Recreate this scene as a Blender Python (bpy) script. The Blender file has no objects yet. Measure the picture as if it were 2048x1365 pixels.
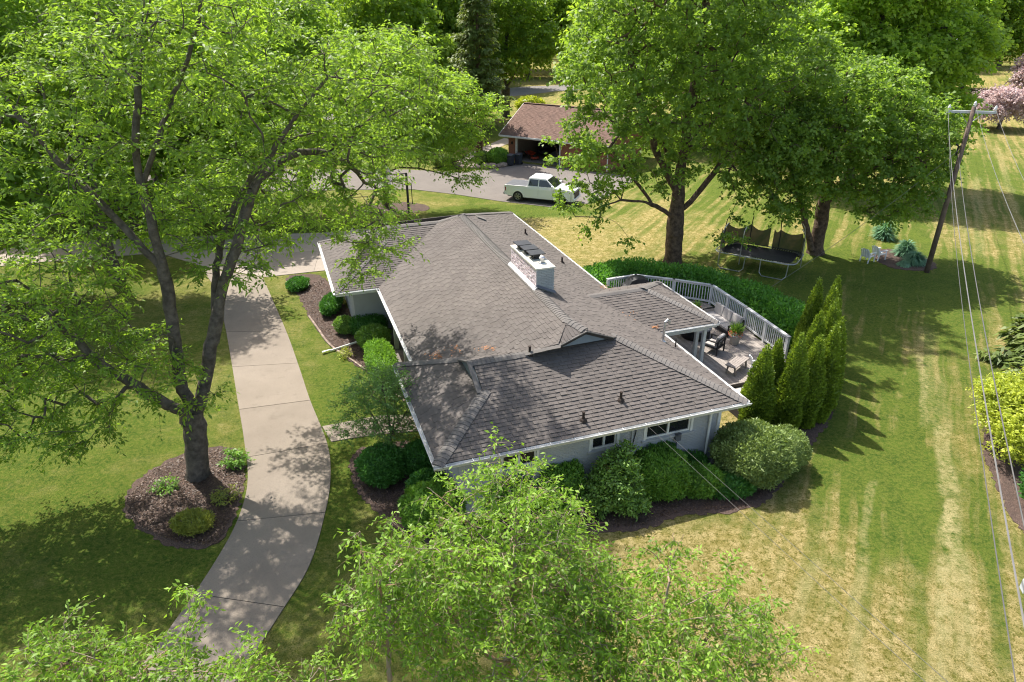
import bpy, bmesh, math, random
import numpy as np
from mathutils import Vector, Matrix

random.seed(7)
RNG = np.random.default_rng(7)
SC = bpy.context.scene

# ---------------------------------------------------------------- camera, sky, sun, exposure
cam_d = bpy.data.cameras.new("camera")
cam_d.lens = 24.0
cam_d.sensor_width = 36.0
cam_d.clip_end = 2000.0
cam = bpy.data.objects.new("camera", cam_d)
cam.location = (0, 0, 14.5)
cam.rotation_euler = (math.radians(90 - 26.56), 0, 0)
SC.collection.objects.link(cam)
SC.camera = cam

SUN_TO = Vector((-0.60 * math.cos(math.radians(57)), 0.80 * math.cos(math.radians(57)), math.sin(math.radians(57)))).normalized()
world = bpy.data.worlds.new("World")
SC.world = world
world.use_nodes = True
wn = world.node_tree
sky = wn.nodes.new("ShaderNodeTexSky")
sky.sky_type = 'NISHITA'
sky.sun_disc = False
sky.sun_elevation = math.asin(SUN_TO.z)
sky.sun_rotation = math.atan2(SUN_TO.x, SUN_TO.y)
wn.nodes["Background"].inputs[1].default_value = 0.15
sky.air_density = 0.9; sky.dust_density = 2.0; sky.ozone_density = 0.5
wb = wn.nodes.new("ShaderNodeMix"); wb.data_type = 'RGBA'; wb.blend_type = 'MULTIPLY'      # the camera's daylight white balance
wb.inputs[0].default_value = 1.0; wb.inputs[7].default_value = (1.08, 1.0, 0.90, 1)
wn.links.new(sky.outputs[0], wb.inputs[6]); wn.links.new(wb.outputs[2], wn.nodes["Background"].inputs[0])

sun_d = bpy.data.lights.new("sun", 'SUN')
sun_d.energy = 4.0
sun_d.angle = math.radians(0.55)
sun_d.color = (1.0, 0.95, 0.88)
sun = bpy.data.objects.new("sun", sun_d)
sun.rotation_euler = (-SUN_TO).to_track_quat('-Z', 'Y').to_euler()
sun.location = (-20, 30, 60)
SC.collection.objects.link(sun)

SC.view_settings.view_transform = 'Standard'
SC.view_settings.look = 'None'
SC.view_settings.gamma = 1.0
SC.view_settings.use_curve_mapping = False
SC.view_settings.exposure = 1.15
SC.cycles.filter_width = 1.1
SC.cycles.max_bounces = 8
SC.cycles.diffuse_bounces = 4
SC.cycles.transmission_bounces = 8
SC.cycles.transparent_max_bounces = 8

# ---------------------------------------------------------------- helpers
C = SC.collection

def tag(o, label=None, cat=None, group=None, kind=None):
    if label: o["label"] = label
    if cat: o["category"] = cat
    if group: o["group"] = group
    if kind: o["kind"] = kind
    return o

def empty(name, loc, rz=0.0, label=None, cat=None, group=None, kind=None):
    o = bpy.data.objects.new(name, None)
    o.empty_display_size = 0.3
    C.objects.link(o)
    o.location = loc
    o.rotation_euler = (0, 0, rz)
    return tag(o, label, cat, group, kind)

def link_mesh(name, me, parent=None, mat=None):
    if mat is not None:
        me.materials.clear()
        for m in (mat if isinstance(mat, (list, tuple)) else [mat]):
            me.materials.append(m)
    o = bpy.data.objects.new(name, me)
    C.objects.link(o)
    if parent is not None:
        o.parent = parent
    return o

class MB:
    """collects simple shapes into one mesh"""
    def __init__(self):
        self.v = []
        self.f = []
        self.mi = []
    def add(self, verts, faces, mi=0):
        n = len(self.v)
        self.v.extend(tuple(p) for p in verts)
        self.f.extend(tuple(i + n for i in f) for f in faces)
        self.mi.extend([mi] * len(faces))
    def box(self, c, s, rz=0.0, mi=0, M=None):
        x, y, z = s[0] / 2, s[1] / 2, s[2] / 2
        P = [Vector(p) for p in ((-x,-y,-z),(x,-y,-z),(x,y,-z),(-x,y,-z),(-x,-y,z),(x,-y,z),(x,y,z),(-x,y,z))]
        if M is None:
            M = Matrix.Rotation(rz, 3, 'Z')
        P = [M @ p + Vector(c) for p in P]
        self.add(P, [(0,3,2,1),(4,5,6,7),(0,1,5,4),(1,2,6,5),(2,3,7,6),(3,0,4,7)], mi)
    def bx(self, x0, x1, y0, y1, z0, z1, mi=0):
        self.box(((x0+x1)/2, (y0+y1)/2, (z0+z1)/2), (abs(x1-x0), abs(y1-y0), abs(z1-z0)), 0, mi)
    def bar(self, p, q, w, h, mi=0):
        p = Vector(p); q = Vector(q); d = (q - p)
        L = d.length
        if L < 1e-6: return
        d.normalize()
        up = Vector((0, 0, 1)) if abs(d.z) < 0.98 else Vector((0, 1, 0))
        s = d.cross(up).normalized(); u = s.cross(d).normalized()
        M = Matrix((d, s, u)).transposed()
        self.box((p + q) / 2, (L, w, h), M=M, mi=mi)
    def tube(self, pts, r, n=8, cap=True, mi=0):
        pts = [Vector(p) for p in pts]
        rr = r if isinstance(r, (list, tuple)) else [r] * len(pts)
        rings = []
        prev = None
        for i, p in enumerate(pts):
            a = pts[max(0, i-1)]; b = pts[min(len(pts)-1, i+1)]
            d = (b - a).normalized()
            if prev is None:
                u = d.orthogonal().normalized()
            else:
                u = (prev - d * prev.dot(d))
                u = u.normalized() if u.length > 1e-6 else d.orthogonal().normalized()
            prev = u
            w = d.cross(u)
            rings.append([p + (u * math.cos(2*math.pi*k/n) + w * math.sin(2*math.pi*k/n)) * rr[i] for k in range(n)])
        V = [q for ring in rings for q in ring]
        F = []
        for i in range(len(pts)-1):
            for k in range(n):
                F.append((i*n+k, i*n+(k+1)%n, (i+1)*n+(k+1)%n, (i+1)*n+k))
        if cap:
            F.append(tuple(range(n-1, -1, -1)))
            F.append(tuple((len(pts)-1)*n + k for k in range(n)))
        self.add(V, F, mi)
    def prism(self, poly, z0, z1, mi=0):
        n = len(poly)
        a = sum(poly[i][0]*poly[(i+1)%n][1]-poly[(i+1)%n][0]*poly[i][1] for i in range(n))
        if a < 0: poly = poly[::-1]
        V = [(p[0], p[1], z0) for p in poly] + [(p[0], p[1], z1) for p in poly]
        F = [tuple(range(n-1, -1, -1)), tuple(range(n, 2*n))] + [(i, (i+1)%n, n+(i+1)%n, n+i) for i in range(n)]
        self.add(V, F, mi)
    def lathe(self, prof, c=(0,0,0), n=16, mi=0):
        V = []
        for r, z in prof:
            for k in range(n):
                t = 2*math.pi*k/n
                V.append((c[0]+r*math.cos(t), c[1]+r*math.sin(t), c[2]+z))
        F = []
        for i in range(len(prof)-1):
            for k in range(n):
                F.append((i*n+k, i*n+(k+1)%n, (i+1)*n+(k+1)%n, (i+1)*n+k))
        F.append(tuple(range(n-1, -1, -1)))
        F.append(tuple((len(prof)-1)*n+k for k in range(n)))
        self.add(V, F, mi)
    def mesh(self, name, smooth=False):
        me = bpy.data.meshes.new(name)
        me.from_pydata([tuple(v) for v in self.v], [], self.f)
        if any(self.mi):
            me.polygons.foreach_set("material_index", self.mi)
        if smooth:
            me.polygons.foreach_set("use_smooth", [True]*len(self.f))
        me.update()
        return me
    def build(self, name, mat, parent=None, smooth=False, bevel=0.0):
        o = link_mesh(name, self.mesh(name, smooth), parent, mat)
        if bevel:
            m = o.modifiers.new("bevel", 'BEVEL'); m.width = bevel; m.segments = 2; m.limit_method = 'ANGLE'
        return o

def np_mesh(name, V, quads=None, tris=None, tint=None, smooth=False):
    me = bpy.data.meshes.new(name)
    nv = len(V)
    me.vertices.add(nv)
    me.vertices.foreach_set("co", np.ascontiguousarray(V, dtype=np.float32).ravel())
    loops = []; starts = []; off = 0; tot = 0
    for arr in (quads, tris):
        if arr is None or len(arr) == 0: continue
        k = arr.shape[1]
        loops.append(arr.ravel())
        starts.append(off + np.arange(len(arr)) * k)
        off += arr.size; tot += len(arr)
    L = np.concatenate(loops).astype(np.int32)
    S = np.concatenate(starts).astype(np.int32)
    me.loops.add(len(L)); me.loops.foreach_set("vertex_index", L)
    me.polygons.add(tot); me.polygons.foreach_set("loop_start", S)
    if smooth:
        me.polygons.foreach_set("use_smooth", np.ones(tot, dtype=bool))
    if tint is not None:
        a = me.attributes.new("tint", 'FLOAT', 'FACE')
        a.data.foreach_set("value", np.ascontiguousarray(tint, dtype=np.float32))
    me.update()
    return me

def copy_tree(o, parent=None):
    c = o.copy(); C.objects.link(c); c.parent = parent
    for ch in list(o.children):
        copy_tree(ch, c)
    return c

# ---------------------------------------------------------------- materials
def nodes_of(name):
    m = bpy.data.materials.new(name); m.use_nodes = True
    nt = m.node_tree
    b = nt.nodes["Principled BSDF"]
    return m, nt, b

def N(nt, kind, **kw):
    n = nt.nodes.new(kind)
    for k, v in kw.items():
        setattr(n, k, v)
    return n

def mixc(nt, fac, a, b, mode='MIX'):
    n = N(nt, "ShaderNodeMix", data_type='RGBA', blend_type=mode)
    for sock, val in ((n.inputs[0], fac), (n.inputs[6], a), (n.inputs[7], b)):
        if hasattr(val, "is_linked") or isinstance(val, bpy.types.NodeSocket):
            nt.links.new(val, sock)
        else:
            sock.default_value = val if not isinstance(val, tuple) or len(val) != 3 else (*val, 1)
    return n.outputs[2]

def noise(nt, vec, scale, detail=4.0, rough=0.6, lo=0.35, hi=0.65):
    n = N(nt, "ShaderNodeTexNoise")
    n.inputs["Scale"].default_value = scale
    n.inputs["Detail"].default_value = detail
    n.inputs["Roughness"].default_value = rough
    if vec is not None: nt.links.new(vec, n.inputs["Vector"])
    r = N(nt, "ShaderNodeMapRange")
    r.inputs[1].default_value = lo; r.inputs[2].default_value = hi
    nt.links.new(n.outputs[0], r.inputs[0])
    return r.outputs[0]

def coords(nt, kind="Object", scale=None, rot=None):
    t = N(nt, "ShaderNodeTexCoord")
    out = t.outputs[kind]
    if scale is not None or rot is not None:
        mp = N(nt, "ShaderNodeMapping")
        if scale is not None: mp.inputs["Scale"].default_value = scale
        if rot is not None: mp.inputs["Rotation"].default_value = rot
        nt.links.new(out, mp.inputs[0]); out = mp.outputs[0]
    return out

def bump(nt, b, h, strength=0.4, dist=0.02):
    n = N(nt, "ShaderNodeBump")
    n.inputs["Strength"].default_value = strength
    n.inputs["Distance"].default_value = dist
    nt.links.new(h, n.inputs["Height"])
    nt.links.new(n.outputs[0], b.inputs["Normal"])

def simple(name, c1, c2=None, scale=6.0, rough=0.6, bumpv=0.0, metal=0.0, bscale=None, spec=0.3, per_obj=0.0):
    m, nt, b = nodes_of(name)
    co = coords(nt)
    c2 = c2 or tuple(x*0.75 for x in c1)
    col = mixc(nt, noise(nt, co, scale), c1, c2)
    if per_obj:
        oi = N(nt, "ShaderNodeObjectInfo")
        mr = N(nt, "ShaderNodeMapRange")
        mr.inputs[3].default_value = 1 - per_obj; mr.inputs[4].default_value = 1 + per_obj
        nt.links.new(oi.outputs["Random"], mr.inputs[0])
        hs = N(nt, "ShaderNodeHueSaturation")
        nt.links.new(mr.outputs[0], hs.inputs["Value"]); nt.links.new(col, hs.inputs["Color"])
        col = hs.outputs[0]
    nt.links.new(col, b.inputs["Base Color"])
    b.inputs["Roughness"].default_value = rough
    b.inputs["Metallic"].default_value = metal
    b.inputs["Specular IOR Level"].default_value = spec
    if bumpv:
        bump(nt, b, noise(nt, co, bscale or scale*4, 6), bumpv, 0.02)
    return m

def leaf_mat(name, dark, light, trans=0.45, nscale=0.35, tcol=None, gloss=0.35, tvar=0.6):
    dark = (dark[0]*1.7, dark[1]*2.0, dark[2]*2.0); light = (light[0]*1.78, light[1]*2.1, light[2]*2.1)
    """a leaf: diffuse + translucent + thin sheen, colour varied leaf by leaf and by clump"""
    m, nt, b = nodes_of(name)
    at = N(nt, "ShaderNodeAttribute", attribute_name="tint")
    co = coords(nt)
    nz = noise(nt, co, nscale, 2.0, 0.5, 0.3, 0.7)
    mx = N(nt, "ShaderNodeMath", operation='MULTIPLY_ADD')
    mx.inputs[1].default_value = tvar; nt.links.new(at.outputs["Fac"], mx.inputs[0])
    m2 = N(nt, "ShaderNodeMath", operation='MULTIPLY'); m2.inputs[1].default_value = 1 - tvar
    nt.links.new(nz, m2.inputs[0]); nt.links.new(m2.outputs[0], mx.inputs[2])
    col = mixc(nt, mx.outputs[0], dark, light)
    nt.links.new(col, b.inputs["Base Color"])
    b.inputs["Roughness"].default_value = 0.5
    b.inputs["Specular IOR Level"].default_value = gloss
    tr = N(nt, "ShaderNodeBsdfTranslucent")
    tc = mixc(nt, 1.0, col, tcol or (1.75, 1.7, 0.85), 'MULTIPLY')
    nt.links.new(tc, tr.inputs[0])
    ms = N(nt, "ShaderNodeMixShader"); ms.inputs[0].default_value = trans
    nt.links.new(b.outputs[0], ms.inputs[1]); nt.links.new(tr.outputs[0], ms.inputs[2])
    nt.links.new(ms.outputs[0], nt.nodes["Material Output"].inputs[0])
    return m

M = {}
M['bark'] = simple("grey_bark", (0.150, 0.126, 0.102), (0.066, 0.055, 0.045), 5, 0.9, 0.8, bscale=14)
M['bark_brown'] = simple("brown_bark", (0.16, 0.11, 0.075), (0.06, 0.04, 0.03), 5, 0.9, 0.8, bscale=14)
M['bark_birch'] = simple("young_bark", (0.28, 0.17, 0.10), (0.30, 0.26, 0.21), 3, 0.8, 0.3)
M['bark_pine'] = simple("pine_bark", (0.20, 0.12, 0.085), (0.09, 0.055, 0.04), 6, 0.9, 0.8)
M['white'] = simple("white_paint", (0.70, 0.70, 0.68), (0.60, 0.60, 0.57), 3, 0.5)
M['white_gutter'] = simple("white_gutter", (0.66, 0.66, 0.65), (0.52, 0.52, 0.50), 2, 0.4)
M['cream'] = simple("cream_paint", (0.56, 0.55, 0.42), (0.48, 0.47, 0.35), 2, 0.6)
M['wall_paint'] = simple("painted_brick", (0.40, 0.41, 0.42), (0.35, 0.36, 0.37), 1.2, 0.75, 0.3, bscale=60, per_obj=0.02)
M['gablet'] = simple("painted_gable_board", (0.15, 0.175, 0.185), (0.125, 0.145, 0.155), 3, 0.6)
M['fascia'] = simple("grey_rail_paint", (0.55, 0.55, 0.55), (0.40, 0.40, 0.40), 3, 0.6)
M['glass'] = simple("window_glass", (0.010, 0.012, 0.014), (0.02, 0.022, 0.025), 2, 0.06, spec=0.6)
M['black_metal'] = simple("black_metal", (0.02, 0.02, 0.022), (0.03, 0.03, 0.03), 5, 0.45)
M['black_cover'] = simple("black_cover", (0.018, 0.018, 0.02), (0.03, 0.03, 0.032), 3, 0.6, 0.3)
M['galv'] = simple("galvanised_steel", (0.55, 0.55, 0.56), (0.40, 0.40, 0.41), 6, 0.35, metal=0.8)
M['vent'] = simple("rusty_dark_pipe", (0.022, 0.016, 0.013), (0.04, 0.025, 0.018), 9, 0.7)
M['cap_slate'] = simple("slate_grey_cap", (0.12, 0.125, 0.145), (0.10, 0.105, 0.12), 3, 0.45)
M['concrete_cap'] = simple("cement_crown", (0.62, 0.60, 0.52), (0.52, 0.50, 0.43), 3, 0.8, 0.2)
M['chim_shaded'] = simple("chimney_paint_shaded", (0.38, 0.40, 0.40), (0.30, 0.32, 0.32), 2, 0.8, 0.3)  # grey of the shaded near face is put into the paint colour
M['flash'] = simple("white_flashing", (0.75, 0.75, 0.78), (0.66, 0.66, 0.68), 2, 0.35)
M['deck'] = simple("weathered_deck_board", (0.30, 0.265, 0.235), (0.22, 0.195, 0.175), 4, 0.8, 0.3, per_obj=0.12)
M['deck_light'] = simple("pale_step_board", (0.52, 0.48, 0.42), (0.42, 0.39, 0.34), 4, 0.8, 0.3, per_obj=0.08)
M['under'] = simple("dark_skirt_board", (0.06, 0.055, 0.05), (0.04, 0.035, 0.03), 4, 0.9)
M['cushion'] = simple("pale_grey_cushion", (0.42, 0.39, 0.37), (0.36, 0.34, 0.32), 8, 0.9, 0.2)
M['pot'] = simple("white_plastic_pot", (0.62, 0.61, 0.60), (0.5, 0.5, 0.5), 3, 0.5)
M['net'] = None
M['pole'] = simple("old_pole_wood", (0.17, 0.125, 0.10), (0.11, 0.08, 0.065), 3, 0.9, 0.5)
M['arm'] = simple("grey_crossarm", (0.52, 0.54, 0.56), (0.42, 0.44, 0.45), 3, 0.5)
M['wire_grey'] = simple("aluminium_wire", (0.17, 0.165, 0.155), (0.13, 0.125, 0.12), 2, 0.5)
M['wire_dark'] = simple("dark_wire", (0.10, 0.095, 0.09), (0.08, 0.08, 0.08), 2, 0.6)
M['porcelain'] = simple("white_porcelain", (0.78, 0.78, 0.80), (0.7, 0.7, 0.72), 4, 0.2, spec=0.6)
M['bin'] = simple("dark_grey_bin", (0.045, 0.052, 0.065), (0.035, 0.04, 0.05), 4, 0.5)
M['tyre'] = simple("tyre_rubber", (0.018, 0.018, 0.018), (0.025, 0.025, 0.025), 9, 0.85)
M['rim'] = simple("alloy_rim", (0.35, 0.34, 0.32), (0.25, 0.25, 0.25), 5, 0.3, metal=0.7)
M['carpaint'] = simple("white_car_paint", (0.86, 0.85, 0.86), (0.84, 0.83, 0.84), 1, 0.22, spec=0.6)
M['carglass'] = simple("tinted_glass", (0.012, 0.014, 0.016), (0.02, 0.02, 0.02), 1, 0.05, spec=0.7)
M['trimblack'] = simple("black_trim", (0.015, 0.015, 0.016), (0.025, 0.025, 0.025), 3, 0.5)
M['tonneau'] = simple("grey_bed_cover", (0.10, 0.105, 0.115), (0.08, 0.085, 0.095), 3, 0.6)
M['lamp_red'] = simple("red_tail_lamp", (0.25, 0.01, 0.01), (0.2, 0.01, 0.01), 3, 0.2)
M['lamp_clear'] = simple("clear_head_lamp", (0.5, 0.5, 0.5), (0.4, 0.4, 0.4), 3, 0.1)
M['orange_rim'] = simple("orange_hoop", (0.55, 0.08, 0.04), (0.45, 0.06, 0.03), 3, 0.5)
M['clutter_red'] = simple("red_orange_plastic", (0.45, 0.06, 0.03), (0.3, 0.05, 0.03), 3, 0.5)
M['clutter_dark'] = simple("dark_goods", (0.04, 0.045, 0.06), (0.02, 0.02, 0.03), 5, 0.6)
M['rock'] = simple("fieldstone", (0.34, 0.27, 0.22), (0.20, 0.15, 0.12), 5, 0.9, 0.6, per_obj=0.2)
M['plastic_white'] = simple("white_plastic", (0.72, 0.74, 0.76), (0.62, 0.64, 0.66), 3, 0.4)
M['wood_grey'] = simple("grey_bench_wood", (0.32, 0.28, 0.25), (0.24, 0.21, 0.19), 5, 0.8, 0.2)
M['twig_grey'] = simple("pale_deadwood", (0.30, 0.26, 0.21), (0.2, 0.17, 0.14), 4, 0.9)
M['needle_litter'] = simple("orange_leaf_litter", (0.45, 0.20, 0.08), (0.28, 0.13, 0.06), 20, 0.9)

def shingle_mat(name, c1, c2, c3, per_obj=0.12):
    m, nt, b = nodes_of(name)
    co = coords(nt)
    col = mixc(nt, noise(nt, co, 0.9, 5, 0.7, 0.4, 0.62), c1, c2)
    at = N(nt, "ShaderNodeAttribute", attribute_name="tint")
    oi = N(nt, "ShaderNodeObjectInfo")
    ad = N(nt, "ShaderNodeMath", operation='ADD'); nt.links.new(at.outputs["Fac"], ad.inputs[0]); nt.links.new(oi.outputs["Random"], ad.inputs[1])
    fr = N(nt, "ShaderNodeMath", operation='FRACT'); nt.links.new(ad.outputs[0], fr.inputs[0])
    mr = N(nt, "ShaderNodeMapRange"); mr.inputs[3].default_value = 1 - per_obj; mr.inputs[4].default_value = 1 + per_obj
    nt.links.new(fr.outputs[0], mr.inputs[0])
    hs = N(nt, "ShaderNodeHueSaturation"); nt.links.new(mr.outputs[0], hs.inputs["Value"]); nt.links.new(col, hs.inputs["Color"])
    gr = noise(nt, co, 90, 3, 0.7)
    col = mixc(nt, gr, hs.outputs[0], c3)
    mf = mixc(nt, 0.35, hs.outputs[0], col)
    # fallen-leaf stains and weathered streaks
    st = noise(nt, coords(nt, scale=(0.35, 0.35, 0.35)), 1.4, 5, 0.7, 0.5, 0.8)
    mf = mixc(nt, st, mf, tuple(x*0.72 for x in c1))
    nt.links.new(mf, b.inputs["Base Color"])
    b.inputs["Roughness"].default_value = 0.92
    b.inputs["Specular IOR Level"].default_value = 0.25
    bump(nt, b, gr, 0.35, 0.006)
    return m
M['shingle'] = shingle_mat("asphalt_shingle", (0.138, 0.121, 0.109), (0.110, 0.097, 0.088), (0.078, 0.070, 0.064))
M['ridge'] = shingle_mat("ridge_cap_shingle", (0.165, 0.152, 0.140), (0.135, 0.125, 0.115), (0.10, 0.093, 0.087))
M['shingle_brown'] = shingle_mat("brown_shingle", (0.20, 0.125, 0.098), (0.165, 0.105, 0.083), (0.10, 0.072, 0.06))
M['roof_under'] = simple("roof_underlay", (0.05, 0.045, 0.04), (0.035, 0.03, 0.03), 4, 0.9)

def brick_wall_mat():
    m, nt, b = nodes_of("red_brick")
    co = coords(nt)
    oi = N(nt, "ShaderNodeAttribute", attribute_name="tint")
    col = mixc(nt, oi.outputs["Fac"], (0.36, 0.12, 0.06), (0.20, 0.07, 0.045))
    col = mixc(nt, noise(nt, co, 12), col, (0.24, 0.10, 0.06))
    nt.links.new(col, b.inputs["Base Color"]); b.inputs["Roughness"].default_value = 0.85
    return m
M['brick'] = brick_wall_mat()
M['mortar'] = simple("mortar", (0.30, 0.24, 0.20), (0.24, 0.19, 0.16), 8, 0.9)

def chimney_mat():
    m, nt, b = nodes_of("worn_brick_paint_lit")
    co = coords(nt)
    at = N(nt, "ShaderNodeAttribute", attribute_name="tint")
    c = mixc(nt, at.outputs["Fac"], (0.85, 0.76, 0.78), (0.62, 0.50, 0.54))  # worn pinkish paint, lightened so the colour carries the sunlit brightness
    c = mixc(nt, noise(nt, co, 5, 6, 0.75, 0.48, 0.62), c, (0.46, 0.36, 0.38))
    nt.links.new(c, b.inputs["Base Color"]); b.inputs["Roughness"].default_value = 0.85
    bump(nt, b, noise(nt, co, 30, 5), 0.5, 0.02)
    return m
M['chim_worn_lit'] = chimney_mat()

def net_mat():
    m, nt, b = nodes_of("safety_net")
    b.inputs["Base Color"].default_value = (0.012, 0.014, 0.015, 1)
    b.inputs["Roughness"].default_value = 0.8
    tr = N(nt, "ShaderNodeBsdfTransparent")
    ms = N(nt, "ShaderNodeMixShader"); ms.inputs[0].default_value = 0.94
    nt.links.new(tr.outputs[0], ms.inputs[1]); nt.links.new(b.outputs[0], ms.inputs[2])
    nt.links.new(ms.outputs[0], nt.nodes["Material Output"].inputs[0])
    return m
M['net'] = net_mat()

def backboard_mat():
    m, nt, b = nodes_of("clear_backboard")
    b.inputs["Base Color"].default_value = (0.6, 0.6, 0.55, 1); b.inputs["Roughness"].default_value = 0.15
    tr = N(nt, "ShaderNodeBsdfTransparent")
    ms = N(nt, "ShaderNodeMixShader"); ms.inputs[0].default_value = 0.25
    nt.links.new(tr.outputs[0], ms.inputs[1]); nt.links.new(b.outputs[0], ms.inputs[2])
    nt.links.new(ms.outputs[0], nt.nodes["Material Output"].inputs[0])
    return m
M['acrylic'] = backboard_mat()

def concrete(name, c1, c2, c3):
    m, nt, b = nodes_of(name)
    co = coords(nt)
    col = mixc(nt, noise(nt, co, 0.6, 6, 0.65, 0.3, 0.7), c1, c2)
    col = mixc(nt, noise(nt, co, 1.9, 7, 0.8, 0.55, 0.75), col, tuple(x*0.78 for x in c2))
    col = mixc(nt, noise(nt, co, 26, 5, 0.8, 0.50, 0.70), col, c3)
    oi = N(nt, "ShaderNodeObjectInfo")
    mr = N(nt, "ShaderNodeMapRange"); mr.inputs[3].default_value = 0.88; mr.inputs[4].default_value = 1.08
    nt.links.new(oi.outputs["Random"], mr.inputs[0])
    hs = N(nt, "ShaderNodeHueSaturation"); nt.links.new(mr.outputs[0], hs.inputs["Value"]); nt.links.new(col, hs.inputs["Color"])
    nt.links.new(hs.outputs[0], b.inputs["Base Color"]); b.inputs["Roughness"].default_value = 0.9
    b.inputs["Specular IOR Level"].default_value = 0.2
    bump(nt, b, noise(nt, co, 40, 5, 0.8), 0.35, 0.008)
    return m
M['concrete'] = concrete("aggregate_concrete", (0.248, 0.211, 0.168), (0.200, 0.169, 0.134), (0.165, 0.132, 0.108))
M['concrete_grey'] = concrete("grey_concrete", (0.20, 0.178, 0.16), (0.16, 0.142, 0.128), (0.11, 0.10, 0.09))
M['concrete_pale'] = concrete("pale_concrete", (0.36, 0.31, 0.26), (0.31, 0.265, 0.22), (0.24, 0.205, 0.175))
M['asphalt'] = concrete("road_asphalt", (0.22, 0.205, 0.19), (0.18, 0.165, 0.155), (0.12, 0.115, 0.11))
M['joint'] = simple("joint_soil", (0.05, 0.04, 0.03), (0.03, 0.025, 0.02), 9, 0.95)

def mulch_mat():
    m, nt, b = nodes_of("bark_mulch")
    co = coords(nt)
    v = N(nt, "ShaderNodeTexVoronoi"); v.inputs["Scale"].default_value = 26
    nt.links.new(co, v.inputs["Vector"])
    col = mixc(nt, v.outputs["Color"], (0.072, 0.044, 0.034), (0.125, 0.080, 0.062))
    col = mixc(nt, noise(nt, co, 1.6, 6, 0.8), col, (0.055, 0.036, 0.028))
    col = mixc(nt, noise(nt, co, 14, 5, 0.8, 0.55, 0.7), col, (0.19, 0.135, 0.10))
    nt.links.new(col, b.inputs["Base Color"]); b.inputs["Roughness"].default_value = 0.95
    bump(nt, b, v.outputs["Distance"], 1.0, 0.03)
    return m
M['mulch'] = mulch_mat()
M['mulch_chip'] = leaf_mat("mulch_chip", (0.022, 0.010, 0.007), (0.090, 0.048, 0.030), trans=0.0, tcol=(1,1,1), tvar=0.9)

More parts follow.
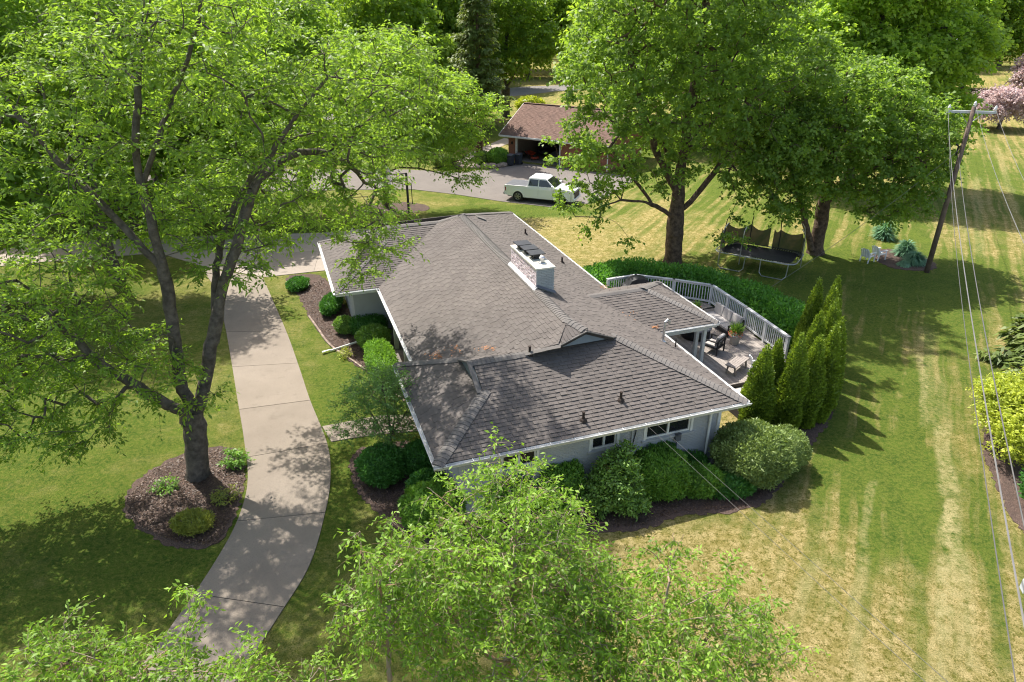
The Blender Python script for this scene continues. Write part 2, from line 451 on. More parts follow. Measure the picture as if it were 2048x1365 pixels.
def lawn_mat():
    m, nt, b = nodes_of("lawn_grass")
    t = N(nt, "ShaderNodeTexCoord")
    co = t.outputs["Object"]
    sep = N(nt, "ShaderNodeSeparateXYZ"); nt.links.new(co, sep.inputs[0])
    green = (0.040, 0.092, 0.012); green2 = (0.092, 0.148, 0.020)
    yel = (0.270, 0.230, 0.080); tan = (0.48, 0.385, 0.195)
    g = mixc(nt, noise(nt, co, 1.1, 5, 0.7, 0.35, 0.65), green, green2)
    g = mixc(nt, noise(nt, co, 7, 5, 0.85, 0.42, 0.62), g, (0.165, 0.185, 0.038))
    y = mixc(nt, noise(nt, co, 2.3, 6, 0.75, 0.42, 0.62), yel, tan)
    y = mixc(nt, noise(nt, co, 6, 6, 0.85, 0.48, 0.60), y, (0.125, 0.118, 0.018))
    # how dry the turf is: broad patches, drier towards the open right-hand side
    dry0 = noise(nt, co, 0.10, 4, 0.6, 0.36, 0.62)
    mrx = N(nt, "ShaderNodeMapRange"); mrx.inputs[1].default_value = -8; mrx.inputs[2].default_value = 4
    mrx.inputs[3].default_value = -0.25; mrx.inputs[4].default_value = 0.28
    nt.links.new(sep.outputs[0], mrx.inputs[0])
    # greener band at the far right
    def blob(cx, cy, rx, ry, amt, edge=0.5):
        mp = N(nt, "ShaderNodeMapping", vector_type='TEXTURE')
        mp.inputs["Location"].default_value = (cx, cy, 0); mp.inputs["Scale"].default_value = (rx, ry, 1000)
        nt.links.new(co, mp.inputs[0])
        ln = N(nt, "ShaderNodeVectorMath", operation='LENGTH'); nt.links.new(mp.outputs[0], ln.inputs[0])
        mr = N(nt, "ShaderNodeMapRange"); mr.interpolation_type = 'SMOOTHSTEP'
        mr.inputs[1].default_value = 1.0 + edge; mr.inputs[2].default_value = 1.0 - edge
        mr.inputs[3].default_value = 0; mr.inputs[4].default_value = amt
        nt.links.new(ln.outputs["Value"], mr.inputs[0])
        return mr.outputs[0]
    def add(a, b_):
        n = N(nt, "ShaderNodeMath", operation='ADD')
        for s, v in ((n.inputs[0], a), (n.inputs[1], b_)):
            if isinstance(v, (int, float)): s.default_value = v
            else: nt.links.new(v, s)
        return n.outputs[0]
    n2 = noise(nt, co, 0.8, 6, 0.75, 0.25, 0.75)
    mm = N(nt, "ShaderNodeMath", operation='MULTIPLY_ADD'); mm.inputs[1].default_value = 0.75; mm.inputs[2].default_value = -0.30
    nt.links.new(n2, mm.inputs[0])
    m0 = N(nt, "ShaderNodeMath", operation='MULTIPLY'); m0.inputs[1].default_value = 0.6; nt.links.new(dry0, m0.inputs[0])
    dry = add(add(m0.outputs[0], mrx.outputs[0]), mm.outputs[0])
    for bl in BLOBS:
        dry = add(dry, blob(*bl))
    # mower stripes along the right-hand lawn
    mp0 = N(nt, "ShaderNodeMapping"); mp0.inputs["Rotation"].default_value = (0, 0, math.radians(29))
    mp = N(nt, "ShaderNodeMapping"); mp.inputs["Scale"].default_value = (1, 0.03, 1); nt.links.new(mp0.outputs[0], mp.inputs[0])
    nz = N(nt, "ShaderNodeTexNoise"); nz.inputs["Scale"].default_value = 0.25; nt.links.new(co, nz.inputs["Vector"])
    wob = N(nt, "ShaderNodeVectorMath", operation='MULTIPLY_ADD'); wob.inputs[1].default_value = (0.7, 0, 0)
    nt.links.new(nz.outputs["Color"], wob.inputs[0]); nt.links.new(co, wob.inputs[2])
    nt.links.new(wob.outputs[0], mp0.inputs[0])
    sn = N(nt, "ShaderNodeTexNoise"); sn.inputs["Scale"].default_value = 2.2; sn.inputs["Detail"].default_value = 3
    nt.links.new(mp.outputs[0], sn.inputs["Vector"])
    stp = N(nt, "ShaderNodeMapRange"); stp.inputs[1].default_value = 0.42; stp.inputs[2].default_value = 0.62; stp.inputs[3].default_value = -0.36; stp.inputs[4].default_value = 0.5
    nt.links.new(sn.outputs[0], stp.inputs[0])
    rgt = N(nt, "ShaderNodeMapRange"); rgt.inputs[1].default_value = 4; rgt.inputs[2].default_value = 9; nt.links.new(sep.outputs[0], rgt.inputs[0])
    ml = N(nt, "ShaderNodeMath", operation='MULTIPLY'); nt.links.new(stp.outputs[0], ml.inputs[0]); nt.links.new(rgt.outputs[0], ml.inputs[1])
    dry = add(dry, ml.outputs[0])
    # worn wheel tracks: x = x0 + k (y - y0) within a band
    def track(x0, y0, x1, y1, w, amt):
        k = (x1-x0)/(y1-y0); L = abs(y1-y0)/2; ym = (y0+y1)/2; xm = (x0+x1)/2
        def mth(op, a, b=0.0, c=0.0):
            n = N(nt, "ShaderNodeMath", operation=op)
            for s_, v in zip(n.inputs, (a, b, c)):
                if isinstance(v, (int, float)): s_.default_value = v
                else: nt.links.new(v, s_)
            return n.outputs[0]
        dy = mth('SUBTRACT', sepw.outputs[1], ym)
        dx = mth('ABSOLUTE', mth('SUBTRACT', sepw.outputs[0], mth('MULTIPLY_ADD', dy, k, xm)))
        a = N(nt, "ShaderNodeMapRange", interpolation_type='SMOOTHSTEP'); a.inputs[1].default_value = w; a.inputs[2].default_value = w*.35; nt.links.new(dx, a.inputs[0])
        b_ = N(nt, "ShaderNodeMapRange", interpolation_type='SMOOTHSTEP'); b_.inputs[1].default_value = L; b_.inputs[2].default_value = L*.8; nt.links.new(mth('ABSOLUTE', dy), b_.inputs[0])
        return mth('MULTIPLY', mth('MULTIPLY', a.outputs[0], b_.outputs[0]), amt)
    wob2 = N(nt, "ShaderNodeTexNoise"); wob2.inputs["Scale"].default_value = 0.35; nt.links.new(co, wob2.inputs["Vector"])
    wv = N(nt, "ShaderNodeVectorMath", operation='MULTIPLY_ADD'); wv.inputs[1].default_value = (0.9, 0, 0); nt.links.new(wob2.outputs["Color"], wv.inputs[0]); nt.links.new(co, wv.inputs[2])
    wv2 = N(nt, "ShaderNodeVectorMath", operation='SUBTRACT'); wv2.inputs[1].default_value = (0.45, 0, 0); nt.links.new(wv.outputs[0], wv2.inputs[0])
    sepw = N(nt, "ShaderNodeSeparateXYZ"); nt.links.new(wv2.outputs[0], sepw.inputs[0])
    trk = None
    for tdef in TRACKS:
        q = track(*tdef)
        trk = q if trk is None else add(trk, q)
    tbreak = noise(nt, co, 3.5, 6, 0.85, 0.38, 0.62)
    tm = N(nt, "ShaderNodeMath", operation='MULTIPLY'); nt.links.new(trk, tm.inputs[0]); nt.links.new(tbreak, tm.inputs[1]); tm.use_clamp = True
    cl = N(nt, "ShaderNodeClamp"); nt.links.new(dry, cl.inputs[0])
    col = mixc(nt, cl.outputs[0], g, y)
    col = mixc(nt, tm.outputs[0], col, (0.42, 0.37, 0.19))
    fine = noise(nt, co, 24, 6, 0.9, 0.38, 0.62)
    col = mixc(nt, fine, mixc(nt, 1.0, col, (1.3, 1.25, 1.2), 'MULTIPLY'), mixc(nt, 1.0, col, (0.50, 0.55, 0.42), 'MULTIPLY'))
    nt.links.new(col, b.inputs["Base Color"])
    b.inputs["Roughness"].default_value = 1.0
    b.inputs["Specular IOR Level"].default_value = 0.1
    hb = noise(nt, co, 30, 6, 0.85, 0.2, 0.8)
    bump(nt, b, hb, 0.9, 0.05)
    return m
# (x, y, rx, ry, change of dryness)
BLOBS = [
    (-9, 11, 4.5, 4.5, 0.12), (-14, 22, 8, 8, -0.15), (-4.9, 24, 2.6, 5, -0.6), (-1.0, 13.5, 3.2, 3.0, 0.0),
    (14.0, 24.0, 3.4, 7, -0.9), (12.2, 18.0, 2.8, 3.2, -0.6), (19, 26, 3, 6, -0.35), (14.5,13,1.6,3,-.3), (17, 36, 10, 7, -0.7), (26, 62, 26, 22, -0.6), (30, 44, 5, 10, -0.3),
    (6, 46, 9, 8, 0.5), (2.5, 51.3, 6, 1.6, -0.9), (-8, 51, 6, 5, 0.3), (-2, 51, 5, 1.8, -0.7), (33, 54, 5, 14, 0.4),
    (5.0, 14.6, 3.4, 1.6, 0.35), (8, 11, 6, 4, 0.3), (10, 17, 2.2, 1.5, 0.4), (-5, 15, 1.7, 5, -0.1), (-0.5, 73, 6, 6, 0.2),
]
TRACKS = [(20.5,31,16,21,.7,.35),(16.5,22,14.2,17.5,.45,.9),(14.4,17.7,12.8,15.2,.3,.7),(12.84,15.3,10,10.5,.35,.8),(14.4,17.7,10.9,10.8,.35,.8),(12.1,18.6,10.4,15.2,.22,.5),
    (10.4,15.3,8.0,10.5,.28,.6),(19,28,15.5,21.5,.25,.5),(51,81,30,43,.5,.4),(54,78,38,50,.5,.4),(43,63.5,29,40,.5,.5),(8.85,15,7.4,12.5,.3,.5),(12.5,15.0,11.0,12.5,.35,.4)]
M['lawn'] = lawn_mat()
# ---------------------------------------------------------------- foliage engine
def unit(a):
    return a / np.maximum(np.linalg.norm(a, axis=-1, keepdims=True), 1e-9)

def leaves_geo(P, D, Nn, L, W, fold=0.12):
    """diamond leaves at P along D with normal Nn -> verts, quads"""
    S = unit(np.cross(D, Nn)); Nn = unit(np.cross(S, D))
    L = L[:, None]; W = W[:, None]
    v0 = P
    v1 = P + D * L * 0.45 + S * W * 0.5 + Nn * W * fold
    v2 = P + D * L - Nn * L * 0.12
    v3 = P + D * L * 0.45 - S * W * 0.5 + Nn * W * fold
    V = np.stack([v0, v1, v2, v3], 1).reshape(-1, 3)
    Q = np.arange(len(P) * 4).reshape(-1, 4)
    return V, Q

def rand_dirs(n, rng, zlo=-1.0, zhi=1.0):
    z = rng.uniform(zlo, zhi, n); t = rng.uniform(0, 2*np.pi, n); r = np.sqrt(np.maximum(0, 1 - z*z))
    return np.stack([r*np.cos(t), r*np.sin(t), z], 1)

def segs_geo(A, B, ra, rb, n=5):
    """frustums from A to B"""
    d = unit(B - A)
    up = np.where(np.abs(d[:, 2:3]) < 0.9, np.array([[0, 0, 1.0]]), np.array([[1.0, 0, 0]]))
    u = unit(np.cross(d, up)); w = np.cross(d, u)
    t = np.arange(n) * 2*np.pi/n
    ring = u[:, None, :] * np.cos(t)[None, :, None] + w[:, None, :] * np.sin(t)[None, :, None]
    VA = A[:, None, :] + ring * ra[:, None, None]
    VB = B[:, None, :] + ring * rb[:, None, None]
    V = np.concatenate([VA, VB], 1).reshape(-1, 3)
    k = np.arange(n); q = np.stack([k, (k+1) % n, n + (k+1) % n, n + k], 1)
    Q = (np.arange(len(A))[:, None, None] * 2*n + q[None]).reshape(-1, 4)
    return V, Q

def resample(poly, step):
    out = [np.array(poly[0], float)]
    for a, b in zip(poly[:-1], poly[1:]):
        a = np.array(a, float); b = np.array(b, float)
        k = max(1, int(np.ceil(np.linalg.norm(b-a)/step)))
        for i in range(1, k+1):
            out.append(a + (b-a)*i/k)
    return out

def smooth_poly(poly, it=2):
    for _ in range(it):
        q = [poly[0]]
        for a, b in zip(poly[:-1], poly[1:]):
            a = np.array(a, float); b = np.array(b, float)
            q += [a*0.75+b*0.25, a*0.25+b*0.75]
        q.append(poly[-1]); poly = q
    return poly

def grow(limbs, pads, rng, trunk_r, step=0.45, wob=0.10, arch=0.18, tip_r=0.012, power=2.2, lowbias=0.35):
    """limbs: list of polylines (first starts at the base). pads: (n,3) leaf-pad centres. -> nodes, parent, radius, pad nodes"""
    pos = []; par = []
    for li, lb in enumerate(limbs):
        pts = resample(smooth_poly(lb), step)
        if li == 0:
            prev = -1
        else:
            arr = np.array(pos); prev = int(np.argmin(np.linalg.norm(arr - pts[0], axis=1)))
            pts = pts[1:]
        for i, p in enumerate(pts):
            j = rng.normal(0, wob*0.16, 3)*(1 if i > 4 or li else 0) if i > 0 else 0
            pos.append(p + j); par.append(prev); prev = len(pos)-1
    nl = len(pos)
    base = np.array(limbs[0][0], float)
    arr = np.zeros((nl + len(pads)*14 + 10, 3)); arr[:nl] = np.array(pos)
    n = nl
    parr = list(par)
    L0 = np.array(pos)
    order = np.argsort([np.min(np.linalg.norm(L0 - p, axis=1)) for p in pads])
    tipn = np.zeros(len(pads), int)
    # distance along the tree from the base
    dist = np.zeros(len(arr))
    for i in range(nl):
        dist[i] = 0 if parr[i] < 0 else dist[parr[i]] + np.linalg.norm(arr[i]-arr[parr[i]])
    ok = np.zeros(len(arr), bool)
    fork = trunk_r * 9
    ok[:nl] = dist[:nl] > min(fork, dist[:nl].max()*0.25)
    for pi in order:
        p = pads[pi]
        d = np.linalg.norm(arr[:n] - p, axis=1)
        up = arr[:n, 2] - p[2]
        cost = d + lowbias*np.maximum(up, 0) + 0.12*dist[:n]*0 + (~ok[:n])*50
        j = int(np.argmin(cost))
        a = arr[j]; L = d[j]
        k = max(1, int(np.ceil(L/step)))
        if k > 12: k = 12
        prev = j
        jig = rng.normal(0, wob, 3)*min(1, L)
        for i in range(1, k+1):
            t = i/k
            q = a + (p-a)*t
            q = q + np.array([0, 0, arch*L*math.sin(math.pi*t)*0.6]) + jig*math.sin(math.pi*t) + (rng.normal(0, wob*0.3, 3) if i < k else 0)
            arr[n] = q; parr.append(prev); dist[n] = dist[prev]+L/k; ok[n] = True
            prev = n; n += 1
        tipn[pi] = prev
    pos = arr[:n]; par = np.array(parr)
    # pipe-model radii
    acc = np.zeros(n)
    tips = np.ones(n, bool); tips[par[par >= 0]] = False
    acc[tips] = 1.0
    for i in range(n-1, -1, -1):
        if acc[i] == 0: acc[i] = 1.0
        if par[i] >= 0: acc[par[i]] += acc[i]
    e = 1/power
    r = acc**e
    r0 = r[0]
    al = math.log(trunk_r/tip_r)/math.log(max(r0, 1.5))
    r = tip_r * r**al
    return pos, par, r, tipn

def wood_mesh(name, pos, par, r, extra=None, sides=6, minr=0.0, flare=1.35, flare_h=0.6):
    idx = np.where(par >= 0)[0]
    keep = r[idx] > minr
    idx = idx[keep]
    A = pos[par[idx]]; B = pos[idx]
    ra = np.minimum(r[par[idx]], r[idx]*1.35); rb = r[idx].copy()
    zb = pos[0][2]
    fa = 1 + (flare-1)*np.clip(1-(A[:, 2]-zb)/flare_h, 0, 1)**2; fb = 1 + (flare-1)*np.clip(1-(B[:, 2]-zb)/flare_h, 0, 1)**2
    big = ra > r[0]*0.5
    ra = np.where(big, ra*fa, ra); rb = np.where(big, rb*fb, rb)
    d = unit(B-A); A = A - d*ra[:, None]*0.35
    Vs = []; Qs = []; off = 0
    for lo, hi, n in ((0.07, 99, max(sides, 9)), (0.02, 0.07, 6), (-1, 0.02, 3)):
        s = (ra > lo) & (ra <= hi)
        if s.sum():
            V, Q = segs_geo(A[s], B[s], ra[s], rb[s], n)
            Vs.append(V); Qs.append(Q+off); off += len(V)
    if extra is not None and len(extra[0]):
        V, Q = segs_geo(*extra, 3)
        Vs.append(V); Qs.append(Q+off); off += len(V)
    return np_mesh(name, np.concatenate(Vs), np.concatenate(Qs), smooth=True)

def sample_pads(blobs, n, rng, shell=0.55, mind=0.0):
    """blobs: (cx,cy,cz, rx,ry,rz, weight). Points biased to the outer shell, thinned by a minimum distance"""
    w = np.array([b[6] if len(b) > 6 else b[3]*b[4]*b[5] for b in blobs], float); w /= w.sum()
    out = []
    tries = 0
    cell = {}
    while len(out) < n and tries < n*14:
        tries += 1
        b = blobs[rng.choice(len(blobs), p=w)]
        d = rand_dirs(1, rng)[0]
        rad = (rng.uniform(shell**3, 1))**(1/3)
        p = np.array(b[:3]) + d*rad*np.array(b[3:6])
        if p[2] < 0.05: continue
        if mind > 0:
            key = tuple((p//mind).astype(int)); bad = False
            for i in (-1, 0, 1):
                for j in (-1, 0, 1):
                    for k in (-1, 0, 1):
                        for q in cell.get((key[0]+i, key[1]+j, key[2]+k), ()):
                            if np.sum((q-p)**2) < mind*mind: bad = True
            if bad: continue
            cell.setdefault(key, []).append(p)
        out.append(p)
    return np.array(out)

def pad_leaves(pads, outdir, rng, twigs=7, tl=(0.5, 1.0), per=10, ll=0.18, lw=0.07, droop=0.35, up=0.1, spread=0.9, flat=0.5, tw_r=0.006, want_twigs=False, face_up=0.7):
    """sprays of twigs out of each pad centre with leaves along them"""
    n = len(pads); T = n*twigs
    c = np.repeat(pads, twigs, 0)
    o = np.repeat(outdir, twigs, 0)
    d = rand_dirs(T, rng); d[:, 2] *= flat
    d = unit(d*spread + o*0.6 + np.array([0, 0, up]))
    L = rng.uniform(tl[0], tl[1], T)
    t = (np.arange(per)+0.6)/per
    P = c[:, None, :] + d[:, None, :]*L[:, None, None]*t[None, :, None]
    P[:, :, 2] -= droop*(L[:, None]*t[None, :])**2
    dd = np.repeat(d[:, None, :], per, 1).copy()
    dd[:, :, 2] -= 2*droop*L[:, None]*t[None, :]
    side = unit(np.cross(dd.reshape(-1, 3), np.array([[0, 0, 1.0]])))
    sg = np.where(np.arange(T*per) % 2 == 0, 1.0, -1.0)[:, None]
    D = unit(unit(dd.reshape(-1, 3))*0.75 + side*sg*0.8 + rng.normal(0, 0.35, (T*per, 3)) - np.array([0, 0, 0.25]))
    Nn = unit(np.array([[0, 0, 1.0]])*face_up + rand_dirs(T*per, rng)*0.75)
    P = P.reshape(-1, 3) + rng.normal(0, ll*0.25, (T*per, 3))
    l = ll*rng.uniform(0.7, 1.25, T*per); w = lw*rng.uniform(0.7, 1.25, T*per)
    V, Q = leaves_geo(P, D, Nn, l, w)
    tint = np.clip(np.repeat(np.repeat(rng.uniform(0.0, 1, n), twigs), per)*0.55 + rng.uniform(0, 0.45, T*per), 0, 1)
    ex = None
    if want_twigs:
        e = c + d*L[:, None]*0.5; e[:, 2] -= droop*(L*0.5)**2
        e2 = c + d*L[:, None]; e2[:, 2] -= droop*L**2
        A = np.concatenate([c, e]); B = np.concatenate([e, e2])
        ex = (A, B, np.concatenate([np.full(T, tw_r), np.full(T, tw_r*0.7)]), np.concatenate([np.full(T, tw_r*0.7), np.full(T, tw_r*0.35)]))
    return V, Q, tint, ex

def make_tree(name, base, limbs, blobs, npads, seed, bark, leafm, label, cat="tree", group=None, trunk_r=0.3, mind=0.6, shell=0.5,
              leaf={}, step=0.5, want_twigs=False, pads=None, wob=0.12, arch=0.18, lowbias=0.35, tip_r=0.012, minr=0.0, crown_name="crown"):
    """tree > trunk (with its limbs), crown. limbs and blobs are relative to the base"""
    rng = np.random.default_rng(seed)
    if pads is None:
        pads = sample_pads(blobs, npads, rng, shell, mind)
    pos, par, r, tipn = grow(limbs, pads, rng, trunk_r, step=step, wob=wob, arch=arch, lowbias=lowbias, tip_r=tip_r)
    pp = pos[tipn]; prev = pos[np.maximum(par[tipn], 0)]
    out = unit(pp - prev)
    V, Q, tint, ex = pad_leaves(pp, out, rng, want_twigs=want_twigs, **leaf)
    root = empty(name, base, 0, label, cat, group)
    link_mesh("trunk", wood_mesh(name + "_trunk", pos, par, r, ex, minr=minr), root, bark)
    link_mesh(crown_name, np_mesh(name + "_crown", V, Q, tint=tint), root, leafm)
    return root

def shell_points(shape, n, rng, depth=0.12):
    """points and normals near the surface of a clipped shrub: ('ball',rx,ry,rz) | ('box',rx,ry,rz,k) | ('cone',r,h)"""
    k = shape[0]
    if k == 'ball' or k == 'box':
        e = 2.0 if k == 'ball' else shape[4]
        d = rand_dirs(n, rng)
        s = (np.abs(d)**e).sum(1)**(-1/e)
        p = d*s[:, None]
        g = np.sign(p)*np.abs(p)**(e-1)
        R = np.array(shape[1:4])
        nn = unit(g/R)
        lump = 1 + 0.035*np.sin(p[:, 0]*17+p[:, 2]*13)*np.sin(p[:, 1]*19+2) + 0.07*np.sin(p[:, 0]*5.1+1)*np.sin(p[:, 1]*4.3+2)*np.sin(p[:, 2]*4.7+.5) + 0.04*np.sin(p[:, 0]*11+p[:, 1]*9)
        f = (1 - depth*rng.uniform(0, 1, n)**1.5)*lump
        P = p*R*f[:, None]
        return P, nn
    if k == 'cone':
        r, h = shape[1:3]
        # pick height with probability ~ radius
        t = 1 - np.sqrt(rng.uniform(0.0, 1, n)); t = np.clip(t*1.02, 0, 1)
        prof = lambda q: np.minimum(1, (1-q)*1.75)**0.8 * (0.80+0.2*np.minimum(1, q*5))
        th = rng.uniform(0, 2*np.pi, n)
        lump = 1 + 0.10*np.sin(th*3+t*9+shape[3]) + 0.07*np.sin(th*5-t*17+shape[3]*2)
        rr = r*prof(t)*lump*(1-depth*rng.uniform(0, 1, n)**1.5)
        P = np.stack([rr*np.cos(th), rr*np.sin(th), t*h], 1)
        nn = unit(np.stack([np.cos(th), np.sin(th), np.full(n, 0.35)], 1))
        return P, nn

def shrub_geo(shape, n, rng, ll, lw, depth=0.16, upd=0.6, spike=0.5):
    P, nn = shell_points(shape, n, rng, depth)
    D = unit(nn*spike + rand_dirs(n, rng)*0.9 + np.array([0, 0, upd]))
    Nn = unit(nn*0.6 + rand_dirs(n, rng))
    V, Q = leaves_geo(P, D, Nn, ll*rng.uniform(.65, 1.3, n), lw*rng.uniform(.65, 1.3, n))
    cl = 0.5+0.5*np.sin(P[:, 0]*3.1+P[:, 2]*2.3)*np.sin(P[:, 1]*2.7+1.3)
    tint = np.clip(0.35*cl + 0.65*rng.uniform(0, 1, n), 0, 1)
    return V, Q, tint

def core_geo(shape, f=0.86):
    """a closed inner surface that stops the view through; its dark tints paint the inner shade"""
    rng = np.random.default_rng(3)
    nu, nv = 20, 12
    V = []
    for j in range(nv+1):
        for i in range(nu):
            th = 2*np.pi*i/nu
            if shape[0] == 'cone':
                t = j/nv
                r = shape[1]*min(1, (1-t)*1.75)**0.8*(0.80+0.2*min(1, t*5))*f*(1 + 0.10*math.sin(th*3+t*9+shape[3]) + 0.07*math.sin(th*5-t*17+shape[3]*2))
                V.append((r*math.cos(th), r*math.sin(th), t*shape[2]*0.97))
            else:
                ph = math.pi*(j/nv-0.5)
                d = np.array([math.cos(ph)*math.cos(th), math.cos(ph)*math.sin(th), math.sin(ph)])
                e = 2.0 if shape[0] == 'ball' else shape[4]
                s = (np.abs(d)**e).sum()**(-1/e)
                V.append(tuple(d*s*f*np.array(shape[1:4])))
    Q = [(j*nu+i, j*nu+(i+1) % nu, (j+1)*nu+(i+1) % nu, (j+1)*nu+i) for j in range(nv) for i in range(nu)]
    return np.array(V), np.array(Q)

def make_shrub(name, loc, shape, n, seed, leafm, label, cat="shrub", group=None, ll=0.09, lw=0.045, depth=0.16, upd=0.6, spike=0.5, rz=0.0, core=0.86, stem=True, bark=None):
    rng = np.random.default_rng(seed)
    h = shape[3] if shape[0] != 'cone' else 0
    V, Q, tint = shrub_geo(shape, n, rng, ll, lw, depth, upd, spike)
    if core:
        cv, cq = core_geo(shape, core)
        V = np.concatenate([V, cv]); Q = np.concatenate([Q, cq + len(V) - len(cv)]); tint = np.concatenate([tint, rng.uniform(0, 0.4, len(cq))])  # core takes only the darker tints, painting the shade inside the shrub
    V[:, 2] += h*0.97
    V = V[:, :]
    root = empty(name, loc, rz, label, cat, group)
    link_mesh("foliage", np_mesh(name, V, Q, tint=tint), root, leafm)
    if stem:
        mb = MB()
        R = shape[1]
        for i in range(5):
            t = i*1.3
            mb.tube([(0.05*math.cos(t), 0.05*math.sin(t), -0.02), (0.3*R*math.cos(t), 0.3*R*math.sin(t), 0.35), (0.5*R*math.cos(t), 0.5*R*math.sin(t), max(0.5, h))], [0.03, 0.022, 0.012], 5)
        mb.build("stem", bark or M['bark'], root)
    return root

# leaf materials
LM = {}
LM['locust'] = leaf_mat("locust_leaf", (0.050, 0.078, 0.012), (0.165, 0.215, 0.030), 0.50, 0.5)
LM['locust_b'] = leaf_mat("locust_leaf_far", (0.060, 0.090, 0.012), (0.170, 0.220, 0.032), 0.50, 0.4)
LM['maple'] = leaf_mat("maple_leaf", (0.040, 0.064, 0.012), (0.145, 0.190, 0.032), 0.50, 0.5)
LM['maple_l'] = leaf_mat("light_maple_leaf", (0.085, 0.120, 0.015), (0.200, 0.245, 0.035), 0.50, 0.4)
LM['birch'] = leaf_mat("birch_leaf", (0.020, 0.045, 0.006), (0.195, 0.265, 0.032), 0.38, 0.8, gloss=0.3)
LM['spruce'] = leaf_mat("spruce_needle", (0.034, 0.050, 0.012), (0.120, 0.130, 0.028), 0.25, 0.6)
LM['arb'] = leaf_mat("arborvitae_spray", (0.022, 0.040, 0.005), (0.160, 0.190, 0.018), 0.22, 1.2)
LM['yew'] = leaf_mat("clipped_yew", (0.024, 0.055, 0.008), (0.160, 0.245, 0.036), 0.32, 1.5)
LM['yew_dark'] = leaf_mat("dark_shrub_leaf", (0.022, 0.062, 0.012), (0.055, 0.125, 0.020), 0.25, 1.5)
LM['olive'] = leaf_mat("olive_shrub_leaf", (0.050, 0.068, 0.016), (0.160, 0.180, 0.055), 0.22, 1.5)
LM['gold'] = leaf_mat("golden_shrub_leaf", (0.110, 0.125, 0.010), (0.320, 0.300, 0.040), 0.30, 1.5)
LM['rhodo'] = leaf_mat("glossy_shrub_leaf", (0.040, 0.075, 0.012), (0.160, 0.225, 0.040), 0.30, 1.5, gloss=0.6)
LM['mixed'] = leaf_mat("mottled_shrub_leaf", (0.070, 0.140, 0.022), (0.250, 0.190, 0.060), 0.35, 2.5, gloss=0.5)
LM['fine'] = leaf_mat("small_tree_leaf", (0.050, 0.090, 0.025), (0.125, 0.180, 0.050), 0.45, 1.0)
LM['blue'] = leaf_mat("blue_green_blade", (0.060, 0.110, 0.070), (0.140, 0.210, 0.130), 0.25, 1.5)
LM['blossom'] = leaf_mat("pink_white_blossom", (0.26, 0.165, 0.16), (0.42, 0.29, 0.28), 0.30, 1.5, tcol=(1.1, 1.0, 1.0))
LM['wood_edge'] = leaf_mat("distant_leaf", (0.070, 0.100, 0.012), (0.170, 0.210, 0.028), 0.50, 0.12)
LM['wood_dark'] = leaf_mat("distant_dark_leaf", (0.058, 0.088, 0.012), (0.150, 0.185, 0.026), 0.50, 0.15)
LM['hedge'] = leaf_mat("hedge_leaf", (0.026, 0.070, 0.012), (0.090, 0.180, 0.028), 0.40, 1.0)
LM['juniper'] = leaf_mat("golden_juniper", (0.080, 0.095, 0.018), (0.220, 0.190, 0.035), 0.25, 3.0)
LM['flower'] = leaf_mat("orange_flower", (0.45, 0.10, 0.06), (0.60, 0.22, 0.14), 0.30, 9, tcol=(1.1, 1, 1))
LM['tuft'] = leaf_mat("grass_tuft", (0.080, 0.150, 0.018), (0.200, 0.220, 0.050), 0.30, 0.4)
# ---------------------------------------------------------------- ground, paving, beds
def sheet(name, poly, z, mat, thick=0.02, kind='structure', parent=None):
    if name == 'mulch_bed':
        re_ = random.Random(len(poly)); q = []
        for i in range(len(poly)):
            a = poly[i]; b = poly[(i+1) % len(poly)]; k = max(1, int(math.hypot(b[0]-a[0], b[1]-a[1])/0.12))
            for j in range(k): q.append((a[0]+(b[0]-a[0])*j/k + re_.uniform(-.08, .08), a[1]+(b[1]-a[1])*j/k + re_.uniform(-.08, .08)))
        poly = q
    mb = MB(); mb.prism([(p[0], p[1]) for p in poly], z - thick, z)
    o = mb.build(name, mat, parent)
    if kind and parent is None: o["kind"] = kind
    return o

def big_ground():
    n = 60
    xs = np.concatenate([np.linspace(-420, -60, 8, endpoint=False), np.linspace(-60, 60, 41), np.linspace(60, 420, 9)[1:]])
    ys = np.concatenate([np.linspace(-60, 0, 5, endpoint=False), np.linspace(0, 120, 49), np.linspace(120, 900, 14)[1:]])
    X, Y = np.meshgrid(xs, ys)
    V = np.stack([X.ravel(), Y.ravel(), np.zeros(X.size)], 1)
    w = len(xs)
    i, j = np.meshgrid(np.arange(len(ys)-1), np.arange(w-1), indexing='ij')
    a = (i*w + j).ravel()
    Q = np.stack([a, a+1, a+w+1, a+w], 1)
    return tag(link_mesh("lawn", np_mesh("lawn", V, Q), None, M['lawn']), kind='structure')
big_ground()

def smooth_closed(poly, it=2):
    for _ in range(it):
        q = []
        n = len(poly)
        for i in range(n):
            a = poly[i]; b = poly[(i+1) % n]
            q += [(a[0]*.75+b[0]*.25, a[1]*.75+b[1]*.25), (a[0]*.25+b[0]*.75, a[1]*.25+b[1]*.75)]
        poly = q
    return poly

def interp_poly(pts, k):
    out = []
    for a, b in zip(pts[:-1], pts[1:]):
        for i in range(k): out.append((a[0]+(b[0]-a[0])*i/k, a[1]+(b[1]-a[1])*i/k))
    out.append(pts[-1]); return out

def catmull(P, k=6):
    out = []
    n = len(P)
    for i in range(n-1):
        p0 = P[max(0, i-1)]; p1 = P[i]; p2 = P[i+1]; p3 = P[min(n-1, i+2)]
        for s in range(k):
            t = s/k
            out.append(tuple(0.5*((2*p1[c]) + (-p0[c]+p2[c])*t + (2*p0[c]-5*p1[c]+4*p2[c]-p3[c])*t*t + (-p0[c]+3*p1[c]-3*p2[c]+p3[c])*t**3) for c in (0, 1)))
    out.append(P[-1]); return out

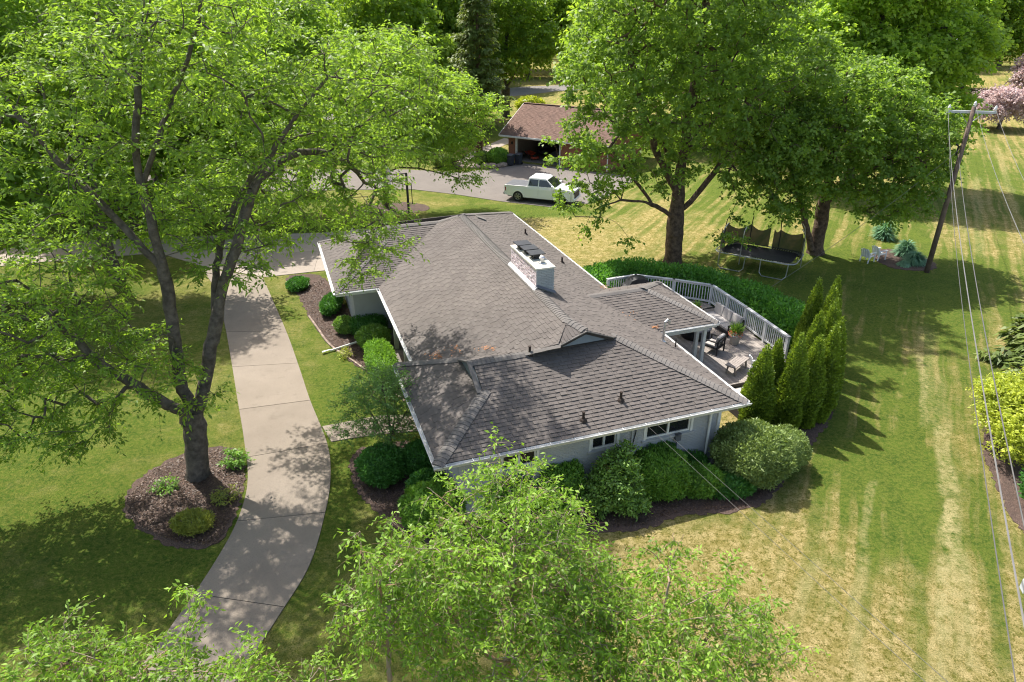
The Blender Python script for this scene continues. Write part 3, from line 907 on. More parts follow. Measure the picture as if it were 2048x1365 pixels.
drive_l = catmull([(-10.2, 8.6), (-9.13, 10.88), (-8.75, 12.87), (-8.53, 15.04), (-8.56, 16.77), (-8.92, 18.53), (-9.87, 20.87), (-11.12, 23.68), (-12.65, 27.12), (-14.61, 31.41), (-17.04, 36.16), (-18.9, 38.9)], 8)
drive_r = catmull([(-7.3, 8.6), (-6.58, 10.88), (-6.12, 12.87), (-5.8, 14.65), (-5.89, 16.77), (-6.13, 18.53), (-6.72, 20.55), (-8.19, 23.68), (-9.29, 26.19), (-10.86, 29.68), (-12.94, 33.99), (-14.5, 37.2)], 8)
joints_l = [8.6, 11.2, 13.55, 16.45, 19.75, 22.9, 26.4, 30.0, 34.0, 38.9]
joints_r = [8.6, 11.0, 13.1, 16.85, 20.6, 23.6, 26.75, 29.9, 33.2, 37.2]
drive = empty("driveway", (-8, 20, 0)); drive["kind"] = 'structure'
off = Vector((8, -20, 0))
base_poly = drive_l + drive_r[::-1]
o = sheet("joint_bed", base_poly, 0.008, M['joint'], 0.02, None, drive); o.location = off
def cut(line, y0, y1):
    def at(y):
        for a, b in zip(line[:-1], line[1:]):
            if a[1] <= y <= b[1]:
                t = (y-a[1])/(b[1]-a[1]); return (a[0]+(b[0]-a[0])*t, y)
        return line[-1] if y > line[-1][1] else line[0]
    return [at(y0)] + [p for p in line if y0 + 0.02 < p[1] < y1 - 0.02] + [at(y1)]
for i in range(len(joints_l)-1):
    g = 0.012
    L = cut(drive_l, joints_l[i]+g, joints_l[i+1]-g); R = cut(drive_r, joints_r[i]+g, joints_r[i+1]-g)
    mb = MB(); mb.prism(R + L[::-1], 0.0, 0.035)
    o = mb.build("slab", M['concrete'], drive); o.location = off + Vector((0, 0, 0.002*(i % 2)))
# apron in front of and beside the garage, out to the left
ap = empty("parking_apron", (-20, 42, 0)); ap["kind"] = 'structure'
offa = Vector((20, -42, 0))
edge_n = [(-60, 29.5), (-40, 36.2), (-29.1, 39.8), (-22.6, 41.6), (-18.9, 39.2), (-14.5, 37.3), (-11.8, 38.2), (-8.0, 39.4)]
edge_f = [(-62, 34.0), (-43, 40.0), (-33.2, 42.3), (-27.8, 44.2), (-23.3, 44.9), (-16.0, 45.5), (-13.0, 45.8), (-8.0, 47.3)]
for i in range(len(edge_n)-1):
    a, b, c, d = edge_n[i], edge_n[i+1], edge_f[i+1], edge_f[i]
    def lerp(p, q, t): return (p[0]+(q[0]-p[0])*t, p[1]+(q[1]-p[1])*t)
    for h in (0, 1):
        q = [lerp(a, d, h*.5), lerp(b, c, h*.5), lerp(b, c, h*.5+.5), lerp(a, d, h*.5+.5)]
        cx = sum(p[0] for p in q)/4; cy = sum(p[1] for p in q)/4
        q = [(cx+(p[0]-cx)*0.996, cy+(p[1]-cy)*0.996) for p in q]
        mb = MB(); mb.prism(q, 0.0, 0.03)
        o = mb.build("slab", M['concrete_pale'], ap); o.location = offa
mb = MB(); mb.prism([(-8.0, 43.0), (-8.0, 47.3), (-4.5, 49.0), (-2.8, 44.8)], 0.0, 0.03); o = mb.build("slab", M['concrete_grey'], ap); o.location = offa
# entrance walk
sheet("front_walk", [(-6.62, 20.72), (-5.98, 20.93), (-4.9, 21.2), (-3.0, 21.5), (-1.6, 21.9), (-1.9, 22.9), (-3.7, 22.55), (-5.2, 22.45), (-6.3, 22.05), (-7.2, 21.72)], 0.031, M['concrete'], 0.03)
# beds
sheet("mulch_bed", smooth_closed([(-12.7, 17.4), (-12.6, 19.0), (-11.6, 20.2), (-10.4, 20.5), (-9.7, 20.2), (-9.0, 18.6), (-8.65, 16.9), (-8.62, 15.4), (-9.4, 15.2), (-10.4, 15.5), (-11.7, 16.3)]), 0.018, M['mulch'], 0.02)
sheet("mulch_bed", smooth_closed([(-3.9, 23.2), (-5.6, 25.2), (-7.2, 26.9), (-8.7, 28.7), (-10.1, 31.2), (-12.1, 35.4), (-13.6, 37.6), (-11.0, 38.0), (-9.0, 33.0), (-6.0, 30.0), (-3.0, 25.0)]), 0.018, M['mulch'], 0.02)
sheet("mulch_bed", smooth_closed([(-5.8, 20.2), (-5.5, 18.6), (-4.6, 17.2), (-3.3, 15.9), (-1.5, 15.2), (1.2, 15.5), (2.3, 15.9), (4.1, 16.1), (5.3, 16.75), (7.4, 16.9), (8.6, 17.7), (9.7, 19.3), (10.9, 20.6), (12.3, 22.1), (13.7, 24.9), (14.9, 28.4), (13.6, 29.0), (12.4, 25.4), (8, 21.4), (2, 18.5), (-2.6, 17.6), (-2.4, 20.4), (-4.2, 20.9)], 1), 0.018, M['mulch'], 0.02)
sheet("mulch_bed", smooth_closed([(15.6, 14.0), (15.5, 16.2), (16.1, 18.2), (17.1, 20.6), (19.5, 24.0), (24.0, 28.0), (27.0, 27.0), (22.0, 20.0), (19.5, 13.0)]), 0.018, M['mulch'], 0.02)
sheet("mulch_bed", smooth_closed([(-11.6, 50.6), (-12.6, 52.8), (-9.6, 54.2), (-6.6, 53.2), (-6.3, 51.3), (-8.8, 50.3)]), 0.018, M['mulch'], 0.02)
sheet("mulch_bed", smooth_closed([(23.0, 38.4), (22.4, 40.6), (24.2, 42.8), (26.2, 41.2), (25.8, 38.4)]), 0.018, M['mulch'], 0.02)
sheet("mulch_bed", smooth_closed([(-5.6, 67.2), (-4.4, 71.0), (-1.2, 72.5), (0.2, 69.0), (-0.6, 66.2), (-3.0, 65.6)]), 0.018, M['mulch'], 0.02)
# the neighbour's driveway, walk and the street
sheet("neighbour_driveway", [(-75, 66), (-45, 66), (-20, 65.5), (-10, 65.5), (-5.2, 64.4), (-2.0, 65.6), (0.4, 68.6), (5.6, 66.0), (8.6, 63.9), (11.5, 62.5), (9.0, 57.2), (6.6, 53.7), (3.4, 52.2), (-1.0, 54.1), (-4.6, 56.2), (-8.4, 57.9), (-13.8, 57.8), (-19, 57.2), (-45, 58), (-75, 58)], 0.03, M['concrete_grey'], 0.03)
sheet("neighbour_walk", [(-7.2, 66.6), (-5.3, 67.6), (0.4, 80.6), (-0.9, 82.2)], 0.026, M['concrete_pale'], 0.03)
sheet("street", [(-160, 62), (-60, 76), (-35, 84), (-10, 112), (8, 128), (40, 140), (90, 150), (88, 157), (38, 147), (2, 135), (-17, 118), (-41, 91), (-64, 83), (-160, 70)], 0.02, M['asphalt'], 0.03)
# stone mowing edge of the bed beside the entrance walk
ed = empty("bed_edging", (-6.5, 26.5, 0), 0, "thin grey stone edging strip between mulch bed and lawn by the driveway", "edging")
pts = catmull([(-4.3, 23.5), (-5.4, 24.9), (-6.9, 26.7), (-8.5, 28.5), (-9.6, 30.4), (-10.4, 31.8)], 10)
for i in range(len(pts)-1):
    mb = MB(); a = pts[i]; b = pts[i+1]
    mb.bar((a[0]+6.5, a[1]-26.5, 0.03), (a[0]+6.5+(b[0]-a[0])*.93, a[1]-26.5+(b[1]-a[1])*.93, 0.03), 0.09, 0.07)
    mb.build("edging_stone", M['rock'], ed)

# ---------------------------------------------------------------- the house
TH = math.radians(19.3)
AX = Vector((math.cos(TH), math.sin(TH), 0)); BX = Vector((-math.sin(TH), math.cos(TH), 0))
def hw(a, b, z=0.0):
    """house axes (a across, b along the long ridge) -> world"""
    p = AX*a + BX*b; return Vector((p.x, p.y, z))
HO = Vector((8.7, 27.0, 0))
house = empty("house", hw(8.7, 27.0), TH, "low white painted brick ranch house with brown shingled hip roofs and a painted chimney", "house")
def hpart(name, mb, mat, parent=None, smooth=False, bevel=0):
    o = mb.build(name, mat, parent or house, smooth, bevel)
    if parent is None or parent is house: o.location = -HO
    return o

EZ = 2.7; S = 0.431; ZR = 4.8; AR = 8.725
def z_at(d): return EZ + S*d
# each slope: corner polygon in order (first two = eave, left to right looking up the slope)
slopes = {
 'front':  [(3.2,15.53,EZ), (13.6,15.53,EZ), (10.42,18.71,z_at(3.18)), (6.38,18.71,z_at(3.18)), (5.2,18.71,z_at(3.18)), (5.2,17.53,z_at(2.0))],
 'wing_left': [(3.2,21.89,EZ), (3.2,15.53,EZ), (5.2,17.53,z_at(2.0)), (5.2,19.89,z_at(2.0))],
 'wing_back': [(4.3,21.89,EZ), (3.2,21.89,EZ), (5.2,19.89,z_at(2.0)), (5.2,18.71,z_at(3.18)), (7.2,18.71,z_at(3.18))],
 'main_right': [(13.6,15.53,EZ), (13.6,39.2,EZ), (AR,32.6,ZR), (AR,19.2,ZR), (9.13,18.57,4.60), (10.15,18.6,4.187), (10.42,18.71,z_at(3.18))],
 'main_left': [(3.85,29.45,EZ), (3.85,21.4,EZ), (7.05,18.71,z_at(3.2)), (8.0,18.2,4.43), (AR,19.2,ZR), (AR,32.6,ZR), (7.7,33.3,z_at(3.85))],
 'cricket': [(8.0,18.2,4.43), (9.13,18.57,4.60), (AR,19.2,ZR)],
 'main_far': [(13.6,39.2,EZ), (3.85,39.2,EZ), (AR,32.6,ZR)],
 'garage_near': [(1.9,29.45,EZ), (3.85,29.45,EZ), (7.7,33.3,z_at(3.85)), (4.6,33.3,z_at(3.85)), (4.6,32.15,z_at(2.7))],
 'garage_left': [(1.9,37.15,EZ), (1.9,29.45,EZ), (4.6,32.15,z_at(2.7)), (4.6,34.45,z_at(2.7))],
 'garage_far': [(7.7,37.15,EZ), (1.9,37.15,EZ), (4.6,34.45,z_at(2.7)), (4.6,33.3,z_at(3.85)), (7.7,33.3,z_at(3.85))],
 'porch_front': [(13.45,21.1,EZ), (16.3,21.1,EZ), (14.1,23.48,3.6), (11.5,23.48,3.6)],
 'porch_right': [(16.3,21.1,EZ), (16.3,25.85,EZ), (14.1,23.48,3.6)],
 'porch_back': [(16.3,25.85,EZ), (13.45,25.85,EZ), (11.5,23.48,3.6), (14.1,23.48,3.6)],
}
def clip_poly(sub, clip):
    out = sub
    n = len(clip)
    for i in range(n):
        a = clip[i]; b = clip[(i+1) % n]
        inp = out; out = []
        if not inp: return []
        def inside(p): return (b[0]-a[0])*(p[1]-a[1]) - (b[1]-a[1])*(p[0]-a[0]) >= -1e-9
        for k in range(len(inp)):
            p = inp[k]; q = inp[(k+1) % len(inp)]
            ip, iq = inside(p), inside(q)
            if ip != iq:
                d1 = (b[0]-a[0])*(p[1]-a[1]) - (b[1]-a[1])*(p[0]-a[0])
                d2 = (b[0]-a[0])*(q[1]-a[1]) - (b[1]-a[1])*(q[0]-a[0])
                t = d1/(d1-d2); x = (p[0]+(q[0]-p[0])*t, p[1]+(q[1]-p[1])*t)
            if ip: out.append(p)
            if ip != iq: out.append(x)
    return out

def convex_parts(poly2):
    """split a nearly convex polygon for clipping: fan from ear cuts"""
    n = len(poly2)
    def cr(a, b, c): return (b[0]-a[0])*(c[1]-a[1]) - (b[1]-a[1])*(c[0]-a[0])
    if all(cr(poly2[i], poly2[(i+1) % n], poly2[(i+2) % n]) > -1e-6 for i in range(n)): return [poly2]
    bm = bmesh.new(); vs = [bm.verts.new((p[0], p[1], 0)) for p in poly2]; f = bm.faces.new(vs)
    r = bmesh.ops.triangulate(bm, faces=[f])
    out = []
    for f in bm.faces:
        t = [(v.co.x, v.co.y) for v in f.verts]
        if cr(*t) < 0: t = t[::-1]
        out.append(t)
    bm.free(); return out

unit_sh = None
single = []
def lay_shingles(parent_fn, poly3, mat, name, rng, single_pred=None, row=0.142, wmin=0.16, wmax=0.30, thick=0.015, lift=0.022, udir=None):
    P = [Vector(p) for p in poly3]
    u = (P[1]-P[0]).normalized()
    nrm = None
    for k in range(2, len(P)):
        c = u.cross(P[k]-P[0])
        if c.length > 0.5: nrm = c.normalized(); break
    if udir is not None:
        u = (udir - nrm*udir.dot(nrm)).normalized()
    v = nrm.cross(u)
    if nrm.z < 0: nrm = -nrm; v = -v
    # roof deck under the shingles, real depth
    to2 = lambda p: ((p-P[0]).dot(u), (p-P[0]).dot(v))
    poly2 = [to2(p) for p in P]
    area = sum(poly2[i][0]*poly2[(i+1) % len(poly2)][1]-poly2[(i+1) % len(poly2)][0]*poly2[i][1] for i in range(len(poly2)))
    if area < 0: poly2 = poly2[::-1]
    parts = convex_parts(poly2)
    xs = [p[0] for p in poly2]; ys = [p[1] for p in poly2]
    V = []; F = []; tint = []
    y = min(ys) - 0.0; r = 0
    while y < max(ys):
        x = min(xs) - rng.uniform(0, 0.3)
        thick_t = rng.uniform() < 0.5
        while x < max(xs):
            w = rng.uniform(wmin, wmax)
            thick_t = not thick_t
            th = thick*(1.45 if thick_t else 0.75) * rng.uniform(0.85, 1.15)
            quad = [(x+0.003, y - 0.012), (x+w-0.003, y - 0.012), (x+w-0.003, y+row+0.01), (x+0.003, y+row+0.01)]
            tt = rng.uniform(0, 1)*0.7 + (0.3 if thick_t else 0.0)
            if single_pred and len(single) < 300:
                c3 = P[0] + u*(x+w/2) + v*(y+row/2)
                inside = any(len(clip_poly([quad[0], quad[1], quad[2], quad[3]], pt)) == 4 and abs(sum((c[0]-d[0]) for c, d in zip(clip_poly(quad, pt), quad))) < 1e-6 for pt in parts)
                if single_pred(c3) and inside:
                    single.append((c3, u.copy(), v.copy(), nrm.copy(), w-0.006, row+0.022, th, lift)); x += w; continue
            for pt in parts:
                q = clip_poly(quad, pt)
                if len(q) < 3: continue
                n0 = len(V)
                for p in q:
                    f = 1 - (p[1]-y)/row
                    top = P[0] + u*p[0] + v*p[1] + nrm*(lift*0.35 + th*max(0, f) + 0.003)
                    V.append(top)
                for p in q:
                    V.append(P[0] + u*p[0] + v*p[1] - nrm*0.004)
                k = len(q)
                F.append(tuple(range(n0, n0+k))); tint.append(tt)
                for i in range(k):
                    a = q[i]; b = q[(i+1) % k]
                    if a[1] > y+row*0.9 and b[1] > y+row*0.9: continue
                    F.append((n0+i, n0+k+i, n0+k+(i+1) % k, n0+(i+1) % k)); tint.append(tt)
            x += w
        y += row; r += 1
    me = bpy.data.meshes.new(name); me.from_pydata([tuple(p) for p in V], [], F)
    at = me.attributes.new("tint", 'FLOAT', 'FACE'); at.data.foreach_set("value", tint)
    me.update()
    return me, P, nrm

rngs = np.random.default_rng(11)
# roof body: a thin deck board below each slope
mbd = MB()
for k, poly in slopes.items():
    P = [Vector(p) for p in poly]
    mbd.add([p + Vector((0, 0, -0.006)) for p in P] + [p + Vector((0, 0, -0.12)) for p in P],
            [tuple(range(len(P))), tuple(range(2*len(P)-1, len(P)-1, -1))] + [(i, len(P)+i, len(P)+(i+1) % len(P), (i+1) % len(P)) for i in range(len(P))])
roof = hpart("roof", mbd, M['roof_under'])
shV = []; shF = []; shT = []
for k, poly in slopes.items():
    pred = (lambda c: 6.9 < c.x < 13.3 and 15.55 < c.y < 17.2) if k == 'front' else None
    me, P, nrm = lay_shingles(None, poly, M['shingle'], "shingles_" + k, rngs, pred, udir=(Vector((0, -1, 0)) if k.startswith('cricket') else None))
    n0 = len(shV)
    shV += [tuple(v.co) for v in me.vertices]
    vals = [0.0]*len(me.polygons); me.attributes["tint"].data.foreach_get("value", vals)
    shF += [tuple(i+n0 for i in p.vertices) for p in me.polygons]; shT += vals
    bpy.data.meshes.remove(me)
me = bpy.data.meshes.new("shingle_courses"); me.from_pydata(shV, [], shF)
at = me.attributes.new("tint", 'FLOAT', 'FACE'); at.data.foreach_set("value", shT)
o = link_mesh("shingle_courses", me, roof, M['shingle']); o["kind"] = 'stuff'
# the 300 shingles that show largest, one object each
usm = bpy.data.meshes.new("shingle")
usm.from_pydata([(-.5,-.5,0),(.5,-.5,0),(.5,.5,0),(-.5,.5,0),(-.5,-.5,1),(.5,-.5,1),(.5,.5,.12),(-.5,.5,.12)], [], [(4,5,6,7),(0,1,5,4),(1,2,6,5),(3,0,4,7),(2,3,7,6)])
usm.materials.append(M['shingle'])
for (c, u, v, n, w, h, th, lift) in single:
    so = bpy.data.objects.new("shingle", usm); C.objects.link(so); so.parent = roof
    Mx = Matrix((u*w, v*h, n*(th + lift*0.35 + 0.007))).transposed().to_4x4()
    Mx.translation = c - n*0.004 - v*0.001
    so.matrix_basis = Mx
# ridge and hip caps: overlapping cap shingles, bent over the ridge
def caps(p, q, w=0.17, step=0.145, name="ridge_cap", down=0.43):
    p = Vector(p); q = Vector(q); L = (q-p).length; d = (q-p).normalized()
    s = d.cross(Vector((0, 0, 1))).normalized(); n = s.cross(d)
    mb = MB(); k = int(L/step)
    for i in range(k+1):
        a = p + d*min(i*step, L-0.02); b = a + d*(step+0.05)
        la, lb = 0.050 + rngs.uniform(0, .006), 0.034
        ww = w*rngs.uniform(0.96, 1.04)
        hz = ww*down
        V = []
        for t, l in ((a, la), (b, lb)):
            V += [t - s*ww - Vector((0,0,hz)) + n*l, t - s*ww*0.35 + n*(l+0.0) - Vector((0,0,hz*0.2)), t + s*ww*0.35 + n*l - Vector((0,0,hz*0.2)), t + s*ww - Vector((0,0,hz)) + n*l]
        V += [x - n*0.055 for x in V[:4]]
        mb.add(V, [(0,1,5,4),(1,2,6,5),(2,3,7,6),(8,9,1,0),(9,10,2,1),(10,11,3,2)])
    # downhill end faces first: order so that the thick edge shows
    return hpart(name, mb, M['ridge'], roof)
zz = z_at(3.18)
cap_lines = [((13.6,15.53,EZ),(10.3,18.83,zz+.05)), ((3.2,15.53,EZ),(5.25,17.58,z_at(2.05))), ((3.2,21.89,EZ),(5.25,19.84,z_at(2.05))),
    ((5.05,18.71,zz),(7.1,18.71,zz)), ((7.05,18.72,zz+.01),(8.0,18.24,4.43)), ((9.08,18.62,4.63),(AR,19.2,ZR)), ((AR,19.15,ZR),(AR,32.6,ZR)), ((13.6,39.2,EZ),(AR,32.6,ZR)),
    ((1.9,29.45,EZ),(4.65,32.2,z_at(2.75))), ((1.9,37.15,EZ),(4.65,34.4,z_at(2.75))), ((4.4,33.3,z_at(3.85)),(7.9,33.3,z_at(3.85))), ((7.7,33.3,z_at(3.85)),(AR,32.6,ZR)),
    ((16.3,21.1,EZ),(14.1,23.48,3.6)), ((16.3,25.85,EZ),(14.1,23.48,3.6)), ((14.15,23.48,3.6),(11.6,23.48,3.6))]
for p, q in cap_lines:
    slope = abs(q[2]-p[2]) > 0.1
    caps(p, q, 0.20 if p[0] != 1.9 else 0.15, down=(0.28 if slope else 0.43))
# little gable end under the overhanging ridge
mb = MB()
mb.add([(8.04,18.26,4.32),(10.12,18.66,4.13),(9.13,18.62,4.56),(8.04,18.34,4.32),(10.12,18.74,4.13),(9.13,18.70,4.56)], [(0,1,2),(5,4,3),(0,2,5,3),(2,1,4,5),(1,0,3,4)])
hpart("gable_board", mb, M['gablet'])
mb = MB(); mb.bar((7.96,18.18,4.42), (9.13,18.56,4.60), .08, .035); mb.bar((9.13,18.56,4.60), (10.2,18.6,4.17), .08, .035)
hpart("rake_board", mb, M['ridge'], roof)
for (x, y0, y1, yc, zb, zt) in ((5.12, 17.6, 19.82, 18.71, z_at(2.0)-.02, zz-.03), (4.52, 32.2, 34.4, 33.3, z_at(2.7)-.02, z_at(3.85)-.03)):
    mb = MB(); mb.add([(x,y0,zb),(x,y1,zb),(x,yc,zt),(x+.1,y0,zb),(x+.1,y1,zb),(x+.1,yc,zt)], [(2,1,0),(3,4,5),(0,3,5,2),(1,2,5,4)])
    hpart("gable_board", mb, M['gablet'])
    mb = MB()
    mb.bar((x-.05, y0-.05, zb+.03), (x-.05, yc, zt+.06), 0.14, 0.04); mb.bar((x-.05, y1+.05, zb+.03), (x-.05, yc, zt+.06), 0.14, 0.04)
    hpart("rake_board", mb, M['ridge'], roof)
# orange leaf litter in the valleys
def litter(cx, cy, cz, n, sx, sy, sl=0.0):
    V, Q = leaves_geo(np.stack([rngs.normal(cx, sx, n), rngs.normal(cy, sy, n), np.full(n, cz)], 1) + np.array([0, 0, 1])*rngs.uniform(0, 0.03, n)[:, None],
        rand_dirs(n, rngs, -.2, .2), unit(np.array([[0, 0, 1.0]]) + rand_dirs(n, rngs)*0.4), rngs.uniform(.05, .11, n), rngs.uniform(.02, .04, n))
    return V, Q
LV = []; LQ = []; no = 0
for (cx, cy, cz, n, sx, sy) in ((4.75, 21.35, 3.10, 140, .22, .14), (6.3, 20.0, 3.78, 90, .25, .1), (5.4, 20.9, 3.38, 60, .5, .25), (13.4, 21.35, 2.83, 60, .12, .12), (12.6, 22.4, 3.17, 40, .35, .4), (13.45, 25.7, 2.85, 60, .15, .2)):
    V, Q = litter(cx, cy, cz, n, sx, sy); LV.append(V); LQ.append(Q + no); no += len(V)
me = np_mesh("leaf_litter", np.concatenate(LV), np.concatenate(LQ)); o = link_mesh("leaf_litter", me, None, M['needle_litter'])
o.location = hw(0, 0); o.rotation_euler = (0, 0, TH)
tag(o, "orange brown leaf litter caught in the roof valleys behind the ridge", "leaf litter", kind='stuff')

# gutters, fascia, soffit
gut = [((3.2,15.53),(13.6,15.53)), ((13.6,15.53),(13.6,21.1)), ((13.6,25.85),(13.6,39.2)), ((3.2,21.89),(3.2,15.53)), ((3.85,29.45),(3.85,21.9)), ((1.9,29.45),(3.85,29.45)), ((1.9,37.15),(1.9,29.45)),
       ((13.6,21.1),(16.3,21.1)), ((16.3,21.1),(16.3,25.85)), ((3.85,39.2),(13.6,39.2))]
for i, (p, q) in enumerate(gut):
    p = Vector((p[0], p[1], 0)); q = Vector((q[0], q[1], 0)); d = (q-p).normalized(); o_ = Vector((d.y, -d.x, 0))
    zt = EZ - 0.005
    prof = [(0.0, 0.0), (0.0, -0.11), (0.08, -0.11), (0.125, -0.03), (0.125, 0.0), (0.110, 0.0), (0.108, -0.028), (0.075, -0.09), (0.012, -0.09), (0.012, 0.0)]
    a = p - d*0.0; b = q + d*0.0
    if i == 0: a = a - d*0.12; b = b + d*0.12
    V = []
    for t in (a, b):
        for (x, z) in prof: V.append(t + o_*(x+0.01) + Vector((0, 0, zt+z)))
    n = len(prof)
    F = [(k, (k+1) % n, n+(k+1) % n, n+k) for k in range(n)] + [tuple(range(n)), tuple(range(2*n-1, n-1, -1))]
    mb = MB(); mb.add(V, F)
    g = hpart("gutter", mb, M['white_gutter'])
    if i in (0, 3):
        L = (b-a).length; k = int(L/0.80)
        for j in range(k):
            c = a + d*(0.35 + j*0.80)
            m2 = MB(); m2.bar(c + Vector((0, 0, zt+0.004)) + o_*(-0.05), c + Vector((0, 0, zt+0.010)) + o_*0.15, 0.018, 0.012)
            h = m2.build("gutter_hanger", M['white_gutter'], g)
    m3 = MB(); m3.bar(p + o_*(-0.02) + Vector((0, 0, EZ-0.12)), q + o_*(-0.02) + Vector((0, 0, EZ-0.12)), 0.025, 0.17)
    hpart("fascia", m3, M['white'])
# soffits
mb = MB()
zs = EZ - 0.20
mb.bx(3.25, 13.55, 15.57, 16.12, zs-.02, zs); mb.bx(12.95, 13.55, 16.12, 39.15, zs-.02, zs); mb.bx(3.25, 3.95, 16.12, 21.85, zs-.02, zs)
mb.bx(3.9, 6.3, 21.85, 29.5, zs-.02, zs); mb.bx(1.95, 2.75, 29.5, 37.1, zs-.02, zs); mb.bx(2.75, 6.3, 29.5, 30.5, zs-.02, zs)
hpart("soffit", mb, M['white'])
mb = MB(); mb.bx(13.4, 16.2, 21.2, 25.75, zs-.02, zs); hpart("porch_ceiling", mb, M['white'])

# walls (body stands 8 mm behind the brick faces)
WB = 16.05
mb = MB()
def wall_with_holes(mb, a0, a1, b, z0, z1, holes, thick=0.22, off=0.0):
    xs = sorted(set([a0, a1] + [h[0] for h in holes] + [h[1] for h in holes]))
    for x0, x1 in zip(xs[:-1], xs[1:]):
        hs = [h for h in holes if h[0] <= x0 + 1e-6 and h[1] >= x1 - 1e-6]
        z = z0
        for h in sorted(hs, key=lambda h: h[2]):
            if h[2] > z: mb.bx(x0, x1, b+off, b+thick, z, h[2])
            z = h[3]
        if z1 > z: mb.bx(x0, x1, b+off, b+thick, z, z1)
holes = [(10.25, 11.92, 1.62, 2.34), (8.30, 9.18, 1.66, 2.34), (5.30, 6.42, 1.62, 2.34)]
wall_with_holes(mb, 3.95, 12.95, WB, 0.0, 2.5, holes, off=0.008)
mb.bx(3.95, 4.15, WB+.22, 21.3, 0, 2.5); mb.bx(4.15, 6.3, 21.1, 21.3, 0, 2.5); mb.bx(6.1, 6.3, 21.3, 31.0, 0, 2.5)
mb.bx(12.75, 12.95, WB+.22, 21.5, 0, 2.5)
mb.bx(12.75, 12.95, 21.5, 38.6, 0, 2.5)
mb.bx(2.75, 6.3, 30.5, 30.7, 0, 2.5); mb.bx(2.75, 2.95, 30.7, 36.6, 0, 2.5); mb.bx(2.95, 12.75, 36.4, 36.6, 0, 2.5)
mb.bx(7.0, 12.75, 38.4, 38.6, 0, 2.5)
wallo = hpart("wall", mb, M['wall_paint'])
# bricks of the front wall
ubm = bpy.data.meshes.new("brick")
ubm.from_pydata([(-.5,0,-.5),(.5,0,-.5),(.5,0,.5),(-.5,0,.5),(-.5,1,-.5),(.5,1,-.5),(.5,1,.5),(-.5,1,.5)], [], [(0,1,2,3),(1,5,6,2),(4,0,3,7),(3,2,6,7),(0,4,5,1)])
ubm.materials.append(M['wall_paint'])
bl, bh = 0.203, 0.067
sV = MB(); nb = 0
rngb = np.random.default_rng(5)
r = 0; z = 0.02
cand = []
while z < 2.46:
    x = 3.96 + (0 if r % 2 == 0 else bl/2)
    while x + bl*0.5 < 12.95:
        x1 = min(x + bl - 0.009, 12.94)
        cx = (x+x1)/2; cz = z + bh/2
        if not any(h[0]-0.16 < cx < h[1]+0.16 and h[2]-0.14 < cz < h[3]+0.1 for h in holes):
            cand.append((cx, cz, x1-x))
        x += bl
    z += bh; r += 1
best = sorted(cand, key=lambda t: (0 if (9.4 < t[0] < 12.9 and 1.0 < t[1] < 2.25) else 1, abs(t[0]-10.5)))
chosen = set(best[:300])
for (cx, cz, w) in cand:
    pr_ = rngb.uniform(0.002, 0.007)
    if (cx, cz, w) in chosen:
        bo = bpy.data.objects.new("brick", ubm); C.objects.link(bo); bo.parent = wallo
        bo.location = (cx, WB + 0.006 - pr_, cz); bo.scale = (w, pr_+0.002, bh-0.009)
    else:
        sV.bx(cx-w/2, cx+w/2, WB+0.006-pr_, WB+0.0085, cz-(bh-.009)/2, cz+(bh-.009)/2)
o = sV.build("brickwork", M['wall_paint'], wallo); o["kind"] = 'stuff'

def window(a0, a1, z0, z1, b, div=2):
    w = empty("window", (0, 0, 0)); w.parent = house; w.location = -HO
    mb = MB(); t = 0.055; d0 = b + 0.03; d1 = b + 0.10
    mb.bx(a0, a1, d0, d1, z1-t, z1); mb.bx(a0, a1, d0, d1, z0, z0+t); mb.bx(a0, a0+t, d0, d1, z0+t, z1-t); mb.bx(a1-t, a1, d0, d1, z0+t, z1-t)
    mid = (a0+a1)/2; mb.bx(mid-.035, mid+.035, d0-.012, d1, z0+t, z1-t)
    # storm frame and casing
    mb.bx(a0-.09, a0-.003, b-0.012, d1, z0-.02, z1+.06); mb.bx(a1+.003, a1+.09, b-0.012, d1, z0-.02, z1+.06); mb.bx(a0-.003, a1+.003, b-0.012, d1, z1+.003, z1+.06)
    f = mb.build("frame", M['white'], w)
    for x0, x1 in ((a0+t, mid-.035), (mid+.035, a1-t)):
        m2 = MB(); m2.bx(x0, x1, d1-.03, d1-.015, z0+t, z1-t); m2.build("pane", M['glass'], w)
    m4 = MB(); m4.bx(a0, a1, b+.105, b+.125, z0, z1); m4.build("room_dark_sheet", M['black_cover'], w)  # black sheet painted in for the darkness of the unlit room
    m3 = MB(); m3.add([(a0-.14,b-.065,z0-.075),(a1+.14,b-.065,z0-.075),(a1+.14,b+.03,z0-.075),(a0-.14,b+.03,z0-.075),(a0-.14,b-.065,z0-.03),(a1+.14,b-.065,z0-.03),(a1+.14,b+.03,z0-.004),(a0-.14,b+.03,z0-.004)], [(0,3,2,1),(4,5,6,7),(0,1,5,4),(1,2,6,5),(2,3,7,6),(3,0,4,7)])
    m3.build("sill", M['wall_paint'], w)
for h in holes: window(h[0], h[1], h[2], h[3], WB)
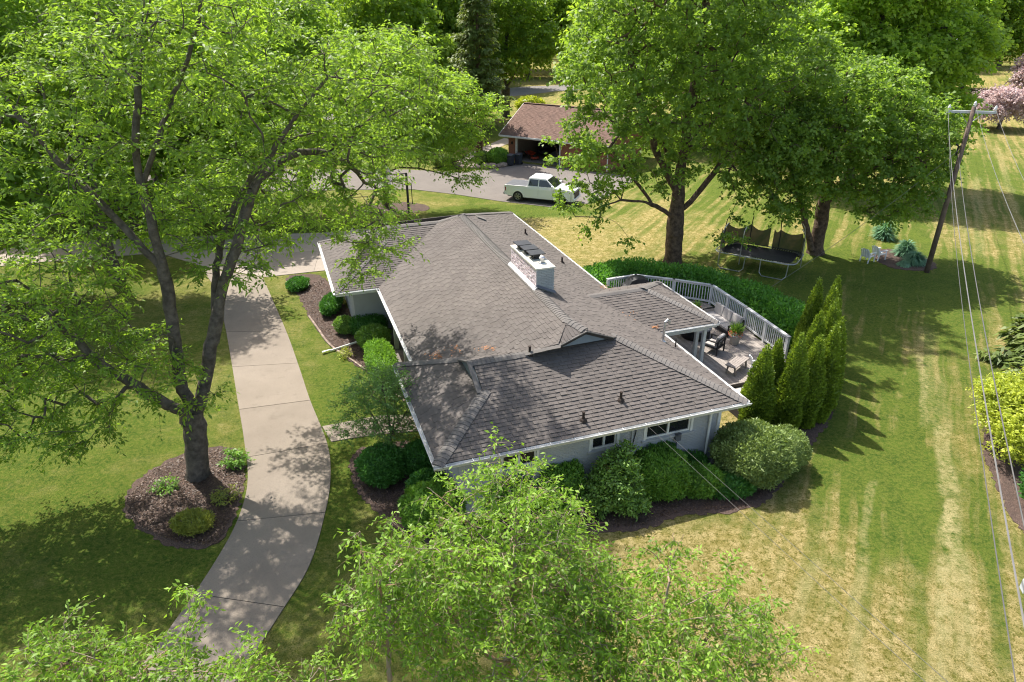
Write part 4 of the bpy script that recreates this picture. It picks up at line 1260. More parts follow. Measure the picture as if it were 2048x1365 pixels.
# corner trim, downspouts, utilities
mb = MB(); mb.bx(12.955, 13.06, WB-.05, WB+.25, 0, 2.5); hpart("corner_board", mb, M['white'])
mb = MB(); mb.tube([(12.62, 15.60, 2.60), (12.62, 15.72, 2.45), (12.62, 15.97, 2.25), (12.62, 15.97, 0.25), (12.62, 15.75, 0.1)], 0.045, 8); hpart("downspout", mb, M['white'])
mb = MB(); mb.tube([(13.35, 16.3, 2.55), (13.2, 16.35, 2.4)], 0.05, 8); hpart("downspout", mb, M['white'])
mb = MB(); mb.tube([(9.72, WB-.02, 2.50), (9.72, WB-.02, 0.1)], 0.035, 6); hpart("downspout", mb, M['wall_paint'])
mb = MB(); mb.tube([(9.86, WB-.06, 2.50), (9.84, WB-.03, 2.0), (9.70, WB-.03, 1.2), (9.66, WB-.03, 0.9)], 0.016, 6); hpart("cable", mb, M['black_metal'])
mb = MB(); mb.bx(11.33, 11.53, WB-.13, WB, 1.38, 1.62); mb.lathe([(0.0, 0), (0.075, 0), (0.075, 0.07), (0.0, 0.07)], (11.43, WB-.14, 1.62), 10); mb.tube([(11.43, WB-.05, 1.40), (11.43, WB-.05, 0.98), (11.55, WB-.06, 0.90), (11.85, WB-.06, 0.88)], 0.022, 6); mb.bx(11.25, 11.5, WB-.12, WB, .72, .84)
hpart("electric_meter", mb, M['cap_slate'])
mb = MB()
pv = lambda x, h: mb.tube([(x, WB-.10, 0.0), (x, WB-.10, h), (x+.03, WB-.10, h+.09), (x+.10, WB-.10, h+.12), (x+.16, WB-.10, h+.08), (x+.17, WB-.10, h+.02)], 0.045, 8)
pv(7.72, 0.95); pv(7.92, 0.62)
hpart("vent_elbow", mb, M['white'])
# porch posts and beam along the left side, garage cream corner
for b_ in (22.7, 25.75, 28.2):
    m2 = MB(); m2.bx(4.16, 4.34, b_-.09, b_+.09, 0.0, 2.5); m2.bx(4.12, 4.38, b_-.13, b_+.13, 0.0, 0.12); hpart("porch_post", m2, M['cream'])
m2 = MB(); m2.bx(4.12, 4.38, 21.6, 29.6, 2.28, 2.48); hpart("porch_beam", m2, M['white'])
m2 = MB(); m2.bx(4.0, 6.1, 21.3, 30.5, 0.0, 0.12); hpart("porch_floor", m2, M['concrete_grey'])
m2 = MB(); m2.bx(5.98, 6.10, 24.4, 25.4, 0.12, 2.15); d = hpart("door", m2, M['black_cover']); m3 = MB(); m3.lathe([(0.0, 0), (0.03, 0), (0.03, 0.03), (0, .03)], (5.95, 24.5, 1.1), 8); m3.build("handle", M['galv'], d)
for b0 in (22.2, 26.5, 28.3):
    m2 = MB(); m2.bx(6.03, 6.10, b0, b0+1.2, 0.9, 2.1); w = hpart("window", m2, M['white']); m3 = MB(); m3.bx(6.015, 6.03, b0+.06, b0+1.14, .96, 2.04); m3.build("pane", M['glass'], w)
# deck porch posts
for (a_, b_) in ((15.98, 21.45), (15.98, 21.95), (15.98, 25.4)):
    m2 = MB(); m2.bx(a_-.07, a_+.07, b_-.07, b_+.07, 0.6, 2.5); hpart("porch_post", m2, M['white'])
m2 = MB(); m2.bx(13.5, 16.1, 21.35, 21.55, 2.3, 2.48); hpart("porch_beam", m2, M['white'])

# chimney
ch = empty("chimney", (0, 0, 0)); ch.parent = house; ch.location = -HO
ca0, ca1, cb0, cb1, cz0, cz1 = 8.70, 9.42, 22.1, 24.95, 4.2, 5.62
mb = MB(); mb.bx(ca0+.015, ca1-.015, cb0+.015, cb1-.015, cz0, cz1-.06); mb.build("stack", M['chim_shaded'], ch)
def brick_face(axis, mat, name, vary):
    mbf = MB(); tints = []
    z = cz0; r = 0
    while z < cz1-0.09:
        lo, hi = (cb0, cb1) if axis == 'a' else (ca0, ca1)
        x = lo - (0 if r % 2 == 0 else bl/2)
        while x < hi - 0.01:
            x0 = max(x, lo); x1 = min(x+bl-.010, hi)
            if x1-x0 > 0.03:
                pr_ = rngb.uniform(0.0, vary)
                if axis == 'a': mbf.bx(ca0-pr_, ca0+.016, x0, x1, z, z+bh-.010)
                else: mbf.bx(x0, x1, cb0-pr_, cb0+.016, z, z+bh-.010)
                tints += [rngb.uniform(0, 1)]*6
            x += bl
        z += bh; r += 1
    me = mbf.mesh(name); at = me.attributes.new("tint", 'FLOAT', 'FACE'); at.data.foreach_set("value", tints)
    o = link_mesh(name, me, ch, mat); o["kind"] = 'stuff'; return o
o = brick_face('a', M['chim_worn_lit'], "brickwork", 0.014); o["label"] = "pinkish worn paint face with sunlit brightness put into the colour"
o = brick_face('b', M['chim_shaded'], "brickwork", 0.006); o["label"] = "grey painted face with its shade put into the colour"
mb = MB(); mb.add([(ca0-.03,cb0-.03,cz1-.06),(ca1+.03,cb0-.03,cz1-.06),(ca1+.03,cb1+.03,cz1-.06),(ca0-.03,cb1+.03,cz1-.06),(ca0-.03,cb0-.03,cz1),(ca1+.03,cb0-.03,cz1),(ca1+.03,cb1+.03,cz1),(ca0-.03,cb1+.03,cz1)], [(0,3,2,1),(4,5,6,7),(0,1,5,4),(1,2,6,5),(2,3,7,6),(3,0,4,7)])
mb.build("crown", M['concrete_cap'], ch)
for (x, y) in ((9.0, 24.45), (9.06, 23.85), (9.10, 23.22)):
    mb = MB(); mb.bx(x-.16, x+.16, y-.16, y+.16, cz1, cz1+.07, 1); mb.bx(x-.13, x+.13, y-.13, y+.13, cz1+.07, cz1+.20, 0)
    mb.add([(x-.30,y-.27,cz1+.20),(x+.30,y-.27,cz1+.20),(x+.30,y+.27,cz1+.20),(x-.30,y+.27,cz1+.20),(x-.30,y-.27,cz1+.235),(x+.30,y-.27,cz1+.235),(x+.30,y+.27,cz1+.235),(x-.30,y+.27,cz1+.235)], [(0,3,2,1),(4,5,6,7),(0,1,5,4),(1,2,6,5),(2,3,7,6),(3,0,4,7)], 2)
    mb.build("flue_cap", [M['black_metal'], M['white'], M['cap_slate']], ch)
mb = MB(); mb.lathe([(0.15, 0), (0.13, 0.03), (0.06, 0.05), (0.06, 0.16), (0.11, 0.17), (0.12, 0.22), (0.07, 0.27), (0.0, 0.28)], (9.12, 22.62, cz1), 14); mb.build("flue_cap", M['galv'], ch)
mb = MB(); zl = lambda a: ZR - S*abs(a-AR)
mb.add([(ca0-.12, cb0-.08, zl(ca0-.12)+.05), (ca0-.12, cb1+.08, zl(ca0-.12)+.05), (ca0-.008, cb1+.08, 4.90), (ca0-.008, cb0-.08, 4.90), (ca0-.12, cb0-.08, zl(ca0-.12)), (ca0-.12, cb1+.08, zl(ca0-.12))], [(0,3,2,1), (4,0,1,5)])
mb.build("flashing", M['flash'], ch)
mb = MB(); mb.add([(ca0-.05, cb0-.10, 4.84), (ca0+.05, cb0-.10, 4.90), (ca1+.05, cb0-.10, zl(ca1)+.07), (ca1+.05, cb0+.0, zl(ca1)+.15), (ca0+.05, cb0+.0, 4.98), (ca0-.05, cb0+.0, 4.90)], [(0,1,4,5), (1,2,3,4)])
mb.build("flashing", M['cap_slate'], ch)
# plumbing vents
def vent(a, b, base, h=0.32):
    mb = MB()
    mb.tube([(a, b, base-.05), (a, b, base+h-.06), (a, b, base+h)], [0.042, 0.042, 0.052], 9)
    mb.lathe([(0.14, -0.02), (0.10, 0.05), (0.055, 0.09), (0.05, 0.12)], (a, b, base), 9)
    hpart("vent_pipe", mb, M['vent'])
for (a, b) in ((7.14, 18.62), (7.93, 16.0), (9.42, 16.42)):
    vent(a, b, EZ + S*(b-15.53))
for (a, b) in ((12.35, 33.1), (12.55, 28.55)):
    vent(a, b, EZ + S*(13.6-a), 0.30)
# service mast with a looped head beside the porch roof
mb = MB(); mz = EZ + S*(13.6-12.98)
mb.tube([(12.98, 19.85, mz-.03), (12.98, 19.85, mz+.62), (13.0, 19.87, mz+.80), (13.12, 19.9, mz+.86), (13.22, 19.92, mz+.78), (13.22, 19.92, mz+.66)], 0.045, 9)
mb.lathe([(0.12, 0.0), (0.06, 0.06), (0.05, 0.10)], (12.98, 19.85, mz), 9)
mb.bx(12.72, 13.08, 19.70, 20.0, mz-.06, mz+.02)
hpart("service_mast", mb, M['galv'])
mb = MB(); mb.tube([(13.32, 19.5, EZ+.1), (13.32, 19.5, EZ+.45)], 0.025, 7); hpart("vent_pipe", mb, M['vent'])
# square attic vent near the far end
mb = MB(); a_, b_ = 9.9, 33.2; zq = EZ + S*(13.6-a_)
mb.box((a_, b_, zq+.05), (.5, .5, .09), M=Matrix.Rotation(math.atan(S), 3, 'Y')); hpart("attic_vent", mb, M['ridge'])
# ---------------------------------------------------------------- deck
DZ = 0.60
deck = empty("deck", hw(16.5, 24.5), TH, "weathered timber deck with white balustrade wrapping the back corner of the house", "deck")
DO = Vector((16.5, 24.5, 0))
def dpart(name, mb, mat, parent=None, smooth=False):
    o = mb.build(name, mat, parent or deck, smooth)
    if parent is None: o.location = -DO
    return o
deck_poly = [(13.15, 19.6), (19.75, 19.6), (20.05, 24.0), (20.15, 27.0), (18.75, 28.35), (17.2, 29.6), (15.5, 29.5), (13.15, 29.4)]
def line_span(poly, a):
    """b-range of a convex polygon at a"""
    ys = []
    n = len(poly)
    for i in range(n):
        p, q = poly[i], poly[(i+1) % n]
        if (p[0]-a)*(q[0]-a) <= 0 and abs(p[0]-q[0]) > 1e-9:
            t = (a-p[0])/(q[0]-p[0]); ys.append(p[1]+(q[1]-p[1])*t)
    return min(ys), max(ys)
rd = np.random.default_rng(21)
a = 13.2
while a < 20.0:
    w = 0.135
    lo, hi = line_span(deck_poly, min(a+w/2, 20.12))
    # boards butt somewhere in the run
    cut_ = rd.uniform(lo+2.5, hi-2.5) if hi-lo > 6 else None
    for (y0, y1) in ([(lo, cut_-.004), (cut_+.004, hi)] if cut_ else [(lo, hi)]):
        mb = MB(); mb.bx(a, a+w, y0, y1, DZ-.035, DZ + rd.uniform(-.002, .002)); dpart("deck_board", mb, M['deck'])
    a += w+.008
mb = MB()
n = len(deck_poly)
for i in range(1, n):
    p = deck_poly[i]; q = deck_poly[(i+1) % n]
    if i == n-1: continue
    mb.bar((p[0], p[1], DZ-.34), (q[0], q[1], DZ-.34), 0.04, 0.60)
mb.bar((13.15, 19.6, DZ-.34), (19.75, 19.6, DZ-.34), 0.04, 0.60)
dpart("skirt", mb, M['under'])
mb = MB(); mb.prism([(p[0], p[1]) for p in deck_poly], 0.02, 0.10); dpart("deck_shade_sheet", mb, M['joint'])  # dark sheet in the deck's outline, shade put into its colour
# balustrade
rail_pts = [(19.82, 20.8), (20.05, 24.0), (20.15, 26.95), (18.75, 28.28), (17.2, 29.5), (15.55, 29.42)]
RT = DZ + 1.02
def post(a, b):
    m = MB(); m.bx(a-.055, a+.055, b-.055, b+.055, DZ-.3, RT-.02); dpart("post", m, M['white'])
for i in range(len(rail_pts)-1):
    p = Vector((*rail_pts[i], 0)); q = Vector((*rail_pts[i+1], 0)); d = (q-p).normalized(); L = (q-p).length
    k = max(1, round(L/1.65))
    m = MB(); m.bar(p + Vector((0,0,RT)) - d*.06, q + Vector((0,0,RT)) + d*.06, 0.17, 0.035); dpart("cap_rail", m, M['fascia'])
    m = MB(); m.bar(p + Vector((0,0,RT-.065)), q + Vector((0,0,RT-.065)), 0.045, 0.085); dpart("top_rail", m, M['white'])
    m = MB(); m.bar(p + Vector((0,0,DZ+.13)), q + Vector((0,0,DZ+.13)), 0.05, 0.09); dpart("bottom_rail", m, M['white'])
    for j in range(k):
        c = p + d*(L*j/k); post(c.x, c.y)
        nb_ = int((L/k-.11)/.135)
        for s_ in range(nb_):
            e = c + d*(.055 + (L/k-.11)*(s_+.7)/nb_)
            m = MB(); m.box((e.x, e.y, (DZ+.175+RT-.11)/2), (.038, .038, RT-.11-DZ-.175), math.atan2(d.y, d.x)); dpart("baluster", m, M['white'])
post(*rail_pts[-1])
# pale steps at the near end with a newel post
for i in range(7):
    m = MB(); m.bx(15.6+i*.29, 15.6+i*.29+.28, 18.1, 19.55, DZ-.2, DZ-.17); dpart("step_board", m, M['deck_light'])
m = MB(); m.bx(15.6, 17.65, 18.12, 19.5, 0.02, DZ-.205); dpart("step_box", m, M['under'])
m = MB(); m.bx(16.60, 16.72, 18.9, 19.02, DZ-.17, DZ+.72); dpart("newel_post", m, M['white'])

# ---- furniture on the deck
def on_deck(name, a, b, rz, label, cat, z=DZ, group=None):
    return empty(name, hw(a, b, z), TH + rz, label, cat, group)
t = on_deck("fire_table", 17.35, 23.95, 0, "round black drum fire table with dark grey top under the porch roof edge", "table")
mb = MB(); mb.lathe([(0.60, 0.0), (0.66, 0.04), (0.66, 0.44), (0.60, 0.46)], n=28); mb.build("drum", M['black_metal'], t, True)
mb = MB(); mb.lathe([(0.70, 0.465), (0.71, 0.50), (0.70, 0.52), (0.2, 0.522), (0.0, 0.522)], n=28); mb.build("tabletop", M['cap_slate'], t)
s = on_deck("patio_sofa", 19.05, 24.35, 0, "three seat patio sofa with dark frame and pale grey cushions facing the fire table", "sofa")
mb = MB()
mb.bx(-.42, .40, -1.05, 1.05, .18, .26)
for y in (-1.03, 1.03):
    mb.bx(-.42, .42, y-.03, y+.03, .54, .59)
    for x in (-.39, .38): mb.bx(x-.03, x+.03, y-.03, y+.03, 0, .56)
mb.bx(.38, .43, -1.05, 1.05, .26, .74)
mb.build("frame", M['black_metal'], s)
for k in range(3):
    y0 = -1.0 + k*.667
    mb = MB(); mb.bx(-.40, .26, y0+.01, y0+.655, .262, .40); mb.build("seat_cushion", M['cushion'], s, False, 0.03)
    mb = MB(); mb.box((.29, y0+.333, .62), (.16, .64, .50), M=Matrix.Rotation(math.radians(12), 3, 'Y')); mb.build("back_cushion", M['cushion'], s, False, 0.04)
c = on_deck("patio_armchair", 17.25, 22.35, math.radians(-62), "dark framed patio armchair with crossed back slats and pale cushion", "chair")
mb = MB()
for x in (-.32, .32):
    for y in (-.33, .33): mb.bx(x-.025, x+.025, y-.025, y+.025, 0, .62 if x < 0 else .72)
for y in (-.33, .33): mb.bx(-.37, .36, y-.035, y+.035, .60, .635)
mb.bx(-.32, .32, -.31, .31, .28, .33); mb.bx(.30, .345, -.33, .33, .70, .75)
mb.bar((.335, -.30, .34), (.335, .30, .70), .03, .035); mb.bar((.338, .30, .34), (.338, -.30, .70), .03, .035)
mb.build("frame", M['black_metal'], c)
mb = MB(); mb.bx(-.30, .24, -.29, .29, .335, .44); mb.build("seat_cushion", M['cushion'], c, False, 0.03)
mb = MB(); mb.box((.23, 0, .66), (.14, .58, .44), M=Matrix.Rotation(math.radians(12), 3, 'Y')); mb.build("back_cushion", M['cushion'], c, False, 0.04)
def planter(a, b, r, h, label, seed, potmat, fl=220, gr=160):
    p = on_deck("flower_pot", a, b, 0, label, "flower pot")
    mb = MB(); mb.lathe([(r*.72, 0), (r*.95, h*.9), (r*1.04, h*.9), (r*1.04, h), (r*.92, h), (r*.9, h*.93), (0.0, h*.92)], n=20); mb.build("pot", potmat, p, True)
    rg = np.random.default_rng(seed)
    P, nn = shell_points(('ball', r*1.15, r*1.15, r*.55), fl, rg, .5)
    V, Q = leaves_geo(P + np.array([0, 0, h+r*.15]), unit(nn+rand_dirs(fl, rg)*.5), unit(nn+rand_dirs(fl, rg)*.5), rg.uniform(.05, .09, fl), rg.uniform(.05, .08, fl))
    link_mesh("blooms", np_mesh("blooms", V, Q, tint=rg.uniform(0, 1, fl)), p, LM['flower'])
    D = unit(rand_dirs(gr, rg, .3, 1) + np.array([.1, 0, .5])); P = np.zeros((gr, 3)) + np.array([0, 0, h]) + D*0.1
    V, Q = leaves_geo(P, D, rand_dirs(gr, rg), rg.uniform(.25, .55, gr)*r/.24, rg.uniform(.03, .06, gr))
    P, nn = shell_points(('ball', r*1.0, r*1.0, r*.6), gr*2, rg, .4)
    V2, Q2 = leaves_geo(P + np.array([0, 0, h+r*.2]), unit(nn+rand_dirs(gr*2, rg)*.5), rand_dirs(gr*2, rg), rg.uniform(.06, .1, gr*2), rg.uniform(.03, .05, gr*2))
    link_mesh("foliage", np_mesh("foliage", np.concatenate([V, V2]), np.concatenate([Q, Q2+len(V)]), tint=rg.uniform(0, 1, gr*3)), p, LM['rhodo'])
planter(18.55, 22.65, .26, .50, "tall white flower pot with orange blooms beside the sofa arm", 1, M['pot'])
planter(18.75, 26.1, .22, .26, "low dark flower pot with orange blooms at the far sofa end", 2, M['bin'], 160, 60)
b = on_deck("slat_bench", 17.15, 20.55, math.radians(-62), "low grey slatted wooden bench standing at the near end of the deck", "bench")
for k in range(5):
    mb = MB(); mb.bx(-.24+k*.098, -.24+k*.098+.09, -.62, .62, .40, .435); mb.build("slat", M['wood_grey'], b)
mb = MB()
for y in (-.5, .5):
    mb.bar((-.20, y, 0), (-.14, y, .395), .06, .06); mb.bar((.20, y, 0), (.14, y, .395), .06, .06); mb.bx(-.2, .2, y-.04, y+.04, .34, .395)
mb.build("frame", M['wood_grey'], b)
ad = on_deck("garden_chair", 17.65, 19.75, math.radians(160), "white slatted garden armchair on deck beside the arborvitae", "chair", DZ)
def white_chair(root, mat, h=0.9, slats=6):
    mb = MB()
    for y in (-.27, .27):
        mb.bar((-.30, y, 0), (-.26, y, .60), .05, .05); mb.bar((.30, y, 0), (.22, y, .60), .05, .05)
        mb.bx(-.34, .30, y-.05, y+.05, .60, .635)
    mb.bar((-.30, -.27, .36), (-.30, .27, .36), .05, .06)
    mb.build("frame", mat, root)
    for k in range(slats):
        m = MB(); x = -.28 + k*.55/slats; m.bx(x, x+.55/slats*.8, -.25, .25, .37-.02*k/slats*2, .40-.02*k/slats*2); m.build("seat_slat", mat, root)
    for k in range(5):
        y = -.22 + k*.11; m = MB(); m.bar((.24, y, .36), (.42, y*1.1, h + (.06 if k in (1,2,3) else 0)), .09, .022); m.build("back_slat", mat, root)
white_chair(ad, M['plastic_white'])
g = on_deck("covered_grill", 16.9, 28.75, math.radians(-8), "barbecue grill under a black fabric cover against the railing", "grill")
mb = MB()
prof = [(-.75, 0), (-.78, .75), (-.62, .82), (-.42, 1.12), (-.2, 1.2), (.2, 1.2), (.42, 1.12), (.6, .84), (.78, .78), (.76, 0)]
V = [(x, -.32, z) for x, z in prof] + [(x*.98, .32, z) for x, z in prof] + [(x, 0, z*1.02) for x, z in prof]
k = len(prof)
F = [tuple(range(k)), tuple(range(2*k-1, k-1, -1))] + [(i+1, i, 2*k+i, 2*k+i+1) for i in range(k-1)] + [(2*k+i+1, 2*k+i, k+i, k+i+1) for i in range(k-1)]
mb.add(V, F); mb.build("cover", M['black_cover'], g)
mb = MB(); [mb.lathe([(.06, 0), (.06, .05), (0, .05)], (x, y, -.0), 8) for x in (-.6, .6) for y in (-.25, .25)]; mb.build("caster", M['black_metal'], g)

# ---------------------------------------------------------------- neighbour's garage
GF = (-0.35, 70.0); gdir = Vector((9.05, -5.5, 0)); GL = gdir.length; gth = math.atan2(gdir.y, gdir.x)
ga = empty("brick_garage", (GF[0], GF[1], 0), gth, "red brick garage with brown gable roof and open dark doorway behind the pickup", "garage")
GLn = GL + 0.2; GD = 8.6; GE = 2.75; GR = 4.9
mb = MB()
def gwall_bx(*a): mb.bx(*a)
d0, d1, dh = 0.95, 5.75, 2.25
gwall_bx(0, d0, 0.006, .22, 0, GE); gwall_bx(d1, GLn, 0.006, .22, 0, GE); gwall_bx(d0, d1, 0.006, .22, dh+.2, GE)
gwall_bx(0.006, .22, .22, GD-.22, 0, GE); gwall_bx(GLn-.22, GLn-.006, .22, GD-.22, 0, GE); gwall_bx(0, GLn, GD-.22, GD, 0, GE)
for x in (0.006, GLn-.226):
    mb.add([(x,.0,GE),(x+.22,.0,GE),(x+.22,GD,GE),(x,GD,GE),(x,GD/2,GR-.08),(x+.22,GD/2,GR-.08)], [(0,4,3),(1,2,5),(0,1,5,4),(2,3,4,5),(0,3,2,1)])
gw = mb.build("wall", M['mortar'], ga)
mbf = MB(); tints = []; r_ = np.random.default_rng(9)
bl2, bh2 = .21, .075
def face_bricks(fn, L, H, skip=None):
    z = 0; r = 0
    while z < H(0)*10 and z < 6:
        x = -(0 if r % 2 else bl2/2)
        any_ = False
        while x < L:
            x0 = max(0, x); x1 = min(L, x+bl2-.012); zc = z+bh2/2
            if x1-x0 > .05 and zc < H((x0+x1)/2) and not (skip and skip((x0+x1)/2, zc)):
                fn(x0, x1, z, z+bh2-.012, r_.uniform(0.004, .010)); tints.extend([r_.uniform(0, 1)]*6); any_ = True
            x += bl2
        z += bh2; r += 1
        if not any_ and z > 2.8: break
face_bricks(lambda x0, x1, z0, z1, p: mbf.bx(x0, x1, -p, .008, z0, z1), GLn, lambda x: GE-.03, lambda x, z: d0-.05 < x < d1+.05 and z < dh+.2)
face_bricks(lambda x0, x1, z0, z1, p: mbf.bx(GLn-.008, GLn+p, x0, x1, z0, z1), GD, lambda y: GE + (GR-.1-GE)*(1-abs(y-GD/2)/(GD/2)))
me = mbf.mesh("brickwork"); at = me.attributes.new("tint", 'FLOAT', 'FACE'); at.data.foreach_set("value", tints)
o = link_mesh("brickwork", me, gw, M['brick']); o["kind"] = 'stuff'
# roof
sg = (GR-GE)/(GD/2)
mbr = MB()
y0 = -.55; zf = GE - sg*.55 + .05; x0, x1 = -.75, GLn+.55
mbr.add([(x0,y0,zf),(x1,y0,zf),(x1,GD/2,GR+.05),(x0,GD/2,GR+.05),(x0,y0,zf-.12),(x1,y0,zf-.12),(x1,GD/2,GR-.07),(x0,GD/2,GR-.07)], [(0,1,2,3),(4,7,6,5),(0,4,5,1),(1,5,6,2),(3,7,4,0)])
mbr.add([(x1,GD+.55,zf),(x0,GD+.55,zf),(x0,GD/2,GR+.05),(x1,GD/2,GR+.05),(x1,GD+.55,zf-.12),(x0,GD+.55,zf-.12),(x0,GD/2,GR-.07),(x1,GD/2,GR-.07)], [(0,1,2,3),(4,7,6,5),(0,4,5,1),(1,5,6,2),(3,7,4,0)])
gr_ = mbr.build("roof", M['roof_under'], ga)
shV = []; shF = []; shT = []
for poly in ([(x0,y0,zf+.01),(x1,y0,zf+.01),(x1,GD/2,GR+.06),(x0,GD/2,GR+.06)], [(x1,GD+.55,zf+.01),(x0,GD+.55,zf+.01),(x0,GD/2,GR+.06),(x1,GD/2,GR+.06)]):
    me, P, nrm = lay_shingles(None, poly, None, "x", rngs, None, wmin=.22, wmax=.34)
    n0 = len(shV); shV += [tuple(v.co) for v in me.vertices]; shF += [tuple(i+n0 for i in p.vertices) for p in me.polygons]
    vals = [0.0]*len(me.polygons); me.attributes["tint"].data.foreach_get("value", vals); shT += vals
me = bpy.data.meshes.new("shingle_courses"); me.from_pydata(shV, [], shF); at = me.attributes.new("tint", 'FLOAT', 'FACE'); at.data.foreach_set("value", shT)
o = link_mesh("shingle_courses", me, gr_, M['shingle_brown']); o["kind"] = 'stuff'
mb = MB(); mb.bar((x0, GD/2, GR+.10), (x1, GD/2, GR+.10), .30, .04); mb.build("ridge_cap", M['shingle_brown'], gr_)
mb = MB(); mb.bx(x0, x1, y0-.12, y0-.003, zf-.14, zf-.01); mb.build("gutter", M['white_gutter'], ga)
for xx in (x0-.03, x1+.003):
    mb = MB(); mb.bar((xx, y0, zf-.06), (xx, GD/2, GR-.02), .03, .16); mb.bar((xx, GD+.55, zf-.06), (xx, GD/2, GR-.02), .03, .16); mb.build("rake_board", M['white'], ga)
mb = MB(); mb.bx(x0+.05, x1-.05, y0, -.01, zf-.2, zf-.17); mb.build("soffit", M['white'], ga)
mb = MB(); mb.bx(d0-.12, d0, -.03, .25, 0, dh+.12); mb.bx(d1, d1+.12, -.03, .25, 0, dh+.12); mb.bx(d0, d1, -.03, .25, dh, dh+.2); mb.build("door_frame", M['white'], ga)
mb = MB(); mb.tube([(GLn+.05, -.12, zf-.1), (GLn+.05, -.06, GE-.5), (GLn+.05, -.06, .1)], .05, 7); mb.build("downspout", M['white'], ga)
mb = MB(); mb.bx(.22, GLn-.22, .22, GD-.22, 0, .03); mb.build("floor_slab", M['concrete_grey'], ga)
for i in range(4):
    mb = MB(); mb.bx(d0+.02, d1-.02, .3+i*.55, .84+i*.55, dh+.02, dh+.07); mb.build("door_panel", M['cream'], ga)
mb = MB(); mb.bx(GLn-.004, GLn+.04, 5.4, 6.3, 1.0, 2.1); w = mb.build("window", M['white'], ga); m2 = MB(); m2.bx(GLn+.042, GLn+.05, 5.46, 6.24, 1.06, 2.04); m2.build("pane", M['glass'], w)
mb = MB(); mb.box((.45, -.07, 1.75), (.12, .12, .25)); mb.build("wall_lamp", M['black_metal'], ga)
# the goods inside the open garage
def local_g(x, y, z=0): 
    c, s = math.cos(gth), math.sin(gth); return (GF[0]+x*c-y*s, GF[1]+x*s+y*c, z)
goods = [("storage_shelf", (2.2, 3.4), "dark metal shelf stacked with boxes at the left inside of the garage", "shelf"),
         ("storage_shelf", (4.3, 3.6), "dark metal shelf of boxes deep in the middle of the garage", "shelf")]
for k, (nm, (x, y), lb, ct) in enumerate(goods):
    e = empty(nm, local_g(x, y, .03), gth, lb, ct)
    mb = MB()
    for xx in (-.7, .7):
        for yy in (-.2, .2): mb.bx(xx-.02, xx+.02, yy-.02, yy+.02, 0, 1.9)
    mb.build("frame", M['black_metal'], e)
    for z in (.3, .9, 1.5):
        mb = MB(); mb.bx(-.7, .7, -.24, .24, z, z+.03); mb.build("shelf_board", M['clutter_dark'], e)
    mb = MB()
    for z in (.33, .93, 1.53):
        x_ = -.65
        while x_ < .5:
            w_ = r_.uniform(.15, .35); mb.bx(x_, x_+w_*.9, -.18, .16, z, z+r_.uniform(.15, .4), int(r_.integers(0, 3))); x_ += w_
    o = mb.build("boxes", [M['clutter_dark'], M['clutter_red'], M['wood_grey']], e); o["kind"] = 'stuff'
mw = empty("lawn_mower", local_g(2.3, 1.3, .03), gth+.6, "red orange push mower just inside the garage doorway", "mower")
mb = MB(); mb.prism([(-.4, -.28), (.3, -.28), (.42, -.15), (.42, .15), (.3, .28), (-.4, .28)], .12, .30); mb.build("body", M['clutter_red'], mw)
mb = MB(); mb.lathe([(.17, .30), (.18, .42), (.1, .48), (0, .48)], n=12); mb.build("engine", M['black_metal'], mw)
for x in (-.33, .3):
    for y in (-.32, .32): mb = MB(); mb.tube([(x, y-.025, .1), (x, y+.025, .1)], .1, 12); mb.build("wheel", M['tyre'], mw)
mb = MB(); mb.tube([(-.38, -.22, .25), (-.95, -.22, .95), (-.95, .22, .95), (-.38, .22, .25)], .014, 6); mb.build("handle", M['black_metal'], mw)
tb = empty("tool_barrow", local_g(1.5, 1.9, .03), gth-.4, "orange wheelbarrow with a dark tray near the garage left jamb", "wheelbarrow")
mb = MB(); mb.add([(-.45,-.2,.35),(.3,-.15,.28),(.3,.15,.28),(-.45,.2,.35),(-.6,-.35,.62),(.5,-.28,.58),(.5,.28,.58),(-.6,.35,.62)], [(0,3,2,1),(0,1,5,4),(1,2,6,5),(2,3,7,6),(3,0,4,7)]); mb.build("tray", M['clutter_red'], tb)
mb = MB(); mb.tube([(.65, -.04, .19), (.65, .04, .19)], .19, 14); mb.build("wheel", M['tyre'], tb)
mb = MB(); mb.tube([(.65, -.08, .2), (-.3, -.22, .3), (-1.0, -.3, .55)], .02, 5); mb.tube([(.65, .08, .2), (-.3, .22, .3), (-1.0, .3, .55)], .02, 5); mb.tube([(-.35, -.22, .3), (-.4, -.24, 0)], .02, 5); mb.tube([(-.35, .22, .3), (-.4, .24, 0)], .02, 5); mb.build("handle", M['black_metal'], tb)
bk = empty("dark_motorbike_cover", local_g(4.6, 1.9, .03), gth, "dark covered machine standing in the right half of the garage", "covered machine")
mb = MB(); mb.add([(-.9,-.3,0),(.9,-.3,0),(.9,.3,0),(-.9,.3,0),(-.8,-.2,.7),(.5,-.25,.8),(.5,.25,.8),(-.8,.2,.7),(-.5,0,.95),(.3,0,1.15),(.85,0,.85)], [(0,1,5,4),(2,3,7,6),(3,0,4,7),(4,5,9,8),(6,7,8,9),(7,4,8),(5,10,9),(6,9,10),(1,2,10),(1,10,5),(2,6,10)]); mb.build("cover", M['clutter_dark'], bk)

